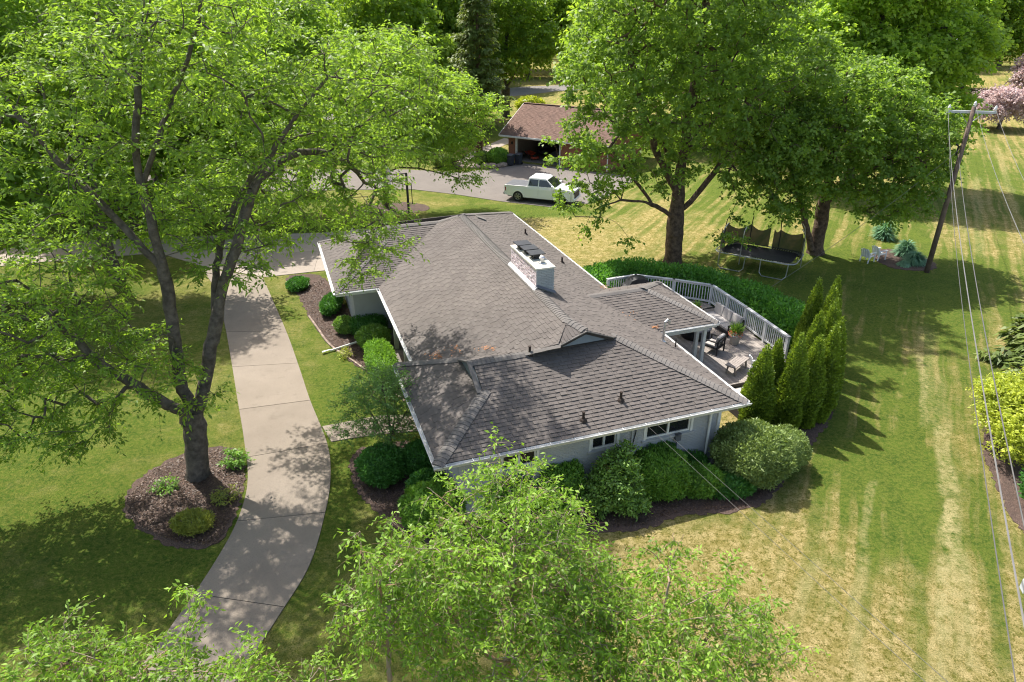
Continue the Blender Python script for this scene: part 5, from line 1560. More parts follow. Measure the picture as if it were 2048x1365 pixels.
# wheelie bins
def wheelie(loc, rz, label, first=None):
    e = empty("wheelie_bin", loc, rz, label, "bin", "bins beside the garage")
    mb = MB(); mb.add([(-.24,-.22,.06),(.24,-.22,.06),(.24,.24,.06),(-.24,.24,.06),(-.29,-.30,.98),(.29,-.30,.98),(.29,.32,.98),(-.29,.32,.98)], [(0,3,2,1),(4,5,6,7),(0,1,5,4),(1,2,6,5),(2,3,7,6),(3,0,4,7)])
    mb.bx(-.31, .31, -.32, .34, .94, .985); mb.build("body", M['bin'], e)
    mb = MB(); mb.add([(-.32,-.35,.99),(.32,-.35,.99),(.32,.34,.99),(-.32,.34,.99),(-.29,-.32,1.03),(.29,-.32,1.03),(.28,.30,1.09),(-.28,.30,1.09)], [(0,3,2,1),(4,5,6,7),(0,1,5,4),(1,2,6,5),(2,3,7,6),(3,0,4,7)]); mb.build("lid", M['bin'], e)
    mb = MB(); mb.tube([(-.27, .38, .95), (.27, .38, .95)], .018, 6); mb.build("handle", M['bin'], e)
    for x in (-.27, .27): mb = MB(); mb.tube([(x-.03, .27, .12), (x+.03, .27, .12)], .12, 12); mb.build("wheel", M['tyre'], e)
    return e
b1 = wheelie((-0.15, 67.3, .03), gth+.1, "dark wheelie bin left of its twin, nearest the green shrub")
b2 = copy_tree(b1); b2.location = (0.62, 67.75, .03); b2.rotation_euler.z = gth-.05; b2["label"] = "dark wheelie bin nearer the open garage doorway"

# ---------------------------------------------------------------- white pickup
def make_pickup():
    e = empty("pickup_truck", (0.45, 54.35, 0.032), 0, "white crew cab pickup with grey bed cover parked on the neighbouring driveway", "pickup truck")
    L, W = 5.75, 1.98
    # side profile pieces as lofted cross sections along x (x forward), stations: (x, half width, z bottom, z belt, z top, top half width)
    xr, xf = -L/2, L/2
    wr, wf = -1.72, 1.88   # wheel centres
    R = .42
    def side_poly():
        pts = [(xr, .55), (xr, 1.12), (xr+.02, 1.20), (-1.0, 1.22), (-.98, 1.22), (1.40, 1.22), (2.0, 1.21), (2.60, 1.16), (2.80, 1.06), (xf, .76), (xf, .42), (xf-.12, .34)]
        def arch(cx): return [(cx+.50*math.cos(t), .40+.50*math.sin(t)) for t in np.linspace(0.0, math.pi, 9)]
        pts += [(wf+.50, .34)] + arch(wf) + [(wf-.50, .36)]
        pts += [(wr+.50, .36)] + arch(wr) + [(wr-.50, .40), (xr+.1, .45)]
        return pts
    sp = side_poly()
    bm = bmesh.new()
    def bw(z): return W/2 - .05*max(0, (z-.75))**2*3 - (.03 if z < .5 else 0)
    Ls = [bm.verts.new((x, -bw(z), z)) for x, z in sp]; Rs = [bm.verts.new((x, bw(z), z)) for x, z in sp]
    fl = bm.faces.new(Ls); fr = bm.faces.new(Rs[::-1])
    n = len(sp)
    for i in range(n):
        j = (i+1) % n
        bm.faces.new((Ls[j], Ls[i], Rs[i], Rs[j]))
    bmesh.ops.triangulate(bm, faces=[fl, fr])
    bmesh.ops.recalc_face_normals(bm, faces=bm.faces)
    me = bpy.data.meshes.new("body"); bm.to_mesh(me); bm.free()
    body = link_mesh("body", me, e, M['carpaint'])
    # cab (greenhouse) with roof
    def loft(st, name, mat, parent=e, bev=.0):
        mb = MB(); k = len(st[0])
        for s_ in st: pass
        V = [p for s_ in st for p in s_]
        F = []
        for i in range(len(st)-1):
            for j in range(k): F.append((i*k+j, i*k+(j+1) % k, (i+1)*k+(j+1) % k, (i+1)*k+j))
        F.append(tuple(range(k))[::-1]); F.append(tuple((len(st)-1)*k+j for j in range(k)))
        mb.add(V, F); return mb.build(name, mat, parent, False, bev)
    def rect(x0, x1, w, z): return [(x0, -w, z), (x1, -w, z), (x1, w, z), (x0, w, z)]
    cab = loft([rect(-1.02, 1.42, .93, 1.16), rect(-.98, 1.36, .92, 1.24), rect(-.86, .62, .78, 1.80), rect(-.82, .52, .74, 1.88), rect(-.70, .36, .64, 1.93)], "cab", M['carpaint'], bev=.03)
    def quad(name, pts, mat, off, parent=e):
        P = [Vector(p) for p in pts]; nrm = (P[1]-P[0]).cross(P[2]-P[0]).normalized()
        if nrm.dot(Vector(off)) < 0: nrm = -nrm
        mb = MB(); k = len(P); mb.add([p + nrm*.016 for p in P] + [p - nrm*.004 for p in P], [tuple(range(k)), tuple(range(2*k-1, k-1, -1))] + [(i, k+i, k+(i+1) % k, (i+1) % k) for i in range(k)])
        return mb.build(name, mat, parent)
    quad("windscreen", [(1.33, -.85, 1.27), (1.33, .85, 1.27), (.66, .72, 1.78), (.66, -.72, 1.78)], M['carglass'], (1, 0, 1))
    quad("rear_window", [(-.995, -.78, 1.26), (-.995, .78, 1.26), (-.875, .68, 1.75), (-.875, -.68, 1.75)], M['carglass'], (-1, 0, 0))
    for sgn in (-1, 1):
        def Y(z): return sgn*(.92 - (z-1.24)/.56*.14)
        for name, xs in (("side_window", [(-.86, 1.28), (-.06, 1.28), (-.06, 1.75), (-.76, 1.75)]), ("side_window", [(.02, 1.28), (1.14, 1.28), (.60, 1.75), (.02, 1.75)])):
            quad(name, [(x, Y(z), z) for x, z in xs], M['carglass'], (0, sgn, 0))
        for x0, x1 in ((-.98, -.02), (.0, 1.22)):
            mb = MB(); yy = sgn*(W/2-.012)
            mb.bx(x0+.01, x1-.01, yy-.02, yy+.012, .48, 1.10); d = mb.build("door", M['carpaint'], e, False, .01)
            m2 = MB(); m2.bx(x1-.30 if x1 < 0 else x0+.10, x1-.14 if x1 < 0 else x0+.26, yy+sgn*.012-.01, yy+sgn*.012+.02, .98, 1.01); m2.build("handle", M['carpaint'], d)
        mb = MB(); mb.box((1.18, sgn*1.10, 1.30), (.16, .24, .24)); mb.build("mirror", M['carpaint'], e, False, .02)
        for cx in (wr, wf):
            mb = MB(); y0 = sgn*.80; y1 = sgn*.99
            mb.tube([(cx, y0, .40), (cx, y0+sgn*.02, .40), (cx, y1-sgn*.02, .40), (cx, y1, .40)], [.39, .425, .425, .39], 24)
            wl = mb.build("wheel", M['tyre'], e, False)
            m2 = MB(); m2.tube([(cx, y1, .40), (cx, y1+sgn*.006, .40)], .27, 20); m2.build("rim_well", M['trimblack'], wl)
            m3 = MB()
            for q in range(6):
                t = q*math.pi/3; c_, s_ = math.cos(t), math.sin(t)
                m3.bar((cx+c_*.04, y1+sgn*.014, .40+s_*.04), (cx+c_*.25, y1+sgn*.014, .40+s_*.25), .03, .07)
            m3.tube([(cx, y1, .40), (cx, y1+sgn*.03, .40)], .07, 10); 
            ring = [(cx+.25*math.cos(t), y1+sgn*.014, .40+.25*math.sin(t)) for t in np.linspace(0, 2*math.pi, 21)]
            m3.tube(ring, .016, 5); m3.build("rim", M['rim'], wl)
            m4 = MB(); m4.tube([(cx+.495*math.cos(t), sgn*(W/2-.03), .40+.495*math.sin(t)) for t in np.linspace(0.05, math.pi-.05, 11)], .035, 5); m4.build("wheel_arch", M['carpaint'], e)
        mb = MB(); mb.bx(xr-.012, xr+.14, sgn*.90-.06, sgn*.90+.075, .74, 1.06); mb.build("tail_lamp", M['lamp_red'], e, False, .01)
        mb = MB(); mb.bx(2.62, xf-.03, sgn*.80-.12, sgn*.80+.11, .86, 1.02); mb.build("headlight", M['lamp_clear'], e, False, .01)
        mb = MB(); mb.bx(-1.15, 1.30, sgn*.88-.05, sgn*.88+.05, .30, .36); mb.build("side_step", M['trimblack'], e)
    mb = MB(); mb.bx(xr+.06, -1.04, -.86, .86, 1.19, 1.235); mb.build("bed_cover", M['tonneau'], e, False, .015)
    mb = MB(); mb.bx(xf-.09, xf+.03, -.66, .66, .56, 1.0); mb.build("grille", M['trimblack'], e)
    mb = MB(); mb.bx(xf-.08, xf+.10, -.92, .92, .36, .54); mb.build("bumper", M['carpaint'], e, False, .03)
    mb = MB(); mb.bx(xr-.12, xr+.06, -.90, .90, .46, .62); mb.build("bumper", M['trimblack'], e, False, .02)
    mb = MB(); mb.bx(xr-.006, xr+.004, -.80, .80, .66, 1.12); mb.build("tailgate", M['carpaint'], e)
    mb = MB(); mb.add([(1.42,-.76,1.20),(2.62,-.72,1.14),(2.62,.72,1.14),(1.42,.76,1.20),(1.42,-.74,1.27),(2.58,-.68,1.20),(2.58,.68,1.20),(1.42,.74,1.27)], [(4,5,6,7),(0,1,5,4),(1,2,6,5),(2,3,7,6),(3,0,4,7)]); mb.build("bonnet", M['carpaint'], e, False, .01)
    mb = MB(); mb.bx(-2.7, 2.7, -.7, .7, .30, .45); mb.build("chassis", M['trimblack'], e)
    mb = MB(); mb.bx(-.68, -.52, -.05, .05, 1.93, 1.98); mb.build("antenna_fin", M['carpaint'], e)
    return e
pk = make_pickup(); pk.location = (2.42, 54.3, .032); pk.rotation_euler.z = math.atan2(-1.2, 3.15); pk.scale = (1.0, 1.0, 1.04)

# ---------------------------------------------------------------- basketball hoop
bh_ = empty("basketball_hoop", (-7.55, 48.9, 0), math.radians(200), "basketball hoop with clear backboard and orange rim on a dark pole", "basketball hoop")
mb = MB(); mb.tube([(0, 0, 0), (0, 0, 3.45)], .085, 8); mb.tube([(-.3, 0.05, 1.2), (-.3, 0.05, 2.7)], .03, 6); mb.bar((0, 0, 1.2), (-.3, .05, 1.2), .04, .04); mb.bar((0, 0, 2.7), (-.3, .05, 2.7), .04, .04); mb.build("pole", M['black_metal'], bh_)
mb = MB(); mb.bar((0, 0, 3.4), (1.25, 0, 3.45), .06, .06); mb.bar((0, 0, 2.6), (1.25, 0, 3.0), .06, .06); mb.bar((.3, 0, 3.4), (1.1, 0, 3.0), .03, .03); mb.build("arm", M['black_metal'], bh_)
bb_ = empty("backboard", (1.3, 0, 3.4)); bb_.parent = bh_
mb = MB(); mb.bx(-.01, .01, -.72, .72, -.48, .50); mb.build("panel", M['acrylic'], bb_)
mb = MB(); [mb.bar(a_, b_, .045, .045) for a_, b_ in (((0,-.75,-.5),(0,.75,-.5)), ((0,-.75,.52),(0,.75,.52)), ((0,-.75,-.5),(0,-.75,.52)), ((0,.75,-.5),(0,.75,.52)))]; mb.build("frame", M['white'], bb_)
rim = MB(); rim.tube([(1.62+.23*math.cos(t), .23*math.sin(t), 3.05) for t in np.linspace(0, 2*math.pi, 19)], .016, 6, False); rim.bx(1.31, 1.42, -.1, .1, 2.98, 3.06); rim.build("rim", M['orange_rim'], bh_)
mb = MB()
for k in range(12):
    t = k*math.pi/6; t2 = t+math.pi/6
    mb.tube([(1.62+.22*math.cos(t), .22*math.sin(t), 3.04), (1.62+.16*math.cos(t2), .16*math.sin(t2), 2.85), (1.62+.11*math.cos(t), .11*math.sin(t), 2.62)], .010, 4)
    mb.tube([(1.62+.22*math.cos(t2), .22*math.sin(t2), 3.04), (1.62+.16*math.cos(t), .16*math.sin(t), 2.85), (1.62+.11*math.cos(t2), .11*math.sin(t2), 2.62)], .010, 4)
mb.build("net", M['white'], bh_)

# ---------------------------------------------------------------- trampoline
tr = empty("trampoline", (14.85, 39.05, 0), math.radians(-33), "rectangular trampoline with black mat and torn black net on galvanised poles", "trampoline")
TL, TW, TZ = 2.35, 1.35, 0.95
def rrect(l, w, c=0.5, n=5):
    out = []
    for (sx, sy, a0) in ((1, 1, 0), (-1, 1, 90), (-1, -1, 180), (1, -1, 270)):
        for k in range(n+1):
            t = math.radians(a0 + 90*k/n); out.append((sx*(l-c)+c*math.cos(t), sy*(w-c)+c*math.sin(t)))
    return out
mb = MB(); mb.tube([(x, y, TZ) for x, y in rrect(TL, TW)] + [(rrect(TL, TW)[0][0], rrect(TL, TW)[0][1], TZ)], .032, 7); mb.build("frame", M['galv'], tr)
mb = MB(); mb.prism(rrect(TL-.28, TW-.28, .4), TZ-.03, TZ-.015); mb.build("mat", M['black_cover'], tr)
mb = MB(); o_ = rrect(TL-.02, TW-.02, .5, 8); i_ = rrect(TL-.28, TW-.28, .4, 8)
for a_, b_ in zip(o_, i_): mb.tube([(a_[0], a_[1], TZ), (b_[0], b_[1], TZ-.02)], .012, 4)
for k in range(-13, 14):
    x = k*.14
    for sy in (-1, 1): mb.tube([(x, sy*(TW-.02), TZ), (x, sy*(TW-.28), TZ-.02)], .012, 4)
sp_ = mb.build("spring", M['galv'], tr); sp_["kind"] = 'stuff' 
for (x0_, x1_, y_) in ((-TL+.35, -.45, -TW), (.45, TL-.35, -TW), (-TL+.35, -.45, TW), (.45, TL-.35, TW)):
    mb = MB(); mb.tube([(x0_, y_, TZ), (x0_+.02, y_*1.05, .22), (x0_+.2, y_*1.08, .04), (x1_-.2, y_*1.08, .04), (x1_-.02, y_*1.05, .22), (x1_, y_, TZ)], .03, 7); mb.build("leg", M['galv'], tr)
poles = [(-1.95, -TW-.05), (-.75, -TW-.05), (.75, TW+.05), (TL+.05, .2), (-TL-.02, 0.6), (-1.0, TW+.05), (TL-.2, TW)]
for (x, y) in poles:
    mb = MB(); sy = 1 if y > 0 else -1; hh = 2.75
    mb.tube([(x, y, .45), (x, y, TZ+1.0), (x*.97, y-sy*.10, TZ+1.5), (x*.9, y-sy*.28, hh)], .028, 7); mb.build("net_pole", M['galv'] if y < 0 or x > 2 else M['black_metal'], tr)
def net_sheet(pts, z0, z1, sag=.2, k=8):
    mb = MB()
    for a_, b_ in zip(pts[:-1], pts[1:]):
        for i in range(k):
            t0, t1 = i/k, (i+1)/k
            s0, s1 = math.sin(math.pi*t0)*sag, math.sin(math.pi*t1)*sag
            p = (a_[0]+(b_[0]-a_[0])*t0, a_[1]+(b_[1]-a_[1])*t0); q = (a_[0]+(b_[0]-a_[0])*t1, a_[1]+(b_[1]-a_[1])*t1)
            mb.add([(p[0], p[1], z0), (q[0], q[1], z0), (q[0], q[1], z1-s1), (p[0], p[1], z1-s0)], [(0, 1, 2, 3)])
    return mb
net_sheet([(-1.75, -TW+.1), (-TL+.1, -.5), (-TL+.1, .6), (-1.0, TW-.1), (.2, TW-.1)], TZ, 2.2, .3).build("net", M['net'], tr)
net_sheet([(.4, TW-.1), (.75, TW-.1), (TL-.3, TW-.15), (TL-.05, .6), (TL-.05, .2)], TZ-.3, 2.15, .2).build("net", M['net'], tr)

# two white chairs on the lawn
w1 = empty("lawn_chair", (21.95, 40.0, 0), math.radians(-150), "white plastic lawn chair nearer the big trunk of the pair", "chair", "white lawn chairs")
white_chair(w1, M['plastic_white'], 0.85, 5)
w2 = copy_tree(w1); w2.location = (22.85, 40.45, 0); w2.rotation_euler.z = math.radians(-160); w2["label"] = "white plastic lawn chair nearer the spiky plants of the pair"

# ---------------------------------------------------------------- utility poles and wires
def utility_pole(loc, rz, label, h=9.2, arm=1.22):
    e = empty("utility_pole", loc, rz, label, "utility pole", "utility poles along the side lawn")
    mb = MB(); mb.tube([(0, 0, 0), (0, 0, h*.5), (0, 0, h+.2)], [.150, .130, .105], 12); mb.build("pole", M['pole'], e, True)
    mb = MB(); mb.bx(-arm, arm, .12, .23, h-.16, h-.03); mb.build("crossarm", M['arm'], e)
    for x in (-arm+.08, arm-.08):
        mb = MB(); mb.lathe([(.03, 0), (.03, .06), (.075, .07), (.085, .12), (.055, .14), (.075, .16), (.07, .21), (.035, .24), (.05, .27), (0, .29)], (x, .175, h-.03), 12); mb.build("insulator", M['porcelain'], e)
    mb = MB(); mb.lathe([(.03, 0), (.03, .06), (.075, .07), (.085, .12), (.055, .14), (.075, .16), (.07, .21), (.035, .24), (.05, .27), (0, .29)], (0, 0, h+.2), 12); mb.build("insulator", M['porcelain'], e)
    mb = MB(); mb.bar((-.6, .1, h-.12), (0, .13, h-.75), .04, .02); mb.bar((.6, .1, h-.12), (0, .13, h-.75), .04, .02); mb.build("brace", M['arm'], e)
    mb = MB(); mb.tube([(-.15, .15, h-2.4), (-.15, .15, h-1.9), (-.3, .2, h-1.8)], .05, 7); mb.build("riser", M['black_metal'], e)
    return e
lineang = math.atan2(33.0, 19.5)
P1 = Vector((24.66, 38.15, 0)); P0 = Vector((7.38, 5.35, 0)); P2 = Vector((61.5, 103.0, 0))
utility_pole(P1, -math.radians(10), "tall brown utility pole with grey crossarm on the lawn by the spiky plants")
utility_pole(P0, -math.radians(16), "nearest utility pole, only its crossarm end and white insulator in view", 8.4, 1.45)
utility_pole(P2, -math.radians(28), "farthest utility pole whose grey crossarm shows against the trees")
def wire(name, p, q, sag, r, mat, label, group=None, k=28):
    p = Vector(p); q = Vector(q); mb = MB(); pts = []
    o0 = (p+q)/2; o0.z = 0
    for i in range(k+1):
        t = i/k; c = p + (q-p)*t; c.z -= 4*sag*t*(1-t); pts.append(c - o0)
    mb.tube(pts, r, 5)
    o = mb.build(name, mat); o.location = o0
    return tag(o, label, "wire", group)
d01 = (P1-P0).normalized()
def off_(P, dx, z): return (P.x+dx, P.y, z)
wire("bundle_cable", (3.5, 1.67, 8.85), (23.4, 38.2, 9.0), .55, .011, M['wire_grey'], "thickest pale wire running from the crossarm down the right lawn")
wire("power_wire", (3.3, 1.5, 8.7), (23.45, 38.3, 9.15), .75, .007, M['wire_dark'], "thin dark wire just left of the thick pale wire")
wire("power_wire", (P0.x+1.35-.0, P0.y+.1, 8.6), (25.85, 38.2, 9.3), .7, .009, M['wire_grey'], "thin wire from the right end of the crossarm toward the nearest pole")
wire("power_wire", (P0.x+.3, P0.y+.1, 8.7), (24.66, 38.15, 9.55), .7, .009, M['wire_grey'], "thin wire from the pole top toward the nearest pole")
wire("power_wire", (23.45, 38.3, 9.3), (P2.x-1, P2.y+.5, 9.3), 1.3, .012, M['wire_grey'], "far wire from the left crossarm end back to the farthest pole")
wire("power_wire", (25.8, 38.2, 9.3), (P2.x+1, P2.y-.5, 9.3), 1.3, .012, M['wire_grey'], "far wire from the right crossarm end back to the farthest pole")
wire("guy_wire", (24.6, 38.2, 7.2), (14.0, 34.6, 0.4), .3, .010, M['wire_grey'], "slack guy line sloping from the pole past the big trunk to the hedge")
wire("telephone_wire", (24.6, 38.2, 6.8), (P0.x-.1, P0.y, 5.6), .5, .016, M['wire_dark'], "dark telephone cable strung low between the two nearest poles")
wire("service_wire", tuple(hw(9.9, 15.5, 2.60)), (6.1, 3.6, 6.85), .0, .0045, M['wire_dark'], "left one of two thin service wires falling across the lawn from the house", "service wires to the house")
wire("service_wire", tuple(hw(10.2, 15.5, 2.62)), (6.35, 3.6, 6.9), .0, .0045, M['wire_dark'], "right one of two thin service wires falling across the lawn from the house", "service wires to the house")

# downspout extension pipe lying on the bed
dp = empty("drain_pipe", (-7.4, 28.3, 0.05), 0, "white drain pipe extension lying across the mulch bed", "drain pipe")
mb = MB(); a0 = Vector((-.95, -.42, 0.02)); a1 = Vector((.35, .45, .12)); mb.tube([a0, a0.lerp(a1, .3), a1], .05, 8); mb.add([tuple(a0+Vector((0,0,.05))), tuple(a0+Vector((-.3,-.28,.05))), tuple(a0+Vector((-.36,-.12,.03))), tuple(a0+Vector((-.02,.08,.04)))], [(0,1,2,3)]); mb.build("pipe", M['white'], dp)
# garden lamp by the neighbour's walk, boulders round the tree
gl_ = empty("path_lamp", (-2.9, 75.6, 0), 0, "small black path lamp beside the pale walk by the brick garage", "lamp")
mb = MB(); mb.tube([(0,0,0),(0,0,.7)], .03, 6); mb.build("stake", M['black_metal'], gl_); mb = MB(); mb.lathe([(.05,.7),(.12,.72),(.12,.95),(.16,.97),(0,1.05)], n=10); mb.build("head", M['black_metal'], gl_)
rk = np.random.default_rng(4)
spots = [(-5.3, 67.0), (-4.7, 66.4), (-4.0, 66.0), (-3.3, 66.0), (-2.6, 66.1), (-1.9, 66.3), (-1.3, 66.5), (-.9, 66.9), (-5.2, 67.9), (-4.3, 67.0), (-2.5, 67.1), (-1.7, 67.3), (-3.6, 66.8)]
wh = ["low rough boulder at the left end of the rockery by the neighbour's driveway", "second boulder from the left along the rockery front", "third boulder from the left along the rockery front", "fourth boulder from the left along the rockery front", "fifth boulder from the left along the rockery front", "sixth boulder from the left along the rockery front", "boulder beside the shrub at the rockery right end", "rightmost boulder of the rockery, next to the wheelie bins", "boulder behind the leftmost one at the walk side of the rockery", "boulder just left of the leaning trunk in the rockery", "boulder just right of the leaning trunk in the rockery", "boulder under the small round shrub in the rockery", "boulder directly in front of the leaning trunk"]
for (x, y), lb in zip(spots, wh):
    bm = bmesh.new(); bmesh.ops.create_icosphere(bm, subdivisions=2, radius=1)
    s_ = rk.uniform(.28, .45)
    f1, f2 = rk.uniform(1.5, 3, 2)
    for v in bm.verts:
        n_ = 1 + .16*math.sin(v.co.x*f1*2+x)*math.sin(v.co.y*f2*2+y) + rk.uniform(-.07, .07)
        v.co = Vector((v.co.x*s_*1.25*n_, v.co.y*s_*n_, v.co.z*s_*.75*n_ + s_*.35))
    me = bpy.data.meshes.new("boulder"); bm.to_mesh(me); bm.free()
    o = link_mesh("boulder", me, None, M['rock']); o.location = (x, y, 0); o.rotation_euler.z = rk.uniform(0, 3)
    tag(o, lb, "boulder", "boulders of the rockery")
# ---------------------------------------------------------------- trees
locust_leaf = dict(twigs=9, tl=(.35, .95), per=11, ll=.165, lw=.068, droop=.30, up=.12, spread=.95, flat=.45, tw_r=.007)
def R(base, pts): return [tuple(np.array(p)-np.array(base)) for p in pts]

# 1 the big locust by the drive
B1 = (-10.7, 18.75, 0)
limbs = [R(B1, [(-10.7,18.75,-.1), (-10.5,18.75,1.2), (-10.3,18.75,2.5), (-10.55,18.8,3.4), (-10.3,18.8,5.8), (-10.2,18.8,7.1), (-10.2,18.8,8.8), (-10.35,18.9,10.4), (-10.0,19.2,12.2), (-9.4,19.6,14.6)]),
         R(B1, [(-10.3,18.75,2.5), (-10.7,18.3,3.0), (-11.6,18.1,4.0), (-12.3,18.0,4.6), (-12.9,18.0,5.6), (-13.6,18.1,6.8)]),
         R(B1, [(-10.3,18.75,2.4), (-9.9,19.1,3.4), (-9.2,19.2,5.6), (-8.65,19.3,7.0), (-8.2,19.4,7.9), (-7.6,19.6,9.5), (-6.5,20.2,11.2), (-5.2,21.0,12.6)]),
         R(B1, [(-9.2,19.3,5.8), (-9.1,19.7,7.1), (-8.9,20.2,8.0), (-8.2,21.4,9.6), (-7.2,23.2,10.6), (-6.2,24.8,10.2)]),
         R(B1, [(-10.2,18.8,7.4), (-11.2,18.8,9.0), (-12.6,18.9,10.8), (-13.8,19.2,12.6)]),
         R(B1, [(-10.3,18.9,9.8), (-9.4,19.0,11.5), (-8.3,19.2,13.4), (-7.6,19.4,15)]),
         R(B1, [(-7.6,19.6,9.5), (-6.8,21.4,10.4), (-5.8,23.4,9.8), (-5.2,24.4,8.6)])]
rg = np.random.default_rng(101)
blobs = [(-2.6,-1.0,4.4, 3.0,2.2,1.0, 3.0), (-4.6,-1.6,5.4, 2.6,2.4,1.2, 2.2), (-1.2,.2,4.6, 1.6,1.3,.9, .5),
         (-3.5,-.5,8.2, 3.4,2.6,1.7, 1.2), (-5.5,-1.0,7.0, 2.6,2.2,1.0, 2.2), (-.8,1.5,11.5, 3.4,3.4,2.2, 3), (3.0,2.2,10.6, 2.8,3.2,2.4, 4.5), (2.8,.8,13.4, 3.2,3.4,1.8, 2.2), (-2.5,1.5,14.2, 4,3.6,1.8, .8), (-6.5,-1,8.2, 2.2,2,1.4, .6), (-2.0,-.6,7.0, 1.6,1.4,.8, .8),
         (4.6,5.0,9.2, 2.4,2.6,1.8, 3.2), (5.6,5.2,7.0, 1.4,1.8,1.1, 1.6), (5.0,5.4,5.4, .7,1.0,.7, .5), (1.6,5.2,8.4, 2.4,2.2,1.2, 1.6), (1.0,3.0,13.0, 4,3,2, 2), (2.3,4.0,7.3,1.2,1.2,.8,.5),
         (6.2,3.4,11.2, 1.9,2.2,1.7, 4.2), (7.2,2.6,12.6, 1.8,2.0,1.2, 2.2), (0.5,1.0,16.4, 5.4,4.6,1.4, 1.1), (-3.5,0.5,12.0, 2.2,3.0,1.6, .3), (-7.5,-2.2,4.0, 2.0,2.0,1.2, .9), (-1.6,-1.4,5.6, 1.8,1.4,1.2, 1.6), (.2,-.8,4.4, .9,.8,1.5, .7), (-3.2,-2.2,3.6, 2.4,1.4,.8, 1.5), (-5.5,-2.4,4.0, 2.4,1.6,1.0, 1.5), (.9,-.4,3.0, .6,.5,.6, .15), (-3.6,-1.6,3.2, 2.4,1.6,.9, .8), (-5.6,-1.8,4.8, 2.4,1.8,1.2, 1.7), (-4.4,-1.2,6.4, 2.8,1.8,1.0, 2.0), (-7.4,-2.6,3.0, 2.0,1.6,.9, 1.0), (2.2,.6,7.6, 1.2,1.0,.7, .9), (.7,.8,8.4, 1.6,1.2,.8, 1.2), (-1.6,.4,7.0, 1.2,1.0,.8, .8)]
pads1 = sample_pads(blobs, 850, rg, .3, .66)
pads1 = pads1 + 0
keep = pads1[:, 2] > 1.7
# the stems at the left of the crown stay open to view
make_tree("honey_locust", B1, limbs, None, 0, 1, M['bark'], LM['locust'], "largest honey locust, grey forked trunk in the mulch bed by the curved driveway", trunk_r=.36, leaf=locust_leaf, step=.5, want_twigs=True, pads=pads1[keep], wob=.14, arch=.16, tip_r=.011)

# 2 more locusts along the left
B2 = (-22.8, 37.0, 0)
limbs2 = [R(B2, [(-22.8,37,-.1), (-23.0,37,1.8), (-22.95,37,3.9), (-22.85,37,6.0), (-22.9,37,9.0), (-21.6,37.2,13.2), (-21,37.5,16)]),
          R(B2, [(-22.85,37,6.0), (-22.2,36.9,7.0), (-21.2,36.8,9.4), (-19.6,36.6,12.6)]),
          R(B2, [(-22.95,37,3.9), (-23.7,36.5,5.6), (-25.0,36,7.8), (-25.6,35.6,10.4)]),
          R(B2, [(-22.85,37,6.4), (-23.9,37.6,8.6), (-25.6,38.4,11.5)])]
far_leaf = dict(twigs=8, tl=(.7, 1.5), per=7, ll=.32, lw=.13, droop=.22, up=.12, spread=.95, flat=.5)
blobs2 = [(-3,-1,9,3.2,3,1.6), (-5,0,12,3.5,3.5,2), (0,0,13.5,5,4,2.4), (3.5,-.5,11,3,3.2,2.2), (-1,1,17,5,4.5,2.2), (-6.5,0,7.2,2,2.4,1.1), (4.5,-2.8,4.6,2.6,2,1.3), (-3.4,-3,4.6,2.8,2,1.4), (.5,-3.2,5.8,3,2,1.2), (7.0,-1.5,6.0,1.8,1.8,1.0)]
make_tree("honey_locust", B2, limbs2, blobs2, 700, 2, M['bark'], LM['locust_b'], "tall locust with upright dark forked stems at the left, behind the big trunk", trunk_r=.36, mind=.7, shell=.35, leaf=far_leaf, step=.8, wob=.16)
B2b = (-27.5, 50.5, 0)
limbs2b = [R((-16.8, 34.0, 0), [(-16.8,34,-.1), (-16.9,34,2.6), (-16.8,34,5.2), (-16.4,34,7.8), (-16.9,34,10.6), (-16.4,34,15)]),
           R((-16.8, 34.0, 0), [(-16.8,34,5.2), (-17.8,34,7.2), (-18.2,33.8,9.4)]), R((-16.8, 34.0, 0), [(-16.6,34,6.4), (-15.2,34,8.6), (-13.6,34,11.0)])]
blobs2b = [(0,0,12,4,4,2.4), (-3,0,9.8,2.6,2.6,1.6), (3.4,0,9.6,3,3,1.8), (4.6,-.6,7.2,2.2,2.4,1.2), (0,0,16,4.5,4,2), (-2.6,-1,7.6,1.8,1.8,.9), (2,-1,13.5,4,4,2), (3.5,.8,5.4,1.8,2,1.0)]
make_tree("honey_locust", B2b, limbs2b, blobs2b, 520, 3, M['bark'], LM['locust_b'], "second locust beyond the driveway bend with a vertical trunk among leaves", trunk_r=.33, mind=.66, shell=.35, leaf=far_leaf, step=.8, wob=.16)
# 3 locust by the basketball hoop
B3 = (-9.75, 52.3, 0)
limbs3 = [R(B3, [(-9.75,52.3,-.1), (-9.75,52.3,2.2), (-9.7,52.2,4.4), (-9.4,52.2,6.6), (-9.0,52.2,9.4)]),
          R(B3, [(-9.75,52.3,2.6), (-8.4,52.0,3.3), (-6.2,51.4,3.1), (-3.8,50.8,2.6)]), R(B3, [(-9.75,52.3,3.6), (-12,51.9,4.8), (-14.8,51.4,5.2)]),
          R(B3, [(-9.7,52.2,4.4), (-7.4,51.8,6.0), (-5.2,51.4,7.4)]), R(B3, [(-9.7,52.2,4.6), (-12,52.4,6.8), (-14,52.6,8.6)])]
blobs3 = [(0,0,10.6,4.0,3.6,2.0), (4.0,0,8.4,3.2,3.2,1.8), (-4.2,0,8.4,3.4,3.2,1.8), (5.2,-.5,6.0,2.6,2.8,1.4), (6.2,-1,3.4,1.6,1.8,1.1), (-5.4,-.6,5.8,2.6,2.6,1.1), (.5,-1.4,7.2,4,2.6,1.6), (3.2,-1.2,4.8,2.6,2.2,.9), (7.4,-.6,7.4,1.5,2,1.1)]
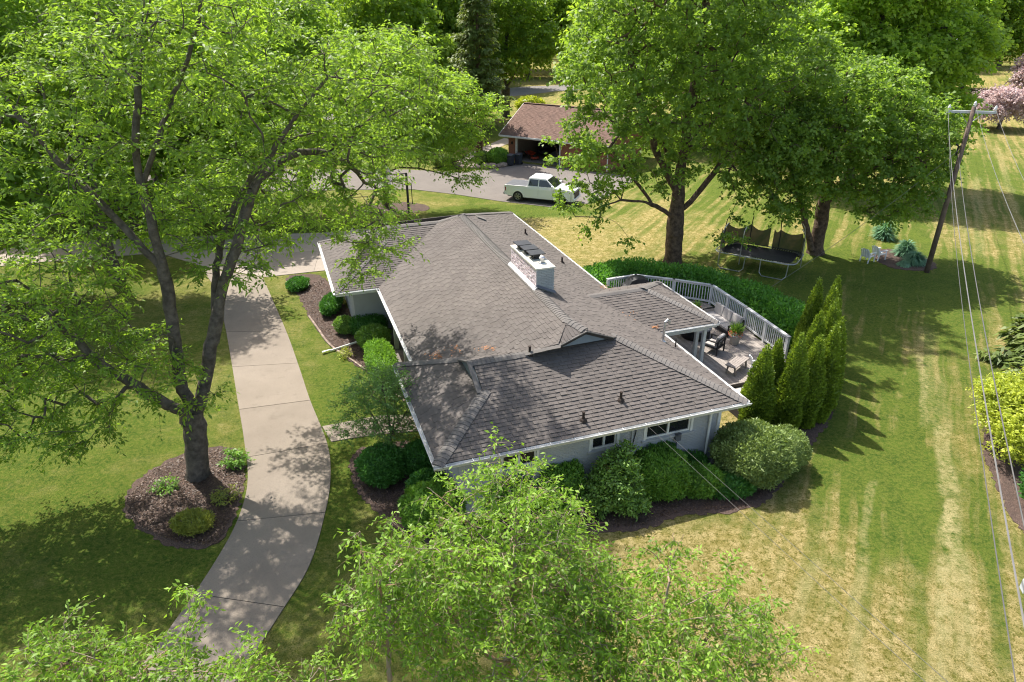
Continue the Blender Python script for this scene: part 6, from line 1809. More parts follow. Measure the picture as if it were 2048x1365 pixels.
make_tree("honey_locust", B3, limbs3, blobs3, 640, 4, M['bark_brown'], LM['locust_b'], "spreading locust rooted in mulch behind the basketball hoop", trunk_r=.26, mind=.6, shell=.35, leaf=dict(far_leaf, ll=.28, lw=.12, tl=(.6, 1.3)), step=.7, wob=.18)

# 4 the central maple
maple_leaf = dict(twigs=8, tl=(.45, 1.0), per=9, ll=.21, lw=.17, droop=.25, up=.1, spread=.95, flat=.6)
B4 = (9.95, 40.0, 0)
limbs4 = [R(B4, [(9.95,40,-.1), (9.93,40,1.4), (9.85,40,2.8), (9.8,40,4.4), (9.9,40.1,7.5), (10.2,40.2,11), (10.2,40.2,14.5)]),
          R(B4, [(9.85,40,2.7), (9.0,39.6,3.4), (7.6,39.0,4.1), (6.0,38.3,4.3), (4.6,37.8,3.9)]),
          R(B4, [(9.85,40,2.9), (11.0,39.8,4.4), (12.2,39.6,6.4), (13.2,39.4,9.0)]),
          R(B4, [(9.8,40,4.2), (8.6,40,6.2), (7.2,40.2,9.0), (6.4,40.2,12)]),
          R(B4, [(9.9,40,6.0), (10.9,40.4,8.6), (12.4,40.6,12.0)]), R(B4, [(9.85,40,3.6), (9.4,41.4,5.6), (8.8,43.4,8.4)]), R(B4, [(8.2,39.3,3.8), (6.8,38.9,5.6), (5.4,38.6,7.2)])]
blobs4 = [(0,0,14.5,5.5,4.8,2.6), (-4.4,-.4,11.2,3.4,3.6,2.4), (4.0,-.4,11.2,3.4,3.6,2.4), (-5.0,-1.2,7.6,3.0,3.0,1.9), (4.2,-.9,7.4,2.8,3.2,1.9), (-1.2,-2.4,10.0,4.6,2.4,2.4), (-5.4,-1.8,4.6,2.2,2.2,1.0), (-6.0,-2.2,3.2,1.3,1.2,.5), (4.6,-1.0,4.6,1.9,2.2,1.0), (0,3.0,9,4.5,2.6,3), (0,0,18,4.5,4,2), (1.0,-1.6,6.6,2.6,2.0,1.2), (-1.8,-2.0,5.6,2.2,1.6,.7), (-4.0,-2.6,2.3,.8,.8,.35), (2.9,-1.8,2.8,1.0,1.2,.8), (-5.0,-5.0,14.8,2.8,2.4,1.5), (-3.0,-6.4,16.0,2.8,2.4,1.2), (-2,-3.5,13.6,2.6,2.4,1.4)]
make_tree("maple_tree", B4, limbs4, blobs4, 900, 5, M['bark_brown'], LM['maple'], "large dark green maple with stout brown trunk just behind the deck hedge", trunk_r=.52, mind=.66, shell=.4, leaf=maple_leaf, step=.7, wob=.16, arch=.12)
# 5 right maple with dark and lighter neighbours
B5 = (19.4, 41.6, 0)
limbs5 = [R(B5, [(19.4,41.6,-.1), (19.35,41.6,1.6), (19.3,41.6,3.2), (19.2,41.7,6.5), (19.4,41.8,9.5)]),
          R(B5, [(19.0,41.3,0.3), (18.4,41.2,1.6), (17.8,41.2,3.2), (16.8,41,5.2), (15.8,40.8,7.6)]), R(B5, [(19.3,41.6,3.2), (21,41.2,5.0), (23,40.8,6.8)]),
          R(B5, [(19.25,41.6,4.6), (20.8,42,7.0), (22.2,42.4,8.6)]), R(B5, [(19.2,41.6,5.2), (17.6,41.8,7.4), (16.4,42,9)])]
blobs5 = [(0,0,9.6,4.2,3.6,2.0), (-3.6,-.6,8.0,2.8,3.0,2.0), (4.0,-.6,7.6,2.8,3.0,1.9), (-3.4,-1.6,5.6,2.4,2.6,1.4), (3.4,-1.6,5.2,2.6,2.6,1.4), (0,-2.4,7.6,3.8,2.2,1.8), (0,-1.8,5.2,3.2,1.8,1.1), (5.4,-.4,5.8,1.6,2.0,1.2), (2.4,-2.4,3.4,1.6,1.2,.7), (-3.0,-2.2,3.5,1.2,1.2,.6), (4.4,-1.5,3.3,1.0,1.2,.6)]
make_tree("maple_tree", B5, limbs5, blobs5, 620, 6, M['bark_brown'], LM['maple'], "leafy maple with double trunk on the lawn behind the trampoline", trunk_r=.50, mind=.66, shell=.4, leaf=maple_leaf, step=.7, wob=.16, arch=.12)
B6 = (29.5, 60.0, 0)
limbs6 = [R(B6, [(29.5,60,-.1), (29.5,60,4), (29.4,60,9), (29.4,60,15)]), R(B6, [(29.5,60,4), (32,59.6,8), (34.5,59.2,12)]), R(B6, [(29.5,60,5), (27,60,9), (25,60,13)])]
blobs6 = [(0,0,16,6,5,3), (-4.5,-.6,11.5,4,4,3), (4.6,-.6,11.0,4.2,4,3), (0,-3,9.6,5.5,2.8,3), (4.6,-2,6.4,3.2,3,2), (-3.8,-2,6.4,3.4,3,2), (0,-2.6,5.2,4,2.6,1.5), (2,0,19.5,4.5,4,2)]
make_tree("light_maple_tree", B6, limbs6, blobs6, 1050, 7, M['bark'], LM['maple_l'], "bright yellow green tree rising behind the right maple beside the utility pole", trunk_r=.5, mind=.8, shell=.45, leaf=dict(maple_leaf, ll=.36, lw=.25, tl=(.7, 1.5), per=8), step=1.0, wob=.2)

# 6 spruce and the grey tree behind it
def make_spruce(base, h, r, seed, label, z0=3.5):
    rg = np.random.default_rng(seed); pts = []
    mbt = MB(); mbt.tube([(0,0,-.1), (.1,0,h*.4), (0,0,h)], [.36, .22, .03], 10)
    V_ = []; Q_ = []; T_ = []; no = 0
    z = z0
    while z < h-.3:
        f = 1-(z-z0)/(h-z0); rr = r*(f**.75)*rg.uniform(.85, 1.1)
        for k in range(7):
            t = rg.uniform(0, 2*math.pi); L = rr*rg.uniform(.75, 1.1)
            tip = np.array([math.cos(t)*L, math.sin(t)*L, -.12*L+.3])
            mbt.tube([(0,0,z), (tip[0]*.5, tip[1]*.5, z+tip[2]*.2), (tip[0], tip[1], z+tip[2])], [.045, .03, .01], 4)
            m = int(26*L)+10
            s_ = rg.uniform(.15, 1, m)
            P = np.stack([tip[0]*s_, tip[1]*s_, z + tip[2]*s_*s_], 1) + rg.normal(0, .10, (m, 3))
            side = np.array([-math.sin(t), math.cos(t), 0])*np.where(rg.uniform(size=m) < .5, 1, -1)[:, None]
            D = unit(unit(tip)*.7 + side*.8 + np.array([0, 0, -.45]) + rg.normal(0, .2, (m, 3)))
            V, Q = leaves_geo(P, D, unit(np.array([[0, 0, 1.]])+rand_dirs(m, rg)*.6), rg.uniform(.30, .6, m)*(1.15-s_*.3), rg.uniform(.10, .2, m))
            V_.append(V); Q_.append(Q+no); no += len(V); T_.append(np.clip(rg.uniform(0, 1)*.5+rg.uniform(0, .5, m), 0, 1))
        z += .42
    e = empty("spruce_tree", base, 0, label, "tree")
    mbt.build("trunk", M['bark_pine'], e, True)
    link_mesh("crown", np_mesh("spruce", np.concatenate(V_), np.concatenate(Q_), tint=np.concatenate(T_)), e, LM['spruce'])
    return e
make_spruce((-3.3, 70.2, 0), 19, 3.2, 8, "tall dark spruce with bare lower trunk in the rockery left of the brick garage", 5.2)
make_spruce((-4.3, 91.0, 0), 20, 3.6, 9, "dark spruce farther back across the lawn, left of the grey trunk", 5.0)
B7 = (-0.9, 98.5, 0)
make_tree("grey_trunk_tree", B7, [[(0,0,-.1), (0,0,3), (0,0,8), (.5,0,13)], [(0,0,3.5), (2,0,7), (4,0,10)], [(0,0,4), (-2,0,8), (-3,0,11)]], [(0,0,14,6,5,3.5), (4,-1,9.5,3.5,3.5,2.5), (-4,-1,9.5,3.5,3.5,2.5), (0,-2,7.6,4.5,3,1.6)], 330, 10, M['bark'], LM['wood_dark'],
          "tree with smooth grey trunk on the shaded lawn behind the brick garage", trunk_r=.62, mind=1.0, shell=.4, leaf=dict(maple_leaf, ll=.45, lw=.32, tl=(.8, 1.8), per=7), step=1.2)

# 7 the small tree by the entrance walk
small_leaf = dict(twigs=8, tl=(.22, .5), per=8, ll=.085, lw=.040, droop=.2, up=.15, spread=.9, flat=.6, tw_r=.004)
B8 = tuple(hw(2.5, 20.15))
make_tree("ornamental_tree", B8, [[(0,0,-.05), (.03,0,.5), (.1,-.05,1.1), (.05,0,1.9), (-.1,.1,2.8)], [(.03,0,.5), (-.35,.2,1.2), (-.8,.3,2.0)], [(.08,0,.9), (.5,-.1,1.6), (.9,-.1,2.3)], [(.03,0,.6), (.2,.5,1.5), (.1,.9,2.3)]],
          [(-.1,.1,2.7,1.1,1.1,.7), (-.9,.2,2.1,.8,.8,.6), (.8,0,2.2,.8,.8,.6), (0,-.6,1.8,.9,.7,.5), (.1,.8,2.4,.8,.7,.5), (-1.2,-.4,1.5,.6,.6,.5), (.3,-.3,1.4,.9,.8,.4)], 190, 12, M['bark'], LM['fine'],
          "small airy grey green ornamental tree beside the entrance walk at the wing corner", trunk_r=.07, mind=.22, shell=.3, leaf=small_leaf, step=.25, want_twigs=True, wob=.05, tip_r=.005)

# 8 the young pear-like trees close to the camera
birch_leaf = dict(twigs=6, tl=(.2, .62), per=8, ll=.115, lw=.046, droop=.55, up=.12, spread=.95, flat=.7, tw_r=.0045, face_up=.35)
def young_tree(base, h, blobs, n, seed, label, limbs, lowz=2.4, r=.10):
    rs = np.random.default_rng(seed*3)
    dz = {21: .90, 22: .88, 23: .93, 24: .95}[seed]
    blobs = [(b[0], b[1], b[2]*dz, *b[3:]) for b in blobs]; limbs = [[(p[0], p[1], p[2]*dz) for p in l] for l in limbs]
    extra = []
    for b in blobs[:4]:
        for k in range(4 if n > 120 else 1):
            t = rs.uniform(0, 2*math.pi); u = rs.uniform(.3, .9)
            d_ = np.array([math.cos(t)*u, math.sin(t)*u, rs.uniform(.5, 1.0)]); d_ /= np.linalg.norm(d_)
            c_ = np.array(b[:3]); e_ = c_ + d_*np.array(b[3:6])*rs.uniform(1.2, 1.55)
            limbs = limbs + [[tuple(c_), tuple((c_+e_)/2 + np.array([0, 0, .12])), tuple(e_)]]
            for q in (.55, .75, .9, 1.0): extra.append((*(c_+(e_-c_)*q), .12, .12, .12, .045))
    blobs = list(blobs) + extra
    return make_tree("young_tree", base, limbs, blobs, n, seed, M['bark_birch'], LM['birch'], label, group="young trees nearest the camera", trunk_r=r, mind=.30, shell=.1, leaf=birch_leaf, step=.28, want_twigs=True, wob=.06, arch=.10, tip_r=.006, lowbias=.9)
Y1 = (-0.1, 9.3, 0)
young_tree(Y1, 7, [(0,.3,5.6,1.7,1.5,1.3,3.2), (-1.2,.2,5.0,1.3,1.3,1.0,1.6), (1.1,.3,4.8,1.2,1.2,1.0,1.4), (.1,1.2,6.5,.9,.7,.7,.7), (-.9,1.0,6.3,.6,.6,.6,.5), (.9,.9,6.2,.5,.6,.6,.4), (0,-.6,4.4,2.0,1.2,1.0,2.2), (-1.0,-.3,6.2,.7,.6,.6,.5), (.3,.0,7.2,.4,.4,.5,.2)], 400, 21,
   "fullest young tree at the bottom centre, its top overlapping the house corner",
   [[(0,0,-.1), (.02,0,2), (.05,.1,4), (.15,.3,5.6), (.2,.5,7.2)], [(.03,0,2.6), (-.8,.1,3.8), (-1.5,.2,5.2)], [(.03,0,2.8), (.8,.2,3.9), (1.4,.3,5.2)], [(.04,.05,3.2), (.2,.9,4.6), (.2,1.3,6.3)], [(.04,.05,3.6), (-.5,.7,5.0), (-.9,1.0,6.5)], [(.03,0,3.0), (0,-.7,4.0), (-.2,-1.2,4.8)]])
Y2 = (-5.9, 7.6, 0)
young_tree(Y2, 7, [(-.6,.3,4.6,1.5,.6,.7,1.6), (1.3,.0,4.7,1.0,.5,.5,.9), (-1.9,.5,4.7,.9,.6,.6,.8), (2.4,.1,4.5,.7,.4,.35,.5), (.2,1.2,5.4,.18,.18,.5,.22), (-.4,-.5,4.2,1.9,.8,.6,1.2)], 230, 22,
   "young tree filling the bottom left corner over the drive",
   [[(0,0,-.1), (0,0,2), (.02,.1,3.4), (.1,.6,4.6), (.22,1.3,5.9)], [(0,0,2.4), (-.9,.2,3.6), (-1.8,.5,4.8)], [(0,0,2.6), (1.0,.1,3.7), (2.4,.1,4.7)], [(.01,0,2.8), (-.3,.4,4.0), (-.6,.5,5.0)]])
Y3 = (2.6, 8.8, 0)
young_tree(Y3, 6, [(0,.3,4.2,1.5,1.3,.9,2.0), (1.2,.3,4.0,1.2,1.0,.7,1.2), (-.9,.2,4.2,1.1,1.0,.8,1.0), (.4,1.0,5.0,.5,.5,.5,.35), (1.5,1.0,4.6,.3,.3,.7,.25), (2.2,.2,3.6,.7,.6,.5,.4), (.2,-.8,3.6,1.9,1.0,.8,1.6)], 270, 23,
   "sparser young tree at the bottom right of the group, above dry lawn",
   [[(0,0,-.1), (.02,0,1.6), (.05,.1,3), (.2,.4,4.2), (.45,.8,5.6)], [(0,0,2.0), (.9,.3,3.0), (1.6,.7,4.6)], [(0,0,2.0), (-.8,.2,3.2), (-1.4,.3,4.2)], [(0,0,2.2), (1.2,0,3.0), (2.4,.1,3.6)], [(0,0,2.4), (.1,-.8,3.2), (0,-1.4,3.6)]])
Y4 = (-2.35, 8.6, 0)
young_tree(Y4, 6.6, [(0,.2,5.0,.5,.5,1.1,1.0), (.4,.6,5.7,.6,.4,.4,.5), (-.2,.2,6.2,.2,.2,.5,.2), (-.4,.1,5.0,.4,.4,.5,.4)], 90, 24,
   "slender whip with a reddish stem left of the fullest young tree",
   [[(0,0,-.1), (.02,0,2), (.05,.1,4), (.18,.35,5.6), (.28,.6,6.7)], [(.05,.1,4.2), (.5,.4,5.2), (.9,.7,5.8)]], r=.05)

# ---------------------------------------------------------------- arborvitae row, shrubs, hedges
arb = [((9.05, 21.55), 3.55, .55, "first arborvitae, half hidden by the roof corner"), ((9.75, 22.25), 3.45, .42, "slim arborvitae tucked behind the first one near the roof corner"),
       ((10.25, 21.65), 3.95, .52, "second arborvitae from the roof corner along the row front"), ((11.05, 21.95), 3.75, .50, "third arborvitae of the row front, between the two tallest"),
       ((11.75, 22.35), 4.05, .50, "fourth arborvitae at the outer corner of the row front"), ((12.3, 23.1), 3.9, .46, "arborvitae at the outer edge behind the row front"),
       ((11.75, 23.7), 3.9, .50, "arborvitae in the middle of the group touching the deck rail"), ((12.6, 24.4), 4.1, .48, "arborvitae past the middle of the row, on its lawn side"),
       ((13.1, 25.7), 4.2, .50, "tallest arborvitae near the far end of the row"), ((13.75, 26.9), 4.1, .46, "farthest arborvitae on the lawn side of the row"), ((12.7, 26.3), 4.2, .48, "farthest arborvitae beside the deck railing")]
for i, ((x, y), h, r, lb) in enumerate(arb):
    make_shrub("arborvitae", (x, y, 0), ('cone', r*1.02, h, i*1.7), 8600, 40+i, LM['arb'], lb, "arborvitae", "arborvitae row beside the deck", ll=.115, lw=.06, depth=.26, upd=.9, spike=.8, core=.76, stem=False)

def shrub(name, x, y, shape, n, seed, mat, lb, cat="shrub", group=None, **kw):
    return make_shrub(name, (x, y, 0), shape, n, seed, LM[mat], lb, cat, group, **kw)
shrub("rounded_shrub", 8.05, 18.75, ('ball', 1.32, 1.25, .95), 15000, 60, 'olive', "big rounded olive green shrub at the right end of the front wall", ll=.12, lw=.045, depth=.15, upd=.5)
shrub("rounded_shrub", 9.35, 19.35, ('ball', .85, .85, .72), 5200, 61, 'olive', "smaller rounded shrub tucked behind the big olive one toward the arborvitae", ll=.09, lw=.038)
shrub("clipped_shrub", 4.85, 18.05, ('box', .82, .80, .68, 4), 8500, 62, 'yew', "clipped square yew, brightest of the wall shrubs, under the small window", group="clipped shrubs along the front wall", ll=.115, lw=.052, depth=.1)
shrub("clipped_shrub", 4.35, 19.0, ('box', 1.05, .60, .72, 4), 7500, 63, 'yew_dark', "shaded clipped shrub against the wall behind the square yew", group="clipped shrubs along the front wall", ll=.115, lw=.052, depth=.1)
shrub("low_shrub", 6.1, 17.95, ('box', .78, .55, .42, 3), 5200, 64, 'yew', "low bright spreading shrub between the square yew and the big olive shrub", ll=.115, lw=.052)
shrub("low_shrub", 7.0, 17.85, ('box', .85, .42, .32, 3), 4200, 65, 'yew_dark', "low dark spreading shrub at the foot of the big olive shrub", ll=.115, lw=.052)
shrub("low_shrub", 6.0, 18.9, ('box', .6, .5, .38, 3), 2800, 66, 'yew_dark', "low dark shrub below the electric meter", ll=.115, lw=.052)
shrub("clipped_shrub", 1.55, 17.55, ('box', .68, .82, .72, 4), 7500, 67, 'yew', "clipped bright yew just right of the fullest young tree", group="clipped shrubs along the front wall", ll=.115, lw=.052, depth=.1)
shrub("clipped_shrub", 1.3, 18.25, ('box', .70, .55, .80, 3.5), 5200, 68, 'yew_dark', "dark clipped shrub against the wall under the left window", group="clipped shrubs along the front wall", ll=.115, lw=.052, depth=.1)
shrub("clipped_shrub", -.2, 17.3, ('box', .8, .7, .68, 4), 5200, 69, 'yew', "clipped shrub against the wall, screened by the fullest young tree", group="clipped shrubs along the front wall", ll=.115, lw=.052, depth=.1)
shrub("clipped_shrub", -2.4, 16.4, ('box', .95, .75, .62, 3), 7500, 70, 'yew', "bright clipped shrub below the front left roof corner", ll=.115, lw=.052, depth=.1)
shrub("clipped_shrub", -4.35, 18.55, ('ball', .80, .80, .62), 5600, 71, 'yew_dark', "dark rounded shrub in front of the entrance walk, nearest the drive", ll=.115, lw=.052, group="dark rounded shrubs by the wing")
shrub("clipped_shrub", -3.1, 18.9, ('ball', .66, .62, .60), 4200, 72, 'yew_dark', "dark rounded shrub under the left eave of the wing", ll=.115, lw=.052, group="dark rounded shrubs by the wing")
shrub("clipped_shrub", -2.75, 17.55, ('ball', .6, .55, .5), 3600, 73, 'yew_dark', "dark rounded shrub nearest the front left corner of the wing", ll=.115, lw=.052, group="dark rounded shrubs by the wing")
# loose broadleaf shrubs
def loose(name, x, y, blobs, n, seed, mat, lb, ll, lw, tr=.035, mind=.16, twigs=6, tl=(.12, .32), per=6):
    return make_tree(name, (x, y, 0), [[(0,0,-.03), (0,0,.25), (.02,0,.6)], [(0,0,.1), (.25,0,.5)], [(0,0,.1), (-.22,.1,.5)]], blobs, n, seed, M['bark'], LM[mat], lb, "shrub", None, trunk_r=tr, mind=mind, shell=.3,
                     leaf=dict(twigs=twigs, tl=tl, per=per, ll=ll, lw=lw, droop=.25, up=.5, spread=.9, flat=.8, tw_r=.004), step=.2, want_twigs=True, wob=.04, tip_r=.004, crown_name="foliage")
loose("broadleaf_shrub", 3.25, 17.15, [(0,0,.8,.85,.65,.65), (.1,.2,1.4,.55,.45,.4), (-.5,-.3,.5,.5,.4,.4), (.3,.5,1.75,.25,.25,.3), (.5,-.3,.4,.5,.4,.3)], 330, 80, 'rhodo', "loose glossy leaved shrub with tan new growth in front of the wall", .12, .062, mind=.13)
loose("mottled_shrub", 3.35, 17.45, [(0,.1,1.1,.55,.45,.55), (.3,0,.7,.4,.35,.4)], 110, 81, 'mixed', "tan and green mottled growth inside the loose shrub by the wall", .11, .055, mind=.15)
loose("upright_shrub", 2.35, 18.75, [(0,0,.9,.35,.3,.8), (0,0,1.7,.22,.2,.45)], 130, 82, 'yew_dark', "narrow dark upright shrub against the wall left of the small window", .11, .055, mind=.13)
loose("upright_shrub", 3.3, 18.95, [(0,0,.9,.5,.3,.8), (.2,0,1.55,.35,.25,.3)], 150, 83, 'yew_dark', "dark leafy shrub directly under the small window", .12, .06, mind=.14)
# porch side planting
shrub("clipped_hedge", -5.62, 25.9, ('box', .55, 1.45, .52, 6), 9000, 84, 'yew', "bright clipped box hedge running beside the porch posts", "hedge", ll=.11, lw=.05, depth=.08, rz=TH)
shrub("leafy_shrub", -6.4, 28.3, ('ball', .78, .70, .55), 5200, 85, 'rhodo', "pale lime leafed shrub at the far end of the porch hedge", ll=.11, lw=.06, depth=.25)
shrub("dark_shrub", -6.9, 29.7, ('box', .85, .55, .5, 3), 4200, 86, 'yew_dark', "dark green shrub against the garage wall by the cream corner", ll=.10, lw=.05, depth=.25)
shrub("dark_shrub", -8.1, 29.9, ('ball', .5, .45, .42), 3000, 87, 'rhodo', "mid green shrub left of the garage wall corner", ll=.10, lw=.05, depth=.25)
shrub("dark_shrub", -9.4, 32.6, ('ball', .5, 1.2, .38), 4200, 88, 'yew_dark', "dark green shrub along the garage side wall", ll=.11, lw=.055, depth=.25)
shrub("dark_shrub", -12.0, 35.6, ('ball', .6, .8, .28), 3600, 89, 'yew_dark', "dull green low shrub at the drive end of the long mulch bed", ll=.11, lw=.055, depth=.3)
loose("yellow_perennial", -7.55, 27.4, [(0,0,.15,.22,.2,.12)], 14, 90, 'gold', "small yellow green perennial in mulch beside the drain pipe", .13, .03, .01)
# under the big locust
shrub("juniper", -9.75, 16.15, ('ball', .62, .48, .26), 4200, 91, 'juniper', "golden brown low juniper in the mulch bed below the big trunk", ll=.10, lw=.03, depth=.4, core=.7)
loose("groundcover_plant", -9.3, 17.5, [(0,0,.12,.3,.3,.1)], 22, 92, 'juniper', "sparse low plant between the trunk and the driveway edge", .12, .04, .01)
loose("groundcover_plant", -11.4, 18.0, [(0,0,.12,.3,.25,.1)], 20, 93, 'yew', "sparse green sprig at the left edge of the trunk bed", .12, .045, .01)
loose("groundcover_plant", -9.6, 19.3, [(0,0,.25,.3,.25,.2)], 30, 94, 'yew', "light green tuft right of the big trunk foot", .13, .05, .01)
# hedge outside the deck
hg = empty("deck_hedge", (12.5, 31.5, 0), 0, "long loose dark green hedge curving round the outside of the deck railing", "hedge")
hp_ = catmull([(3.9, 33.4), (5.6, 35.2), (8.0, 34.9), (10.4, 33.6), (12.2, 31.4), (13.0, 29.6), (13.6, 28.2)], 4)
rgh = np.random.default_rng(77); Vh = []; Qh = []; Th = []; no = 0
mbh = MB()
for i, (x, y) in enumerate(hp_):
    big = .75 + .25*math.sin(i*1.3)
    shp = ('ball', 1.25+.15*big, 1.15, .78+.18*big)
    V, Q, T = shrub_geo(shp, 3000, rgh, .16, .085, .5, .4, .7)
    V[:, 2] += shp[3]*.9; V[:, 0] += x-12.5; V[:, 1] += y-31.5
    Vh.append(V); Qh.append(Q+no); Th.append(T); no += len(V)
    cv, cq = core_geo(shp, .66); cv[:, 2] += shp[3]*.9; cv[:, 0] += x-12.5; cv[:, 1] += y-31.5
    Vh.append(cv); Qh.append(cq+no); Th.append(np.full(len(cq), .1)); no += len(cv)  # dark tint on the core paints the shade inside the hedge
    mbh.tube([(x-12.5, y-31.5, 0), (x-12.4, y-31.5, .9)], .03, 5)
link_mesh("foliage", np_mesh("deck_hedge", np.concatenate(Vh), np.concatenate(Qh), tint=np.concatenate(Th)), hg, LM['hedge'])
mbh.build("stem", M['bark'], hg)
# spiky plants by the pole: fountains of blades
def spiky(x, y, r, h, n, seed, lb, mat='blue'):
    rg = np.random.default_rng(seed); mb = empty("spiky_plant", (x, y, 0), 0, lb, "spiky plant", "spiky plants by the utility pole")
    D = unit(rand_dirs(n, rg, .15, 1)*np.array([1, 1, 1.0])); L = rg.uniform(.6, 1.0, n)
    P0_ = D*np.array([.12, .12, .05]); Mid = P0_ + D*np.array([r*.6, r*.6, h*.75])*L[:, None]; Tip = Mid + D*np.array([r*.5, r*.5, h*.2])*L[:, None] - np.array([0, 0, .22])
    S_ = unit(np.cross(D, np.array([[0, 0, 1.]])))*.03
    V = np.stack([P0_-S_, P0_+S_, Mid+S_, Mid-S_, Tip], 1).reshape(-1, 3); b_ = np.arange(n)*5
    Q = np.stack([b_, b_+1, b_+2, b_+3], 1); T = np.stack([b_+3, b_+2, b_+4], 1)
    link_mesh("blades", np_mesh("blades", V, Q, T, tint=np.concatenate([rg.uniform(0, 1, n)]*2)), mb, LM[mat])
    m = MB(); m.tube([(0,0,0),(0,0,h*.3)], .08, 7); m.build("crown_base", M['bark'], mb)
spiky(24.75, 39.7, .8, 1.0, 700, 1, "largest blue green spiky clump at the mound foot, nearest the pole")
spiky(24.9, 41.2, .8, 1.35, 700, 2, "spiky clump behind the largest one")
spiky(25.2, 44.6, .9, 1.7, 600, 3, "spiky clump farthest back under the maple edge")
spiky(23.9, 39.3, .5, .35, 220, 4, "flat sprawling spiky clump left of the largest one")
# right border
make_tree("golden_shrub", (18.1, 20.2, 0), [[(0,0,0), (0,0,.6), (.1,.2,1.2)], [(0,0,.2), (-.8,0,.8)], [(0,0,.2), (.8,.3,.8)]], [(0,0,1.3,1.35,1.5,.85), (-.8,-.9,1.0,.8,.8,.6), (.8,.8,1.6,1.2,1.2,.7), (-.3,.9,1.7,.9,.9,.6)], 520, 95, M['bark'], LM['gold'], "large golden yellow shrub at the right edge in the mulch border", "shrub", trunk_r=.06, mind=.2, shell=.4,
          leaf=dict(twigs=8, tl=(.2, .45), per=8, ll=.12, lw=.055, droop=.15, up=.4, spread=.9, flat=.8, tw_r=.004), step=.3, wob=.05, tip_r=.005, crown_name="foliage")
shrub("dark_shrub", 16.9, 17.0, ('ball', .8, .9, .75), 4200, 96, 'yew_dark', "dark glossy shrub at the right edge below the golden shrub", ll=.12, lw=.06, depth=.3)
make_spruce((22.6, 26.6, 0), 2.6, 1.5, 97, "low dark spreading evergreen at the right edge behind the golden shrub", .25)
make_spruce((19.9, 23.2, 0), 2.0, 1.2, 98, "small dark evergreen between the golden shrub and the low spreading one", .2)
make_shrub("overhanging_evergreen", (8.9, 7.6, 0), ('cone', 1.0, 4.2, 2.0), 2600, 99, LM['yew'], "sparse evergreen tip showing at the lower right edge by the wires", "evergreen", ll=.14, lw=.04, depth=.5, core=.5)
# neighbour's shrubs
shrub("round_shrub", -1.35, 67.7, ('ball', 1.05, .95, .8), 4200, 100, 'yew', "bright round shrub at the corner of the brick garage beside the bins", ll=.16, lw=.08)
shrub("round_shrub", -2.9, 68.2, ('ball', .75, .75, .6), 2600, 101, 'olive', "duller round shrub between the rockery trunk and the bright round one", ll=.15, lw=.07)
shrub("round_shrub", -6.6, 66.6, ('ball', 1.3, .8, .7), 3200, 102, 'olive', "loose shrub at the left end of the rockery", ll=.18, lw=.09, depth=.4)
for k, (x, y, mt, lb) in enumerate([(-9, 101, 'gold', "pale flowering shrub far across the lawn, left of the grey trunk"), (-4.8, 100, 'gold', "pale flowering shrub just left of the grey trunk"), (2.6, 102, 'gold', "pale flowering shrub just right of the grey trunk"), (-13.5, 100, 'yew', "green shrub at the left end of the far border")]):
    shrub("border_shrub", x, y, ('ball', 2.2, 1.2, 1.1), 1600, 110+k, mt, lb, group="shrubs of the far border", ll=.32, lw=.2, depth=.4)

# blossom trees at the far right
bl_leaf = dict(twigs=8, tl=(.5, 1.1), per=7, ll=.26, lw=.20, droop=.3, up=.1, spread=.95, flat=.6)
make_tree("blossom_tree", (61.0, 88.5, 0), [[(0,0,0), (0,0,1.4), (.3,0,3.2)], [(0,0,1.2), (-1.6,0,2.6)], [(0,0,1.2), (1.8,0,2.8)]], [(0,0,3.4,3.6,3.2,1.6), (-2.4,-1,2.6,1.8,1.8,1.1), (2.4,-1,2.8,2,2,1.1)], 240, 120, M['bark'], LM['blossom'], "smaller pink white blossom tree behind the tall utility pole", trunk_r=.2, mind=.5, leaf=bl_leaf, step=.6)
make_tree("blossom_tree", (83.5, 112, 0), [[(0,0,0), (0,0,2), (.3,0,5)], [(0,0,1.6), (-2.6,0,4)], [(0,0,1.6), (2.8,0,4.4)]], [(0,0,5.4,5.4,4.4,2.6), (-3.6,-1.4,3.8,3,2.6,1.6), (3.4,-1,4.2,3,3,1.8)], 420, 121, M['bark'], LM['blossom'], "large pink white blossom tree at the top right edge", trunk_r=.3, mind=.7, leaf=dict(bl_leaf, ll=.36, lw=.28, tl=(.8, 1.6)), step=.8)

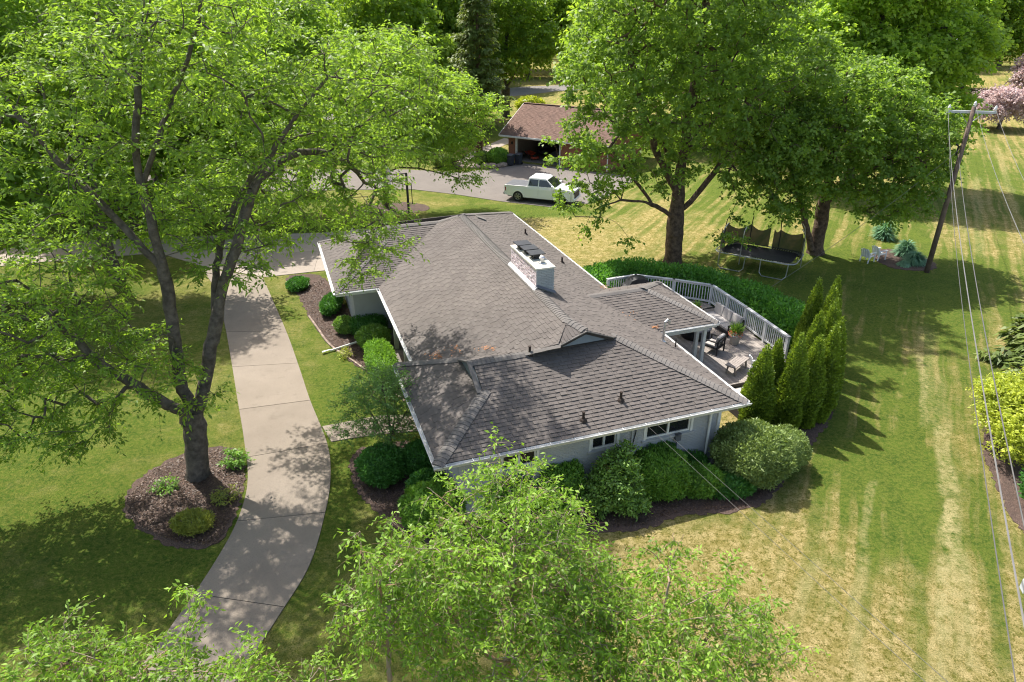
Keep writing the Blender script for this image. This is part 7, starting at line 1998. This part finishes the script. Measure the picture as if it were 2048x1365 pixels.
# ---------------------------------------------------------------- wooded background: four crowns reused
protos = []
bg_leaf = dict(twigs=8, tl=(.9, 2.1), per=6, ll=.52, lw=.36, droop=.2, up=.1, spread=.95, flat=.55)
for i, (bl, n, mt) in enumerate([
    ([(0,0,13,5.5,5.5,3.5), (4,-1,9,3.4,3.4,2.4), (-4,-1,9,3.4,3.4,2.4), (0,-3,6.5,4.4,3,2.2), (0,0,17,4,4,2), (0,2,8,4,4,3)], 330, 'wood_edge'),
    ([(0,0,11,5,5,3.4), (3.6,0,7,3,3.2,2.4), (-3.8,0,7.4,3,3.2,2.4), (0,-2.4,5.0,3.6,2.6,1.8), (.5,0,15,3.4,3.4,2.2)], 300, 'maple_l'),
    ([(0,0,13,4.6,4.6,4.6), (0,-1,7,4.6,4.0,3.0), (2,0,17,3,3,2.4), (-3,1,10,3,3,2)], 300, 'wood_dark'),
    ([(0,0,12,6,5,3), (5,-1,8.6,3,3,2), (-5,-1,9,3,3,2.2), (-1,-2.6,5.6,4.6,2.6,1.8), (2,1,16,4,4,2)], 330, 'locust_b')]):
    protos.append(make_tree("woodland_tree", (0, 0, 0), [[(0,0,-.1), (0,0,3), (.2,0,7), (0,0,12)], [(0,0,3.2), (2.6,0,6.4), (4,0,9)], [(0,0,3.6), (-2.4,0,6.6), (-4,0,9)]], bl, n, 200+i, M['bark'], LM[mt], "x", "tree", "woodland trees across the background", trunk_r=.42, mind=1.1, shell=.4, leaf=bg_leaf, step=1.3, minr=.03))
rgw = np.random.default_rng(55)
W = []
# rows of the wood: (x, y, scale, kind)
for x in np.arange(-74, -10, 8.5): W.append((x, 62+rgw.uniform(-3, 3)+abs(x)*.0, rgw.uniform(.85, 1.1), 'L'))
W = [w for w in W if w[0] < -26]
for x in (-30, -38, -20.5, -27): W.append((x, rgw.uniform(47, 53), rgw.uniform(.8, 1.0), 'L'))
for x in (-34, -42, -50, -31): W.append((x, rgw.uniform(30, 40), rgw.uniform(.8, 1.0), 'L'))
for x in np.arange(-100, 0, 11.5): W.append((x+rgw.uniform(-3, 3), 104+rgw.uniform(-6, 6)+max(0, x+50)*.6, rgw.uniform(1.0, 1.3), 'B'))
for x in np.arange(-22, 60, 9.0): W.append((x+rgw.uniform(-2, 2), 150+rgw.uniform(-6, 8), rgw.uniform(1.1, 1.4), 'B'))
for x in np.arange(-130, 150, 13.0): W.append((x+rgw.uniform(-3, 3), 178+rgw.uniform(-8, 8), rgw.uniform(1.4, 1.8), 'B'))
for x in np.arange(14, 62, 8.5): W.append((x+rgw.uniform(-2, 2), 96+rgw.uniform(-4, 6)+max(0, x-40)*.9, rgw.uniform(1.0, 1.25), 'R'))
for (x, y) in ((72, 124), (82, 132), (92, 126), (100, 136), (110, 128), (68, 138), (96, 118), (106, 112)): W.append((x, y, rgw.uniform(1.0, 1.3), 'D'))
for (x, y) in ((20, 78), (29, 82), (38, 88), (13, 88), (46, 98)): W.append((x, y, rgw.uniform(.95, 1.15), 'R'))
for (x, y) in ((-14, 84), (-22, 80), (-28, 92), (-17, 96), (-9, 92)): W.append((x, y, rgw.uniform(.85, 1.05), 'B'))
order = sorted(range(len(W)), key=lambda i: W[i][1])
kind_n = ["broad bright green", "rounded light green", "narrow dark green", "spreading fresh green"]
def where(x, y):
    a = math.degrees(math.atan2(x, y))
    if y < 60: return "beyond the driveway apron"
    if x < -26 and y < 75: return "along the neighbouring driveway"
    if y < 90: return "just behind the brick garage" if x > 5 else "between street and neighbouring driveway"
    if y < 125: return "along the far street" if x < -5 else ("beside the pole line" if x > 35 else "behind the brick garage")
    if y < 165: return "in the second wood row"
    return "in the farthest wood row"
seen = {}
for q, i in enumerate(order):
    x, y, s_, k = W[i]
    pi = {'L': [0, 3, 3, 1], 'B': [0, 1, 2, 3], 'R': [0, 1, 1, 0], 'D': [2, 2, 1, 2]}[k][rgw.integers(0, 4)]
    src = protos[pi]
    t_ = copy_tree(src)
    t_.location = (x, y, 0); t_.scale = (s_, s_, s_*rgw.uniform(.9, 1.15)); t_.rotation_euler.z = rgw.uniform(-.5, .5) + (math.pi if rgw.uniform() < .4 else 0)
    deg = math.degrees(math.atan2(x, y))
    side = "far left" if deg < -28 else "left" if deg < -14 else "left of centre" if deg < -4 else "centre" if deg < 5 else "right of centre" if deg < 15 else "right" if deg < 27 else "far right"
    lb = "%s tree %s, %s" % (kind_n[pi], where(x, y), side)
    t_["label"] = lb; t_["group"] = "woodland trees across the background"
    seen.setdefault(lb, []).append(t_)
ordn = ["first", "second", "third", "fourth", "fifth", "sixth", "seventh", "eighth", "ninth"]
for lb, ts in seen.items():
    if len(ts) > 1:
        ts.sort(key=lambda o: o.location.x/o.location.y)
        for k, t_ in enumerate(ts): t_["label"] = (lb.replace(" tree ", " tree, %s from left, " % ordn[k]))
for p in protos:
    for c_ in list(p.children): bpy.data.objects.remove(c_)
    bpy.data.objects.remove(p)
# far wooded hillside closing the view
tag_f = np.random.default_rng(66); VV = []; QQ = []; TT = []; no = 0
n = 26000
X = tag_f.uniform(-330, 330, n); Yv = tag_f.uniform(200, 330, n); Zc = 8+8*np.sin(X*.11)*np.sin(Yv*.13+1)+tag_f.uniform(0, 10, n) + (Yv-200)*.16
P = np.stack([X, Yv, Zc], 1)
V, Q = leaves_geo(P, rand_dirs(n, tag_f), rand_dirs(n, tag_f), tag_f.uniform(2.5, 5, n), tag_f.uniform(2, 3.5, n))
o = link_mesh("distant_wood", np_mesh("distant_wood", V, Q, tint=tag_f.uniform(0, 1, n)), None, LM['wood_edge']); tag(o, "far mass of woodland closing the view behind everything", "woodland", kind='stuff')

# mulch chips and grass edge tufts
def scatter_chips(poly_pts, n, name, lb, z=.03):
    rg = np.random.default_rng(len(poly_pts)*7+n)
    xs = [p[0] for p in poly_pts]; ys = [p[1] for p in poly_pts]
    P = []
    while len(P) < n:
        x = rg.uniform(min(xs), max(xs)); y = rg.uniform(min(ys), max(ys)); ins = False; j = len(poly_pts)-1
        for i in range(len(poly_pts)):
            if ((poly_pts[i][1] > y) != (poly_pts[j][1] > y)) and (x < (poly_pts[j][0]-poly_pts[i][0])*(y-poly_pts[i][1])/(poly_pts[j][1]-poly_pts[i][1])+poly_pts[i][0]): ins = not ins
            j = i
        if ins: P.append((x, y, z))
    P = np.array(P); m = len(P)
    V, Q = leaves_geo(P + rg.uniform(-.01, .02, (m, 1))*np.array([[0, 0, 1.]]), unit(rand_dirs(m, rg, -.25, .45)), unit(np.array([[0, 0, 1.]])+rand_dirs(m, rg)*.6), rg.uniform(.04, .11, m), rg.uniform(.015, .04, m))
    o = link_mesh(name, np_mesh(name, V, Q, tint=rg.uniform(0, 1, m)**1.5), None, M['mulch_chip']); tag(o, lb, "mulch", kind='stuff')
scatter_chips([(-12.5, 17.4), (-12.4, 19.0), (-11.5, 20.0), (-10.4, 20.3), (-9.7, 20.0), (-9.0, 18.6), (-8.8, 16.9), (-8.75, 15.5), (-9.4, 15.4), (-10.4, 15.7), (-11.7, 16.4)], 9000, "mulch_chips", "loose bark chips on the bed round the big locust trunk")
scatter_chips([(-5.6, 20.0), (-5.3, 18.6), (-4.5, 17.3), (-3.3, 16.1), (-1.5, 15.4), (1.2, 15.7), (2.3, 16.1), (4.1, 16.3), (5.3, 16.9), (7.4, 17.05), (8.6, 17.9), (9.7, 19.5), (10.8, 20.8), (8, 21), (2, 18.3), (-2.8, 17.6)], 14000, "mulch_chips", "loose bark chips along the beds at the front wall")
scatter_chips([(-4.2, 23.6), (-5.8, 25.4), (-7.3, 27.0), (-8.8, 28.9), (-10.1, 31.4), (-12.0, 35.3), (-11.0, 37), (-9.0, 33.0), (-6.0, 30.0)], 9000, "mulch_chips", "loose bark chips on the long bed beside the porch")
